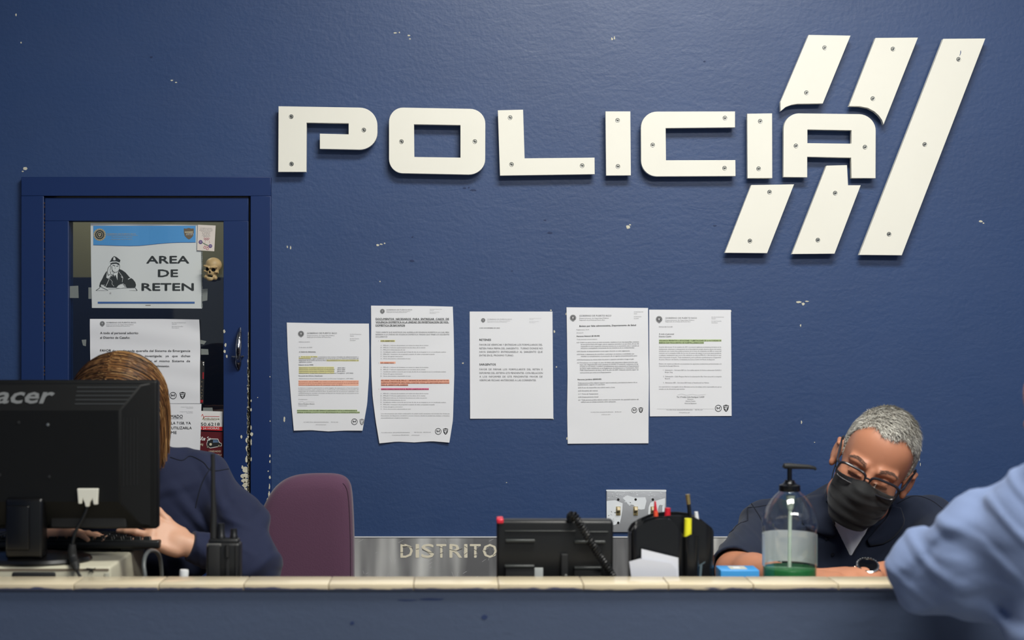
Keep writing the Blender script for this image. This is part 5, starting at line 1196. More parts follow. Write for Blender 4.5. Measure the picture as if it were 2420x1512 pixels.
# ------------------------------------------------------------------ bodies: one smooth surface from a distance field
class Field:
    def __init__(s, lo, hi, h):
        s.lo = np.array(lo, float); s.h = h
        s.n = np.ceil((np.array(hi) - s.lo) / h).astype(int) + 1
        s.ax = [s.lo[i] + h * np.arange(s.n[i]) for i in range(3)]
        s.F = np.full(s.n, .5, dtype=np.float32); s.M = None
    def box(s, lo, hi):
        i0 = np.maximum(np.floor((np.array(lo) - s.lo) / s.h).astype(int), 0)
        i1 = np.minimum(np.ceil((np.array(hi) - s.lo) / s.h).astype(int) + 1, s.n)
        if (i1 <= i0).any(): return None
        sl = tuple(slice(a, b) for a, b in zip(i0, i1))
        P = np.stack(np.meshgrid(*[s.ax[i][sl[i]].astype(np.float32) for i in range(3)], indexing='ij'), -1)
        return sl, P
    def local(s, P, M):
        if M is None: return P
        Mi = np.array(M.inverted(), dtype=np.float32); return P @ Mi[:3, :3].T + Mi[:3, 3]
    def put(s, c, rad, fn, k=.01, op='u', M='def'):
        """c: bounding centre in the local frame, rad: bounding radius, fn(P) -> distance"""
        M = s.M if M == 'def' else M
        cw_ = Vector(c) if M is None else M @ Vector(c)
        R_ = rad + k + .03
        b = s.box([v - R_ for v in cw_], [v + R_ for v in cw_])
        if b is None: return
        sl, P = b; d = fn(s.local(P, M)).astype(np.float32); a = s.F[sl]
        if op == 's': d = -d; a2 = -a; hh = np.clip(.5 + .5 * (a2 - (-d)) / k, 0, 1)
        if op == 'u':
            hh = np.clip(.5 + .5 * (a - d) / k, 0, 1); s.F[sl] = a * (1 - hh) + d * hh - k * hh * (1 - hh)
        else:            # smooth subtraction: max(a, -d0), with d = -d0
            hh = np.clip(.5 - .5 * (a - d) / k, 0, 1); s.F[sl] = a * (1 - hh) + d * hh + k * hh * (1 - hh)
    def ell(s, c, r, k=.01, op='u', rot=None, M='def'):
        c_ = np.array(c, np.float32); r_ = np.array(r, np.float32)
        Rm = None if rot is None else np.array(Euler([math.radians(a) for a in rot]).to_matrix().inverted(), np.float32)
        def fn(P):
            q = P - c_
            if Rm is not None: q = q @ Rm.T
            k0 = np.linalg.norm(q / r_, axis=-1); k1 = np.linalg.norm(q / (r_ * r_), axis=-1)
            return k0 * (k0 - 1) / np.maximum(k1, 1e-6)
        s.put(c, max(r), fn, k, op, M)
    def cone(s, a, b, ra, rb, k=.01, op='u', M='def', flat=None):
        a_ = np.array(a, np.float32); b_ = np.array(b, np.float32); ba = b_ - a_; bb = float((ba * ba).sum())
        def fn(P):
            q = P - a_; t = np.clip((q @ ba) / bb, 0, 1); d = q - t[..., None] * ba
            if flat is not None:
                ax_, f = flat; n = np.array(ax_, np.float32); c = (d @ n); d = d + (c * (f - 1))[..., None] * n
            return np.linalg.norm(d, axis=-1) - (ra + t * (rb - ra))
        s.put((a_ + b_) / 2, math.sqrt(bb) / 2 + max(ra, rb), fn, k, op, M)
    def chain(s, pts, rs, k=.01, **kw):
        for i in range(len(pts) - 1): s.cone(pts[i], pts[i + 1], rs[i], rs[i + 1], k, **kw)
    def rbox(s, c, hf, r, k=.01, op='u', rot=None, M='def'):
        c_ = np.array(c, np.float32); h_ = np.array(hf, np.float32) - r
        Rm = None if rot is None else np.array(Euler([math.radians(a) for a in rot]).to_matrix().inverted(), np.float32)
        def fn(P):
            q = P - c_
            if Rm is not None: q = q @ Rm.T
            q = np.abs(q) - h_
            return np.linalg.norm(np.maximum(q, 0), axis=-1) + np.minimum(q.max(-1), 0) - r
        s.put(c, float(np.linalg.norm(hf)), fn, k, op, M)
    def warp(s, fn, lo=None, hi=None, M='def'):
        """add a displacement fn(P) to the field"""
        M = s.M if M == 'def' else M
        sl, P = s.box(s.lo if lo is None else lo, (s.lo + s.h * s.n) if hi is None else hi)
        s.F[sl] += fn(s.local(P, M)).astype(np.float32)
    def carve(s, fn, M='def'):
        """keep only where fn(P) < 0"""
        M = s.M if M == 'def' else M
        sl, P = s.box(s.lo, s.lo + s.h * s.n); s.F = np.maximum(s.F, fn(s.local(P, M)).astype(np.float32))
    def surface(s):
        F = s.F; F[0], F[-1] = .5, .5; F[:, 0], F[:, -1] = .5, .5; F[:, :, 0], F[:, :, -1] = .5, .5
        ins = F < 0
        c = np.zeros(tuple(n - 1 for n in F.shape), np.uint8)
        for dx in (0, 1):
            for dy in (0, 1):
                for dz in (0, 1): c += ins[dx:F.shape[0] - 1 + dx, dy:F.shape[1] - 1 + dy, dz:F.shape[2] - 1 + dz]
        act = np.argwhere((c > 0) & (c < 8))
        idx = -np.ones(c.shape, np.int32); idx[tuple(act.T)] = np.arange(len(act))
        acc = np.zeros((len(act), 3)); cnt = np.zeros(len(act))
        cor = [(a, b, d) for a in (0, 1) for b in (0, 1) for d in (0, 1)]
        val = {o: F[act[:, 0] + o[0], act[:, 1] + o[1], act[:, 2] + o[2]].astype(float) for o in cor}
        for o in cor:
            for ax_ in range(3):
                if o[ax_]: continue
                p = list(o); p[ax_] = 1; p = tuple(p); a, b = val[o], val[p]; m = (a < 0) != (b < 0)
                t = np.where(m, a / np.where(m, a - b, 1), 0)
                pt = np.array(o, float)[None] + np.eye(3)[ax_][None] * t[:, None]
                acc[m] += pt[m]; cnt[m] += 1
        V = (act + acc / cnt[:, None]) * s.h + s.lo
        Q = []
        for ax_ in range(3):
            a = [slice(None)] * 3; b = [slice(None)] * 3; a[ax_] = slice(0, -1); b[ax_] = slice(1, None)
            e = np.argwhere(ins[tuple(a)] != ins[tuple(b)])
            u, w = (ax_ + 1) % 3, (ax_ + 2) % 3
            ok = (e[:, u] > 0) & (e[:, w] > 0) & (e[:, u] < F.shape[u] - 1) & (e[:, w] < F.shape[w] - 1); e = e[ok]
            pos = ins[tuple(e.T)]
            def at(du, dw):
                q = e.copy(); q[:, u] -= du; q[:, w] -= dw; return idx[tuple(q.T)]
            q = np.stack([at(1, 1), at(0, 1), at(0, 0), at(1, 0)], 1)
            q[~pos] = q[~pos][:, ::-1]; Q.append(q)
        return V, np.concatenate(Q)
    def build(s, name, mats, parent=None, pick=None, M=None):
        V, Q = s.surface()
        mi = None
        if pick is not None:
            cc = V[Q].mean(1); mi = pick(s.local(cc.astype(np.float32), M))
        return link_mesh(name, V, Q, mats, parent, mi, True, 180)

def folds(P, dirs):
    """cloth creases: sharpened sine ridges along several directions; dirs: (unit vector, wavelength, phase, amplitude)"""
    o = np.zeros(P.shape[:-1], np.float32)
    x, y, z = P[..., 0], P[..., 1], P[..., 2]
    for d, wl, ph, am in dirs:
        d = np.array(d, float); d /= np.linalg.norm(d)
        w = .9 * np.sin(x * 11 + z * 9 + ph) + .6 * np.sin(y * 15 - z * 17 + ph * 2) + .4 * np.sin(x * 31 - y * 23 + ph * 3)
        fade = .5 + .5 * np.sin(x * 19 * (1 + .1 * ph) - z * 13 + y * 9 + ph * 4)
        sgn = np.sin((P @ d.astype(np.float32)) * 2 * math.pi / wl + ph + w * 1.3)
        o += am * fade * (np.maximum(sgn, -.3) ** 2 * -1.6 + .4)
    return o
def gate(P, c, r):
    d = np.linalg.norm(P - np.array(c, np.float32), axis=-1); return np.exp(-(d / r) ** 2)

SKIN = dict(rough=.48, bump=.12, bscale=500, bdist=.0006, var=.06, vscale=30)
M_SKIN = mat('tan_skin', (188, 128, 98), **SKIN); M_SKIN.node_tree.nodes['Principled BSDF'].inputs['Subsurface Weight'].default_value = .12
M_SKIN.node_tree.nodes['Principled BSDF'].inputs['Subsurface Radius'].default_value = (.006, .002, .001)
M_SKIN2 = mat('light_skin', (206, 158, 130), **SKIN); M_SKIN2.node_tree.nodes['Principled BSDF'].inputs['Subsurface Weight'].default_value = .12
M_SKIN2.node_tree.nodes['Principled BSDF'].inputs['Subsurface Radius'].default_value = (.006, .002, .001)
M_LIP = mat('lip', (150, 84, 74), rough=.4)
M_BROW = mat('grey_brown_brow_hair', (134, 92, 70), rough=.7)
def cloth(name, rgb, sc=900, **kw): return mat(name, rgb, rough=.85, bump=.35, bscale=sc, bdist=.0006, var=.07, vscale=12, sheen=.08, detail=2, **kw)
M_NAVYP = cloth('navy_polo_cotton', (21, 31, 52)); M_NAVYS = cloth('navy_sweater_knit', (19, 28, 58), 1200)
M_TEE = cloth('white_tee_cotton', (236, 238, 242)); M_TROU = cloth('dark_trouser_cloth', (26, 28, 36))
M_LBLUE = cloth('light_blue_shirt_cotton', (120, 137, 174))

def head_prims(F, M, jaw=1.0, female=False):
    F.M = M
    F.ell((0, .018, .042), (.076, .100, .090), .01)
    F.ell((0, -.045, .055), (.062, .045, .058), .025)                     # forehead
    F.ell((0, -.030, -.020), (.061, .060, .085), .03)
    F.ell((0, -.040, -.070), (.050 * jaw, .046, .048), .03)
    F.ell((0, -.074, -.098), (.022, .018, .018), .025)                    # chin
    for s in (-1, 1):
        F.ell((s * .040, -.062, -.030), (.026, .024, .026), .02)          # cheek
        F.ell((s * .050, -.020, -.075), (.018, .034, .022), .025)         # jaw angle
        F.cone((s * .018, -.094, .024), (s * .048, -.080, .024), .0085, .0075, .014)   # brow ridge
        F.ell((s * .032, -.100, .004), (.019, .016, .012), .012, 's')     # socket
        F.ell((s * .031, -.0820, .003), (.0135, .0125, .0125), .003)      # lidded eye
        F.cone((s * .018, -.0905, -.003), (s * .044, -.0855, -.003), .0035, .003, .003)  # lower lid
    F.cone((0, -.090, .012), (0, -.112, -.028), .0075, .0115, .012)       # nose
    for s in (-1, 1): F.ell((s * .0115, -.103, -.033), (.0075, .009, .0065), .005)
    F.ell((0, -.090, -.062), (.024, .012, .007), .006); F.ell((0, -.090, -.072), (.021, .012, .0075), .005)
    F.cone((-.02, -.101, -.067), (.02, -.101, -.067), .0015, .0015, .003, 's')
    for s in (-1, 1):                                                     # ears
        F.ell((s * .083, .012, -.002), (.009, .022, .034), .006, rot=(8, 0, s * -22))
        F.ell((s * .093, .005, .002), (.006, .011, .019), .005, 's', rot=(8, 0, s * -22))
        F.ell((s * .083, .004, -.029), (.007, .009, .010), .005)
        F.cone((s * .088, .000, .018), (s * .091, .020, .022), .004, .0035, .006)
    F.M = None

def finger(F, base, dirv, bend_axis, lens, r0, bends, k=.004, M='def'):
    p = Vector(base); d = Vector(dirv).normalized(); pts = [p.copy()]; rs = [r0]
    for i, (L, b) in enumerate(zip(lens, bends)):
        d = Matrix.Rotation(math.radians(b), 3, Vector(bend_axis)) @ d
        p = p + d * L; pts.append(p.copy()); rs.append(r0 * (1 - .11 * (i + 1)))
    for i in range(len(pts) - 1): F.cone(pts[i], pts[i + 1], rs[i], rs[i + 1], k if i else .006)
    return pts
def hand(F, M, side=1, curl=(10, 18, 14), spread=5, thumb=((.35, .9, -.1), (8, 10)), sc=1.0, lift=None):
    """local frame: +X to the thumb side, +Y towards the fingertips, +Z back of the hand; wrist at the origin"""
    S = M @ Matrix.Scale(sc, 4)
    F.M = M
    def v(x, y, z): return (x * side * sc, y * sc, z * sc)
    F.cone(v(0, -.03, 0), v(0, .012, 0), .026 * sc, .027 * sc, .01, flat=((0, 0, 1), 1.25))
    F.rbox(v(0, .048, 0), (.040 * sc, .046 * sc, .0135 * sc), .012 * sc, .015)
    F.ell(v(.024, .030, -.006), (.016 * sc, .028 * sc, .013 * sc), .012)        # ball of the thumb
    F.ell(v(-.026, .030, -.005), (.013 * sc, .030 * sc, .012 * sc), .01)
    out = []
    for i, (x, y0, L) in enumerate(((.029, .088, (.040, .024, .020)), (.0095, .093, (.044, .028, .021)), (-.0105, .090, (.041, .026, .020)), (-.029, .082, (.032, .020, .018)))):
        a = math.radians((1.5 - i) * spread) * side; dx = math.sin(a); dy = math.cos(a)
        F.ell(v(x, y0 - .006, .002), (.0105 * sc,) * 3, .008)                  # knuckle
        cb = curl if not lift or i not in lift else lift[i]
        pts = finger(F, v(x, y0 - .008, .001), (dx, dy, 0), (-1, 0, 0), [l * sc for l in L], (.0092 if i < 3 else .0080) * sc, cb)
        out.append(pts)
    tp = finger(F, v(.028, .022, -.004), (thumb[0][0] * side, thumb[0][1], thumb[0][2]), (0, 0, side), [.042 * sc, .030 * sc, .026 * sc], .0115 * sc, (0,) + thumb[1])
    F.M = None
    return out, tp
def frame_at(o, fwd, up):
    """matrix with +Y along fwd and +Z near up"""
    y = Vector(fwd).normalized(); x = y.cross(Vector(up)).normalized(); z = x.cross(y)
    M = Matrix.Identity(4)
    for i in range(3): M[i][0], M[i][1], M[i][2], M[i][3] = x[i], y[i], z[i], o[i]
    return M
def nail(M_mat, tip, prev, up, parent, r=.0062):
    d = (tip - prev).normalized(); M = frame_at(tip + Vector(up).normalized() * .0048 + d * .001, d, up)
    mb = MB().lathe([(r * .9, -.0006), (r, 0), (r * .8, .0009), (.0001, .0014)], 16, 0, M, .82, 1.1); return mb.build('fingernail', M_mat, parent)
M_NAIL = mat('pale_nail', (226, 190, 172), rough=.25)

# ================================================================= the officer with the grey hair
hdM = Matrix.Translation(W(2062, 1104, d=3.25)) @ Matrix.Rotation(math.radians(20.5), 4, 'Y') @ Matrix.Rotation(math.radians(18), 4, 'X') @ Matrix.Rotation(math.radians(-17), 4, 'Z') @ Matrix.Scale(1.03, 4)
root = thing('person', 'grey-haired man in black mask, glasses and navy polo shirt, writing at the desk', 'person', (W(2010, 0, d=3.45).x, CAM_Y + 3.46, .80))
neck0 = W(2015, 1225, d=3.42); shL = W(1815, 1248, d=3.41); shR = W(2195, 1240, d=3.41)
elL = W(1742, 1372, d=3.16); wrL = W(1862, 1396, d=2.965); elR = W(2250, 1372, d=3.15); wrR = W(2040, 1377, d=2.975)
for e in (elL, elR): e.z = ZD + .006
wrL.z = ZD + .026; wrR.z = ZD + .025
hip = Vector((W(2010, 0, d=3.45).x, CAM_Y + 3.47, .93)); chest = (neck0 * .55 + hip * .45) + Vector((0, -.01, .02))
F = Field((.45, -.86, .78), (1.28, -.02, 1.75), .0026)
head_prims(F, hdM)
hb = hdM @ Vector((0, .035, -.055))
F.cone(hb, neck0 + Vector((-.006, -.004, .0)), .058, .068, .02)
F.ell(chest, (.135, .085, .17), .03); F.ell(hip, (.15, .095, .10), .05)
F.cone(shL, shR, .045, .045, .04); F.cone(neck0, chest, .06, .10, .04)
for s, e, w_ in ((shL, elL, wrL), (shR, elR, wrR)):
    F.cone(s, e, .048, .046, .02); F.cone(e, e.lerp(w_, .35), .046, .043, .015); F.cone(e.lerp(w_, .35), w_, .043, .027, .015)
dR = (wrR - elR).normalized(); dL = (wrL - elL).normalized()
hMR = frame_at(wrR + dR * .02, Vector((-1, -.12, -.03)), (0, -.25, 1))
fpts, tpts = hand(F, hMR, side=-1 if False else 1, curl=(6, 14, 10), spread=3, thumb=((.55, .85, -.15), (-8, -10)))
hML = frame_at(wrL + dL * .02, Vector((.8, -.35, -.05)), (0, -.2, 1))
hand(F, hML, side=-1, curl=(14, 22, 16), spread=4, thumb=((.5, .85, -.15), (-8, -10)))
def pick_face(P):
    x, y, z = P[..., 0], P[..., 1], P[..., 2]; m = np.zeros(len(P), np.int32)
    near = np.linalg.norm(P, axis=-1) < .16
    brow = near & (y < 9) & (x > 9) & (y < -.066) & (np.abs(x) > .014) & (np.abs(x) < .054) & (np.abs(z - (.030 - .10 * np.abs(np.abs(x) - .034))) < .0034)
    lash = near & (y < -.07) & (np.abs(np.hypot((np.abs(x) - .031) / .0155, 1)) < 1.35) & (np.abs(z + .0035 + .15 * (np.abs(x) - .031) * 0) < .0013)
    lips = near & (y < -.085) & (np.abs(x) < .023) & (z < -.056) & (z > -.078)
    m[brow] = 2; m[lash] = 2; m[lips] = 1
    return m
body = F.build('body', [M_SKIN, M_LIP, M_BROW], root, pick_face, hdM)
def relax(o, it=2, f=.5): m_ = o.modifiers.new('relax', 'SMOOTH'); m_.factor = f; m_.iterations = it
relax(body, 2)
# brows: short blades set on the skin
from mathutils.bvhtree import BVHTree
def brows(body_, M, m_, n_=330):
    me = body_.data; bv_ = BVHTree.FromPolygons([v.co for v in me.vertices], [tuple(p.vertices) for p in me.polygons]); V = []; Fc = []; rg = np.random.default_rng(5)
    for s in (-1, 1):
        for i in range(n_):
            t = rg.random(); x = s * (.014 + .040 * t); zc_ = .026 + .010 * math.sin(t * 2.4) - .006 * t; z = zc_ + (rg.random() - .5) * .0085 * (1 - .6 * t)
            o_ = M @ Vector((x, -.16, z)); d_ = (M @ Vector((x, 0, z)) - o_).normalized(); h_ = bv_.ray_cast(o_, d_)
            if h_[0] is None: continue
            Tn = (M.to_3x3() @ Vector((s * 1.0, .15, .5 - 1.1 * t + .3 * rg.normal()))).normalized(); nn = h_[1]; sd_ = Tn.cross(nn).normalized() * .00028
            p_ = h_[0] + nn * .0001; q_ = p_ + Tn * .0052 + nn * .0012; k_ = len(V); V += [p_ - sd_, p_ + sd_, q_]; Fc.append((k_, k_ + 1, k_ + 2))
    o = link_mesh('eyebrows', [tuple(v) for v in V], Fc, m_, body_); o['kind'] = 'stuff'
brows(body, hdM, mat('grey_brown_eyebrow_hair', (92, 66, 54), rough=.7))

# polo shirt
F = Field((.42, -.80, .80), (1.32, .0, 1.50), .0036)
nb = neck0 + Vector((0, .01, -.01))
F.ell(chest, (.165, .110, .21), .04); F.ell(hip, (.175, .115, .13), .06)
F.ell(chest + Vector((0, -.05, .07)), (.125, .07, .09), .05)
F.cone(shL, shR, .058, .058, .05); F.cone(nb, chest, .075, .13, .05)
F.cone(nb + Vector((-.02, 0, 0)), shL, .055, .058, .03); F.cone(nb + Vector((.02, 0, 0)), shR, .055, .058, .03)
slL = shL.lerp(elL, .92); slR = shR.lerp(elR, .92)
F.cone(shL, elL, .062, .063, .03); F.cone(shR, elR, .062, .063, .03)
st = hb - nb; F.cone(nb + Vector((-.004, .004, -.01)), nb + st * .62, .090, .076, .012)
F.warp(lambda P: .0040 * folds(P, [((1, .2, .5), .085, .3, .5), ((.5, .3, -1), .11, 1.1, .7), ((-.8, .4, .7), .07, 2.2, .4)]))
F.warp(lambda P: .004 * gate(P, shL.lerp(slL, .7), .08) * folds(P, [((1, .1, .35), .045, .5, 1)]))
for s_, e_ in ((shL, elL), (shR, elR)):          # straight sleeve hem
    ax_ = (e_ - s_).normalized(); c_ = s_ + ax_ * ((e_ - s_).length * 1.03)
    F.put(c_ + ax_ * .09, .14, lambda P, c_=c_, ax_=ax_: np.maximum(-((P - np.array(c_, np.float32)) @ np.array(ax_, np.float32)), np.linalg.norm(P - np.array(c_, np.float32), axis=-1) - .12), .002, 's')
    F.put(c_, .05, lambda P, c_=c_, ax_=ax_, s_=s_: np.maximum(np.abs((P - np.array(c_, np.float32)) @ np.array(ax_, np.float32)) - .03, np.linalg.norm(np.cross(P - np.array(s_, np.float32), np.array(ax_, np.float32)), axis=-1) - .056), .002, 's')
# neck hole and open placket
F.cone(nb + st * .60 + st.normalized() * .08, nb + st * .60 + st.normalized() * .081, .0, .0, .001, 's')
F.put(nb + st * .62 + st.normalized() * .06, .10, lambda P: np.maximum(-((P - np.array(nb + st * .62, np.float32)) @ np.array(st.normalized(), np.float32)), np.linalg.norm(P - np.array(nb + st * .62, np.float32), axis=-1) - .12), .003, 's')
F.cone(nb - st * .35, nb + st * 1.2, .060, .072, .006, 's')
vb = W(2022, 1322, d=3.27); va = W(1966, 1222, d=3.32); vc = W(2076, 1222, d=3.30)
def wedge(P):
    # V opening, open to the front: inside the triangle va-vb-vc in XZ and in front of the chest
    d = np.full(P.shape[:-1], -9., np.float32)
    for a, b in ((va, vb), (vb, vc)):
        nx_, nz_ = (b.z - a.z), -(b.x - a.x); L_ = math.hypot(nx_, nz_); nx_, nz_ = nx_ / L_, nz_ / L_
        d = np.maximum(d, (P[..., 0] - a.x) * nx_ + (P[..., 2] - a.z) * nz_)
    return np.maximum(np.maximum(d, P[..., 2] - (va.z + .03)), P[..., 1] - (chest.y - .03))
F.put((vb + va) / 2, .16, wedge, .003, 's')
shirt = F.build('polo_shirt', M_NAVYP, root)
# white tee in the opening
F = Field((.60, -.62, 1.05), (1.15, -.10, 1.45), .0035)
F.ell(chest + Vector((0, -.010, 0)), (.150, .100, .20), .04); F.ell(chest + Vector((0, -.045, .065)), (.115, .066, .085), .05); F.cone(nb + Vector((0, 0, -.02)), chest, .068, .115, .05)
F.cone(nb + Vector((0, -.016, -.03)), nb + Vector((0, -.04, .12)), .050, .064, .006, 's')
F.carve(lambda P: P[..., 2] - 1.238 - 3 * (P[..., 0] - (neck0.x + .0)) ** 2)
F.warp(lambda P: .0022 * folds(P, [((1, .2, .28), .035, .5, 1), ((1, .2, -.5), .05, 1.5, .6)]))
F.build('undershirt', M_TEE, root)
# collar: folded flap round the neck
def collar(parent, m, c0, tilt, r_in, h, phi0, phi1, point, thick=.0025, sx=1, sy=1):
    V = []; Fc = []; n, k = 40, 7
    for i in range(n + 1):
        u = i / n; ph = math.radians(phi0 + (phi1 - phi0) * u); edge = max(0, 1 - min(u, 1 - u) * 7) ** 1.6
        for j in range(k + 1):
            t = j / k
            rr_ = r_in + .006 * math.sin(t * math.pi) + .026 * t + point * .35 * edge * t
            zz_ = h * (.25 - 1.0 * max(0, t - .12) * 1.15) - point * edge * t
            V.append(tilt @ Vector((rr_ * math.sin(ph) * sx, rr_ * math.cos(ph) * sy, zz_)) + c0)
    for i in range(n):
        for j in range(k): a = i * (k + 1) + j; Fc.append((a, a + 1, a + k + 2, a + k + 1))
    o = link_mesh('collar', V, Fc, m, parent, None, True, 180)
    sd = o.modifiers.new('thickness', 'SOLIDIFY'); sd.thickness = thick; sd.offset = 0
    return o
tiltM = Matrix.Rotation(math.radians(14), 3, 'Y') @ Matrix.Rotation(math.radians(22), 3, 'X')
collar(root, M_NAVYP, nb + Vector((-.004, -.006, .040)), tiltM, .066, .066, -156, 156, .045)
# front flaps of the collar: inner edge on the neck, outer edge on the shirt
def flap(inner, outer, name='collar_flap'):
    n = 14
    I_ = [W(*q[:2], d=3.2) for q in inner]; O_ = [W(*q[:2], d=3.2) for q in outer]
    def res(pp): sp_ = smooth_path(pp, 8); return [sp_[int(i * (len(sp_) - 1) / n)] for i in range(n + 1)]
    A_ = [Vector(v) for v in res(I_)]; B_ = [Vector(v) for v in res(O_)]
    def depth(o_, p):
        me = o_.data; dd = (p - cam.location).normalized(); h_ = bvh[o_.name].ray_cast(cam.location, dd); return h_[3] if h_[0] is not None else None
    V = []; k = 8; rows = 0
    for a, b in zip(A_, B_):
        row = []
        for j in range(k + 1):
            t = j / k; p = a.lerp(b, t); dd = (p - cam.location).normalized()
            ds = [depth(o_, p) for o_ in (shirt, body)]; ds = [q for q in ds if q is not None and q < 3.62]
            row.append((min(ds) - .006 - .006 * math.sin(t * 3.14) - .003 * (1 - t), dd) if ds else None)
        if any(q is None for q in row): continue
        V += [cam.location + dd * L_ for L_, dd in row]; rows += 1
    n = rows - 1
    # even out the depths so the cloth stays smooth
    G_ = np.array([tuple(v) for v in V]).reshape(n + 1, k + 1, 3)
    for _ in range(5):
        Y_ = G_[..., 1].copy(); Y_[1:-1] = (G_[:-2, :, 1] + 2 * G_[1:-1, :, 1] + G_[2:, :, 1]) / 4; Y2 = Y_.copy(); Y2[:, 1:-1] = (Y_[:, :-2] + 2 * Y_[:, 1:-1] + Y_[:, 2:]) / 4; G_[..., 1] = np.minimum(Y2, G_[..., 1] + .002)
    Fc = [(i * (k + 1) + j, i * (k + 1) + j + 1, (i + 1) * (k + 1) + j + 1, (i + 1) * (k + 1) + j) for i in range(n) for j in range(k)]
    o = link_mesh(name, G_.reshape(-1, 3), Fc, M_NAVYP, shirt, None, True, 180); sd = o.modifiers.new('thickness', 'SOLIDIFY'); sd.thickness = .0028; sd.offset = 0
bvh = {o_.name: BVHTree.FromPolygons([v.co for v in o_.data.vertices], [tuple(p.vertices) for p in o_.data.polygons]) for o_ in (shirt, body)}
flap([(1952, 1132), (1949, 1155), (1956, 1190), (1970, 1232), (1974, 1262)], [(1940, 1128), (1916, 1158), (1900, 1200), (1902, 1244), (1966, 1270)])
flap([(2108, 1196), (2094, 1226), (2066, 1256), (2050, 1276)], [(2128, 1200), (2136, 1240), (2098, 1280), (2056, 1290)])
# shoulder seams
def on_surface(obj_, pts, off=.0015):
    from mathutils.bvhtree import BVHTree
    me = obj_.data; bv_ = BVHTree.FromPolygons([v.co for v in me.vertices], [tuple(p.vertices) for p in me.polygons]); out = []
    for p in pts:
        o_ = cam.location; d_ = (Vector(p) - o_).normalized(); h_ = bv_.ray_cast(o_, d_)
        if h_[0] is None: h_ = bv_.find_nearest(Vector(p))
        out.append(h_[0] + h_[1] * off)
    return out
M_SEAM = mat('navy_seam', (14, 19, 34), rough=.9)
def seam(pts, par, r=.0012, m=M_SEAM): MB().tube(on_surface(par, [p for p in smooth_path(pts, 5)], .0004), r, 6).build('seam', m, par)
seam([W(1700, 1232, d=3.3), W(1750, 1204, d=3.3), W(1790, 1198, d=3.3), W(1822, 1192, d=3.3)], shirt)
seam([W(1776, 1190, d=3.3), W(1800, 1230, d=3.3), W(1806, 1270, d=3.3), W(1802, 1320, d=3.3)], shirt)
seam([W(2120, 1190, d=3.3), W(2160, 1172, d=3.3), W(2200, 1182, d=3.3), W(2232, 1206, d=3.3)], shirt)
for px, py in ((1954, 1272), (1968, 1310)):
    q = on_surface(shirt, [W(px, py, d=3.2)], .001)[0]
    MB().lathe([(.0045, -.001), (.0045, .001), (.003, .0018), (.0001, .0015)], 14, 0, Matrix.Translation(q) @ Matrix.Rotation(math.pi / 2, 4, 'X')).build('button', M_SEAM, shirt)
# trousers
def trousers(parent, hip, kneeL, kneeR, footL, footR, lo, hi):
    F = Field(lo, hi, .008); F.ell(hip, (.17, .12, .10), .04)
    for kx, fx, s in ((kneeL, footL, -1), (kneeR, footR, 1)):
        F.cone(hip + Vector((s * .08, -.02, -.03)), kx, .085, .065, .04); F.cone(kx, fx, .062, .05, .02)
    F.build('trousers', M_TROU, parent)
    mb = MB()
    for fx in (footL, footR): mb.rbox((fx.x - .045, fx.y - .18, fx.z - .10), (fx.x + .045, fx.y + .06, fx.z - .03), .025)
    return mb.build('shoes', M_BLACK2, parent)
trousers(root, hip, hip + Vector((-.13, -.40, -.05)), hip + Vector((.13, -.40, -.05)), hip + Vector((-.12, -.30, -.42)), hip + Vector((.12, -.30, -.42)), (.4, -.80, .38), (1.32, -.02, 1.08))

# hair: cropped grey, shell plus blades
M_HG = [mat('hair_silver', (196, 192, 180), rough=.5, sheen=.2), mat('hair_grey', (150, 146, 138), rough=.5), mat('hair_dark_grey', (92, 88, 84), rough=.55), mat('hair_white', (226, 223, 212), rough=.45)]
def hairline(P):
    """signed: > 0 where hair grows, in the head frame"""
    x, y, z = P[..., 0], P[..., 1], P[..., 2]
    line = np.interp(y, [-.11, -.075, -.062, -.045, -.02, -.008, .012, .03, .05, .12], [.098, .099, .094, .080, .052, -.006, -.004, -.035, -.055, -.07])
    line = line + .010 * np.exp(-((np.abs(x) - .036) / .014) ** 2) * (y < -.045) - .004 * np.exp(-(x / .014) ** 2) * (y < -.05)
    return z - line
F = Field((.70, -.65, 1.20), (1.15, -.15, 1.75), .0026); F.M = hdM
F.ell((0, .018, .042), (.080, .104, .0945), .01); F.ell((0, -.043, .055), (.0655, .0468, .0615), .02); F.ell((0, .06, .0), (.066, .055, .07), .03)
F.carve(lambda P: -hairline(P)); F.warp(lambda P: .0012 * np.sin(P[..., 0] * 260 + 3 * np.sin(P[..., 1] * 90)) * np.sin(P[..., 1] * 180 + P[..., 0] * 60))
F.M = None
M_SCALP = mat('grey_hair_base', (138, 132, 122), rough=.75, bump=.8, bscale=260, bdist=.003, var=.35, vscale=60)
hair = F.build('hair', M_SCALP, root)
def sample_surface(o, n, rng):
    me = o.data; nv = len(me.vertices); co = np.empty(nv * 3); me.vertices.foreach_get('co', co); co = co.reshape(-1, 3)
    Pn = np.array([tuple(p.vertices)[:4] for p in me.polygons]); q = co[Pn]
    nr = np.cross(q[:, 2] - q[:, 0], q[:, 3] - q[:, 1]); ar = np.linalg.norm(nr, axis=1); nr /= ar[:, None] + 1e-12
    ch = rng.choice(len(Pn), n, p=ar / ar.sum()); u, v_ = rng.random((2, n, 1))
    return q[ch, 0] * (1 - u) * (1 - v_) + q[ch, 1] * u * (1 - v_) + q[ch, 2] * u * v_ + q[ch, 3] * (1 - u) * v_, nr[ch]
S_, N_ = sample_surface(hair, 26000, RNG)
Mi = np.array(hdM.inverted()); Lc = S_ @ Mi[:3, :3].T + Mi[:3, 3]; Ln = N_ @ Mi[:3, :3].T
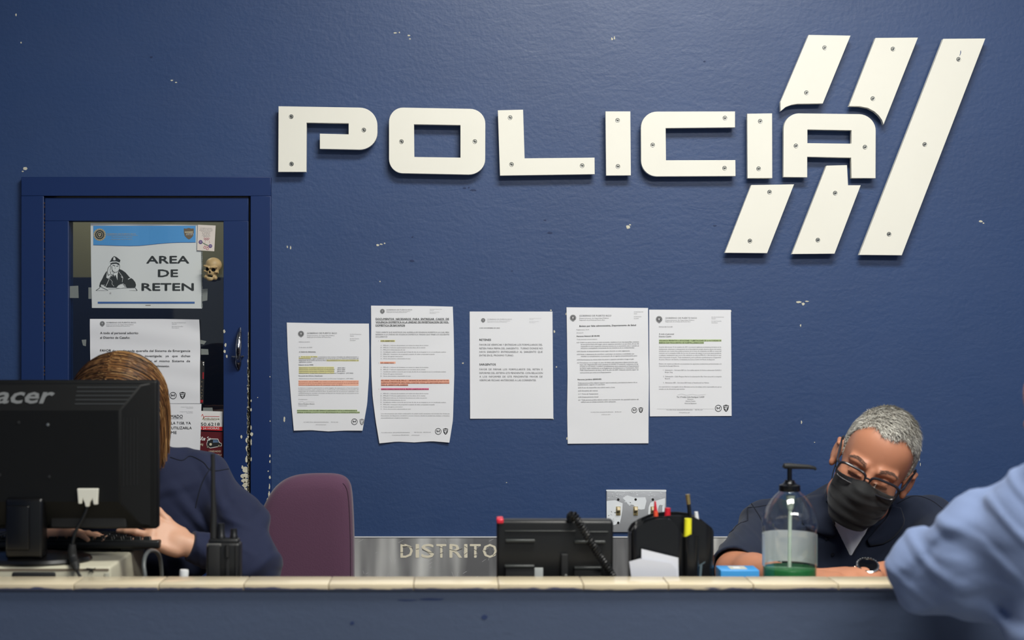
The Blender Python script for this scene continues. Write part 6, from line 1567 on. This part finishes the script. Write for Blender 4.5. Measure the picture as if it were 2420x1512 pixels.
ok = (hairline(Lc) > -.004) & (np.einsum('ij,ij->i', Ln, Lc - np.array([0, .018, .042])) > 0); S_, N_, Lc, Ln = S_[ok], N_[ok], Lc[ok], Ln[ok]
n = len(S_); top = np.clip((Lc[:, 2] - .07) / .05, 0, 1)
# comb: forward and to his left on the top, down and back on the sides
comb = np.stack([.75 * top + .35 * RNG.standard_normal(n), -.7 * top - .1 + .35 * RNG.standard_normal(n), -1.1 * (1 - top) + .15 * RNG.standard_normal(n)], 1)
comb += .5 * np.stack([np.sin(Lc[:, 1] * 120), np.cos(Lc[:, 0] * 110), 0 * top], 1) * .6
comb -= Ln * np.einsum('ij,ij->i', comb, Ln)[:, None]; comb /= np.linalg.norm(comb, axis=1)[:, None] + 1e-9
Ml = np.array(hdM)[:3, :3]; comb = comb @ Ml.T
Lh = (.006 + .010 * top)[:, None] * (.7 + .6 * RNG.random((n, 1)))
side = np.cross(comb, N_); side /= np.linalg.norm(side, axis=1)[:, None] + 1e-9
wd_ = .00055
lift_ = .28 + .25 * RNG.random((n, 1))
p0 = S_ - N_ * .0008; p1 = p0 + (comb * .75 + N_ * lift_) * Lh * .55; p2 = p0 + (comb * 1.0 + N_ * lift_ * .8) * Lh
V = np.stack([p0 - side * wd_, p0 + side * wd_, p1 + side * wd_ * .8, p1 - side * wd_ * .8, p2], 1).reshape(-1, 3)
b5 = np.arange(n) * 5
Fc = [(b, b + 1, b + 2, b + 3) for b in b5] + [(b + 3, b + 2, b + 4) for b in b5]
dark = .5 + .5 * np.sin(Lc[:, 0] * 55 + Lc[:, 1] * 40 + 1) ; fr_ = np.clip((-.02 - Lc[:, 1]) / .05, 0, 1) * np.clip((Lc[:, 0] + .02) / .05, 0, 1)
rnd = RNG.random(n); sideW = np.clip((-Lc[:, 0] - .02) / .05, 0, 1)
mi = np.where(rnd < .36 + .35 * sideW, 3, np.where(rnd < .62 + .2 * sideW - .32 * fr_, 0, np.where(rnd < .85 - .25 * fr_, 1, 2)))
sh_ = link_mesh('hair_strands', V, Fc, M_HG, hair, np.concatenate([mi, mi]))
sh_['kind'] = 'stuff'

# black pleated mask
M_MASK = mat('black_mask_fabric', (15, 16, 18), rough=.75, sheen=.15)
F = Field((.72, -.72, 1.10), (1.12, -.20, 1.55), .0017); F.M = hdM
def mask_solid(grow):
    G = Field((.72, -.72, 1.10), (1.12, -.20, 1.55), .0017); G.M = hdM
    G.ell((0, -.030, -.025), (.063 + grow, .062 + grow, .085 + grow), .02); G.ell((0, -.040, -.070), (.054 + grow, .052 + grow, .052 + grow), .03)
    G.ell((0, -.080, -.068), (.036 + grow, .038 + grow, .048 + grow), .045); G.cone((0, -.094, -.008), (0, -.114, -.032), .010 + grow, .014 + grow, .03)
    G.ell((0, -.076, -.098), (.026 + grow, .020 + grow, .020 + grow), .03)
    for s in (-1, 1): G.ell((s * .040, -.062, -.032), (.027 + grow, .026 + grow, .027 + grow), .02)
    return G
def mask_pleats(P):
    z = P[..., 2]; y = P[..., 1]
    return .0014 * np.sin((z + .11) * 2 * math.pi / .024 + .4 * np.sin(P[..., 0] * 40)) * np.clip((-.055 - y) / .03, 0, 1) 
G0 = mask_solid(.0042); G1 = mask_solid(.0002); G0.warp(mask_pleats); G1.warp(mask_pleats)
F.F = np.maximum(G0.F, -G1.F)
def mask_cut(P):
    x, y, z = P[..., 0], P[..., 1], P[..., 2]
    topl = -.013 + .012 * np.exp(-(x / .020) ** 2) - .10 * np.maximum(np.abs(x) - .03, 0)
    return np.maximum.reduce([z - topl, -z - .118, y + .020 + .12 * np.maximum(-z - .06, 0), np.abs(x) - .066])
F.carve(mask_cut); F.M = None
mask_o = F.build('face_mask', M_MASK, root); relax(mask_o, 6)
for s in (-1, 1):
    pts = [hdM @ Vector(p) for p in ((s * .063, -.028, -.038), (s * .073, -.006, -.030), (s * .082, .012, -.022), (s * .0865, .030, .002), (s * .086, .030, .022), (s * .084, .010, .034), (s * .078, -.004, .012), (s * .071, -.015, -.045), (s * .060, -.026, -.085))]
    MB().tube(smooth_path(pts, 5), .0012, 8).build('ear_loop', M_MASK, mask_o)
# eyeglasses
M_FRAME = mat('dark_eyeglass_frame', (38, 38, 44), rough=.25)
def thin_glass(name, tint=(1, 1, 1), fac=.06, rough=.02, gmax=.4):
    m = bpy.data.materials.new(name); m.use_nodes = True; nt = m.node_tree; nt.nodes.clear()
    o = nt.nodes.new('ShaderNodeOutputMaterial'); t = nt.nodes.new('ShaderNodeBsdfTransparent'); g_ = nt.nodes.new('ShaderNodeBsdfGlossy'); mx_ = nt.nodes.new('ShaderNodeMixShader'); lw = nt.nodes.new('ShaderNodeLayerWeight')
    mr = nt.nodes.new('ShaderNodeMapRange'); mr.inputs['To Min'].default_value = fac; mr.inputs['To Max'].default_value = gmax
    t.inputs['Color'].default_value = (*tint, 1); g_.inputs['Roughness'].default_value = rough; lw.inputs['Blend'].default_value = .25
    nt.links.new(lw.outputs['Facing'], mr.inputs['Value']); nt.links.new(mr.outputs['Result'], mx_.inputs['Fac']); nt.links.new(t.outputs[0], mx_.inputs[1]); nt.links.new(g_.outputs[0], mx_.inputs[2]); nt.links.new(mx_.outputs[0], o.inputs['Surface'])
    return m
gl_root = thing('eyeglasses', 'dark rectangular eyeglasses worn by the masked man', 'eyeglasses', hdM @ Vector((0, -.11, .0)))
def rim(s, n=32):
    out = []
    for i in range(n):
        a = 2 * math.pi * i / n; c_, s__ = math.cos(a), math.sin(a)
        e = 3.6; rx, rz = .0310, .0180
        x = s * .0365 + rx * math.copysign(abs(c_) ** (2 / e), c_); z = -.002 + rz * math.copysign(abs(s__) ** (2 / e), s__)
        y = -.1125 + 3.2 * max(0, abs(x) - .01) ** 2 + .10 * (z) * -.6
        out.append(Vector((x, y, z)))
    return out
for s in (-1, 1):
    R_ = rim(s); pts = [hdM @ p for p in R_] + [hdM @ R_[0]]
    MB().tube(pts, [.0020 if R_[i % 32].z < .006 else .0031 for i in range(33)], 8, cap=False).build('rim', M_FRAME, gl_root)
    cc = hdM @ Vector((s * .0365, -.1095, -.002)); V = [hdM @ p for p in R_] + [cc]
    link_mesh('lens', V, [(i, (i + 1) % 32, 32) for i in range(32)], thin_glass('eyeglass_lens', (.96, .97, .98), .04) if 'eyeglass_lens' not in bpy.data.materials else bpy.data.materials['eyeglass_lens'], gl_root, None, True, 180)
    tp_ = [hdM @ Vector(p) for p in ((s * .066, -.103, .008), (s * .0735, -.090, .010), (s * .0775, -.050, .012), (s * .0825, -.005, .020), (s * .0850, .012, .030), (s * .0850, .032, .012))]
    MB().tube(smooth_path(tp_, 5), .0030, 8).build('temple', M_FRAME, gl_root)
MB().tube(smooth_path([hdM @ Vector(p) for p in ((-.0075, -.1115, .004), (0, -.1155, .007), (.0075, -.1115, .004))], 5), .0024, 8).build('bridge', M_FRAME, gl_root)
settle(gl_root)
# wristwatch
wt = wrR + dR * -.012
wroot = thing('wristwatch', 'round silver wristwatch with black dial on the wrist of the masked man', 'watch', wt)
Mw = Matrix.Translation(wt + Vector((-.002, -.012, .025))) @ Matrix.Rotation(math.radians(32), 4, 'X') @ Matrix.Rotation(math.radians(-4), 4, 'Y')
M_CHROME = mat('polished_watch_steel', (196, 194, 186), rough=.14, metal=1)
MB().lathe([(.0001, -.006), (.019, -.006), (.0215, -.003), (.0215, .002), (.0235, .003), (.0235, .005), (.021, .0068), (.0188, .0068), (.0185, .0058)], 40, 0, Mw, close=False).build('watch_case', M_CHROME, wroot)
MB().lathe([(.0188, .0056), (.0001, .0060)], 40, 0, Mw, close=False).build('dial', mat('black_watch_dial', (10, 11, 14), rough=.08, coat=.5), wroot)
mb = MB()
for i in range(24):
    a = 2 * math.pi * i / 24; mb.box((-.0003, -.0007, 0), (.0003, .0007, .0003), 0, Mw @ Matrix.Rotation(a, 4, 'Z') @ Matrix.Translation((.0222, 0, .0062)))
mb.build('bezel_marks', M_WHITE, wroot, smooth=False)
mb = MB(); fx = frame_at(wt, dR, (0, 0, 1))
for i in range(22):
    a = math.radians(25 + i * (310 / 21) - 60 * 0)
    if i in (4, 5, 6, 7): pass
    rr_ = .0355; cx_ = rr_ * math.sin(a) * .95; cz_ = rr_ * .86 * math.cos(a)
    mb.rbox((-.0038, -.008, -.0014), (.0038, .008, .0014), .0006, 0, fx @ Matrix.Translation((cx_, 0, cz_)) @ Matrix.Rotation(a, 4, 'Y'), 1)
mb.build('bracelet', M_CHROME, wroot); settle(wroot)
settle(root)
stool(hip.x, hip.y - .02, .80, 'black round stool under the masked man')

# ================================================================= the woman behind the monitor
wM = Matrix.Translation(W(281, 1000, d=3.06)) @ Matrix.Rotation(math.radians(-4), 4, 'Z') @ Matrix.Rotation(math.radians(-3), 4, 'Y') @ Matrix.Rotation(math.radians(38), 4, 'X')
root = thing('person', 'woman with highlighted brown hair and navy sweater typing behind the monitor', 'person', (W(300, 0, d=3.3).x, CAM_Y + 3.3, .80))
neck0 = W(305, 1078, d=3.19); shL = W(122, 1128, d=3.18); shR = W(480, 1130, d=3.20)
elR = W(598, 1335, d=3.04); wrR = W(444, 1288, d=2.985); elL = W(-5, 1340, d=3.17); wrL = W(95, 1272, d=3.00)
hip = Vector((W(300, 0, d=3.3).x, CAM_Y + 3.31, .93)); chest = neck0 * .5 + hip * .5
F = Field((-1.15, -.98, .78), (-.30, -.15, 1.45), .0026)
head_prims(F, wM, .92, True)
F.cone(wM @ Vector((0, .035, -.055)), neck0, .046, .052, .02)
F.ell(chest, (.12, .08, .17), .03); F.ell(hip, (.15, .10, .10), .05); F.cone(shL, shR, .038, .038, .03); F.cone(neck0, chest, .055, .09, .04)
for s, e, w_ in ((shL, elL, wrL), (shR, elR, wrR)):
    F.cone(s, e, .038, .033, .02); F.cone(e, w_, .034, .023, .012)
# right-hand side of the picture: palm turned to us, thumb up, fingers over the keys
o_ = wrR; fw = (W(368, 1260, d=2.97) - o_)
hM = frame_at(o_ + fw.normalized() * .008, fw, Vector((0, -.72, .62)))
fpR, tpR = hand(F, hM, side=1, curl=(10, 14, 12), spread=5, thumb=((.40, .90, .16), (0, -4)), sc=.84, lift={0: (-4, 8, 8)})
fw2 = (W(200, 1262, d=2.97) - wrL); hM2 = frame_at(wrL + fw2.normalized() * .008, fw2, Vector((0, .3, 1)))
fpL, tpL = hand(F, hM2, side=-1, curl=(6, 16, 14), spread=5, thumb=((.5, .86, -.2), (-8, -10)), sc=.93)
body = F.build('body', [M_SKIN2, M_LIP, M_BROW], root, pick_face, wM)
up_ = Vector((-.3, -.6, .8))
nail(M_NAIL, tpR[-1], tpR[-2], (-.35, -.75, .65), body)
for pp_ in fpR[:2]: nail(M_NAIL, pp_[-1], pp_[-2], (0, -.4, 1), body, .0055)
for pp_ in fpL[:4]: nail(M_NAIL, pp_[-1], pp_[-2], (0, -.3, 1), body, .0055)
# sweater
F = Field((-1.20, -.90, .80), (-.26, -.14, 1.46), .0036)
F.ell(chest, (.155, .105, .20), .04); F.ell(hip, (.175, .115, .13), .06); F.cone(shL, shR, .052, .052, .05); F.cone(neck0 + Vector((0, 0, -.02)), chest, .062, .11, .05)
F.ell(chest + Vector((0, -.06, .05)), (.13, .07, .07), .05); F.ell(W(425, 1235, d=3.16), (.10, .06, .13), .05)
F.cone(neck0 + Vector((.03, 0, -.012)), shR, .044, .048, .03); F.cone(neck0 + Vector((-.03, 0, -.012)), shL, .046, .056, .03)
mR = shR.lerp(elR, .55) + Vector((.018, 0, .01))
F.cone(shR, mR, .051, .056, .03); F.cone(mR, elR, .056, .055, .03); F.cone(shL, elL, .060, .056, .03)
cR = elR.lerp(wrR, .80); cL = elL.lerp(wrL, .80)
F.cone(elR, cR, .056, .036, .025); F.cone(cR, elR.lerp(wrR, .97), .036, .031, .006); F.cone(elL, cL, .054, .036, .02); F.cone(cL, elL.lerp(wrL, .93), .036, .031, .006)
F.warp(lambda P: .0075 * folds(P, [((.9, .2, .5), .10, .9, .5), ((.4, .3, -1), .13, .2, .6), ((-.7, .4, .9), .09, 1.7, .4)]))
F.warp(lambda P: .006 * gate(P, elR + Vector((0, 0, .03)), .075) * folds(P, [((.45, .2, 1), .05, .8, 1)]) + .004 * gate(P, cR, .05) * folds(P, [((1, .2, .2), .03, .3, 1)]))
F.cone(neck0 + Vector((0, -.01, -.02)), neck0 + Vector((0, -.04, .12)), .050, .062, .006, 's')
e1 = elR.lerp(wrR, .97); a1 = (wrR - elR).normalized()
F.put(e1 + a1 * .05, .08, lambda P: np.maximum(-((P - np.array(e1, np.float32)) @ np.array(a1, np.float32)), np.linalg.norm(P - np.array(e1, np.float32), axis=-1) - .08), .002, 's')
sweater = F.build('sweater', M_NAVYS, root)
seam([W(402, 1080, d=3.2), W(430, 1088, d=3.2), W(450, 1078, d=3.2), W(480, 1092, d=3.2), W(500, 1112, d=3.2), W(540, 1108, d=3.2)], sweater, .0013)
seam([W(505, 1095, d=3.2), W(478, 1140, d=3.2), W(462, 1200, d=3.2)], sweater, .0013)
trousers(root, hip, hip + Vector((-.12, -.38, -.04)), hip + Vector((.12, -.38, -.04)), hip + Vector((-.12, -.30, -.42)), hip + Vector((.12, -.30, -.42)), (-1.15, -.95, .38), (-.30, -.15, 1.08))
# hair: base shell and long strands falling either side of the parting
M_HB = [mat('hair_dark_brown', (54, 35, 21), rough=.38), mat('hair_chestnut', (88, 58, 34), rough=.36), mat('hair_caramel', (130, 91, 53), rough=.34), mat('hair_honey', (172, 135, 88), rough=.32)]
F = Field((-1.05, -.95, .98), (-.45, -.25, 1.45), .0032); F.M = wM
F.ell((0, .018, .040), (.083, .110, .097), .01); F.ell((0, .055, -.01), (.078, .065, .09), .03)
for s in (-1, 1): F.ell((s * .062, .012, -.03), (.030, .060, .080), .03)
F.carve(lambda P: np.where(P[..., 1] < -.035, (.060 - P[..., 2]) * .8, -.02).astype(np.float32)); F.M = None
dn = wM @ Vector((.085, -.01, -.04)); 0 and F.cone(dn, Vector((dn.x + .012, dn.y + .01, dn.z - .07)), .030, .022, .03); dn2 = wM @ Vector((-.085, -.01, -.04)); 0 and F.cone(dn2, Vector((dn2.x - .008, dn2.y + .01, dn2.z - .07)), .030, .022, .03)
hair = F.build('hair', M_HB[1], root)
V = []; Fc = []; MI_ = []
rng = np.random.default_rng(21)
NS = 3400
for i in range(NS):
    s = 1 if rng.random() < .56 else -1
    y0 = -.072 + .165 * rng.random(); clump = round(rng.random() * 26); cr_ = np.random.default_rng(int(clump) * 7 + (s > 0)).random(4)
    y0 = .5 * y0 + .5 * (-.072 + .165 * (clump / 26)); lay = .002 + .010 * rng.random()
    a_, b_, c_ = .083 + lay, .106 + lay, .094 + lay
    pts = []; th1 = math.radians(100 + 12 * rng.random()); bulge = .006 * cr_[0]
    for j in range(9):
        t = j / 8; th0 = -.14 + .20 * cr_[3]; th_ = th0 + (th1 - th0) * t
        yy = y0 + (.030 * (cr_[1] - .3) - .015) * t * t - .012 * math.sin(t * 3) * (cr_[2] - .5)
        k_ = math.sqrt(max(.05, 1 - (yy / b_) ** 2)); ex = .010 * t * t
        pts.append(wM @ Vector((s * (a_ * k_ * math.sin(th_) + ex + bulge * math.sin(t * 3.1)) + .004, .022 + yy, .040 + c_ * k_ * math.cos(th_))))
    # then gravity takes over
    p = pts[-1].copy(); d = (pts[-1] - pts[-2]).normalized(); n_h = 7; Ld = (.045 + .04 * rng.random()) / n_h
    for j in range(n_h):
        d = (d * .55 + Vector((s * .10 * (1 - j / 3.5) , -.03, -1)).normalized() * .6).normalized(); p = p + d * Ld * (1 + .2 * (y0 < 0)); pts.append(p.copy())
    if pts[-1].z < .90: continue
    r_ = .0005 + .0007 * rng.random(); m_i = int(np.clip(cr_[3] * 2.6 + rng.normal() * .9, 0, 3)); o_ = len(V)
    for j, q in enumerate(pts):
        T_ = (pts[min(j + 1, len(pts) - 1)] - pts[max(j - 1, 0)]).normalized(); n1 = T_.cross(Vector((.2, 1, .1))).normalized(); n2 = T_.cross(n1)
        rr_ = r_ * (1 if j < len(pts) - 3 else .6)
        for k_ in range(3): a = k_ * 2.094; V.append(tuple(q + (n1 * math.cos(a) + n2 * math.sin(a)) * rr_))
    for j in range(len(pts) - 1):
        for k_ in range(3): Fc.append((o_ + j * 3 + k_, o_ + j * 3 + (k_ + 1) % 3, o_ + j * 3 + 3 + (k_ + 1) % 3, o_ + j * 3 + 3 + k_)); MI_.append(m_i)
hs_ = link_mesh('hair_strands', V, Fc, M_HB, hair, MI_, True, 180); hs_['kind'] = 'stuff'
settle(root)
stool(hip.x, hip.y, .80, 'black round stool under the typing woman')

# ================================================================= the visitor in the light blue shirt
root = thing('person', 'person in a light blue long-sleeved shirt, elbow leaning on the counter, at the right edge', 'person', (1.02, -1.47, 0))
sh = W(2500, 1232, d=2.27); el = W(2196, 1350, d=2.46); wr = W(2290, 1310, d=2.80); wr.z = ZCAP + .045
hp_ = Vector((1.075, -1.52, .98)); nk = W(2640, 1165, d=2.20); ch = nk * .5 + hp_ * .5 + Vector((.0, .02, 0)); sh2 = sh + Vector((.34, -.20, .02))
vM = Matrix.Translation(W(2590, 1003, d=2.17)) @ Matrix.Rotation(math.radians(40), 4, 'Z') @ Matrix.Rotation(math.radians(200 - 30), 4, 'Z') @ Matrix.Rotation(math.radians(20), 4, 'X')
F = Field((.66, -2.05, .60), (1.75, -.72, 1.75), .005)
head_prims(F, vM)
F.cone(vM @ Vector((0, .035, -.055)), nk, .05, .058, .02); F.ell(ch, (.14, .10, .2), .04); F.ell(hp_, (.16, .11, .12), .05); F.cone(sh, sh2, .05, .05, .03); F.cone(nk, ch, .06, .1, .03)
F.cone(sh, el, .045, .04, .02); F.cone(el, wr, .04, .028, .015)
el2 = sh2 + Vector((.06, .02, -.28)); wr2 = el2 + Vector((-.05, .2, -.12)); F.cone(sh2, el2, .045, .04, .02); F.cone(el2, wr2, .038, .026, .015)
hand(F, frame_at(wr + (wr - el).normalized() * .01, (wr - el), (0, 0, 1)), side=1, curl=(8, 14, 10)); hand(F, frame_at(wr2, (wr2 - el2), (0, .3, 1)), side=-1, curl=(14, 20, 14))
F.build('body', [M_SKIN, M_LIP, M_BROW], root, pick_face, vM)
F = Field((.66, -2.05, .70), (1.75, -.74, 1.62), .0046)
F.cone(sh + Vector((0, 0, -.024)), el, .098, .064, .03); F.ell(W(2330, 1262, d=2.37), (.072, .07, .066), .03); F.cone(el + Vector((.012, 0, -.012)), sh.lerp(el, .6) + Vector((0, 0, -.03)), .060, .078, .03)
F.cone(el, el.lerp(wr, .9), .060, .042, .03); F.cone(nk + Vector((0, 0, -.06)), sh, .06, .085, .04); F.cone(sh, sh2, .09, .09, .05)
F.ell(ch, (.175, .13, .26), .06, rot=(0, 0, -30)); F.ell(hp_ + Vector((0, 0, -.02)), (.19, .14, .22), .08, rot=(0, 0, -30))
F.cone(sh2, el2, .07, .06, .03); F.cone(el2, el2.lerp(wr2, .85), .055, .042, .02)
# drape: gathered creases radiating from the elbow and the armpit
ax_ = (sh - el).normalized()
F.warp(lambda P: .010 * gate(P, el.lerp(sh, .30) + Vector((0, .02, .06)), .13) * folds(P, [((1, .2, -.75), .075, .4, 1), ((.2, .2, -1), .06, 2.0, .5)])
       + .0065 * folds(P, [((.38, .1, 1), .10, 1.2, .8), ((-.5, .1, 1), .17, .2, .6), ((.55, -.3, 1), .07, 2.9, .4)]) + .016 * gate(P, W(2238, 1226, d=2.42), .028) + .009 * gate(P, W(2345, 1400, d=2.3), .12) * folds(P, [((1, .1, .5), .07, .9, 1)]))
vshirt = F.build('shirt', M_LBLUE, root)
F = Field((.80, -1.95, .0), (1.60, -1.2, 1.05), .008)
for s in (-1, 1): F.cone(hp_ + Vector((s * .08, 0, -.05)), hp_ + Vector((s * .10, .02, -.50)), .09, .065, .04); F.cone(hp_ + Vector((s * .10, .02, -.50)), Vector((hp_.x + s * .11, hp_.y - .01, .07)), .063, .052, .02)
F.ell(hp_, (.165, .12, .11), .04); F.build('trousers', M_TROU, root)
mb = MB()
for s in (-1, 1): mb.rbox((hp_.x + s * .11 - .048, hp_.y - .08, 0), (hp_.x + s * .11 + .048, hp_.y + .19, .08), .03)
mb.build('shoes', M_BLACK2, root)
F = Field((.80, -1.95, 1.35), (1.5, -1.25, 1.80), .004); F.M = vM; F.ell((0, .022, .042), (.081, .105, .095), .01); F.ell((0, .06, .0), (.07, .056, .07), .03); F.carve(lambda P: -hairline(P)); F.M = None
F.build('hair', mat('dark_brown_hair', (44, 32, 26), rough=.5, bump=.8, bscale=200, bdist=.003), root)
settle(root)

# clear plastics: see-through walls that still let light in
for o in bpy.data.objects:
    if o.type == 'MESH' and o.name.startswith('glass_pane'): o.data.materials[0] = thin_glass('door_glass', (.93, .95, .94), .04)
    if o.type == 'MESH' and o.name.startswith('bottle_shell'): o.data.materials[0] = thin_glass('clear_pet', (.99, .995, .995), .03, .05, .30)

# ------------------------------------------------------------------ little resin skull on the door glass
sk0 = W(503, 637, y=YG - .014); root = thing('skull_ornament', 'small ivory skull ornament with open jaw stuck on the door glass beside the sign', 'ornament', (sk0.x, YG - .014, W(0, 665, y=YG - .014).z))
SM = Matrix.Translation(sk0) @ Matrix.Rotation(math.radians(-14), 4, 'Z') @ Matrix.Rotation(math.radians(6), 4, 'Y') @ Matrix.Scale(1.0, 4)
F = Field((sk0.x - .035, YG - .045, sk0.z - .045), (sk0.x + .035, YG - .0004, sk0.z + .045), .0007); F.M = SM
F.ell((0, .002, .012), (.0212, .022, .0195), .003); F.ell((0, -.006, -.004), (.0165, .014, .014), .006); F.ell((0, -.010, -.0125), (.0095, .009, .008), .004)
F.cone((-.0125, -.010, -.020), (.0125, -.010, -.020), .005, .005, .004); F.ell((0, -.014, -.0245), (.009, .006, .006), .004)
for s in (-1, 1):
    F.cone((s * .015, -.006, -.006), (s * .0135, -.008, -.022), .0045, .0038, .004); F.cone((s * .004, -.0195, .004), (s * .017, -.0165, .0075), .0032, .0028, .003); F.ell((s * .0145, -.0135, -.0055), (.005, .004, .003), .003)
    F.ell((s * .0085, -.0195, -.0005), (.0058, .009, .0050), .0015, 's', rot=(0, s * 18, 0)); F.ell((s * .0165, -.008, -.013), (.003, .008, .005), .002, 's')
F.ell((0, -.021, -.0075), (.0026, .006, .0036), .001, 's'); F.rbox((0, -.019, -.0175), (.0070, .0095, .0040), .002, .0015, 's')
F.M = None
def pick_skull(P):
    x, y, z = P[..., 0], P[..., 1], P[..., 2]; m = np.zeros(len(P), np.int32)
    for s in (-1, 1): m[((x - s * .0085) ** 2 / .0052 ** 2 + (z + .0005) ** 2 / .0046 ** 2 < 1) & (y > -.0185) & (y < -.004)] = 1
    m[(np.abs(x) < .0062) & (np.abs(z + .0175) < .0034) & (y > -.0185) & (y < -.003)] = 1; m[(np.abs(x) < .002) & (np.abs(z + .0075) < .003) & (y > -.0185)] = 1
    return m
F.build('skull', [mat('aged_ivory_resin', (178, 152, 108), rough=.5, var=.35, vscale=90), M_DARK], root, pick_skull, SM)
mb = MB()
for k in range(5):
    for zt_ in (-.0140, -.0205): mb.rbox((-.0062 + k * .0026, -.0165, zt_ - .0013), (-.0040 + k * .0026, -.013, zt_ + .0013), .0004, 0, SM, 1)
mb.build('teeth', mat('yellowed_teeth', (190, 176, 140), rough=.4), root)
settle(root)
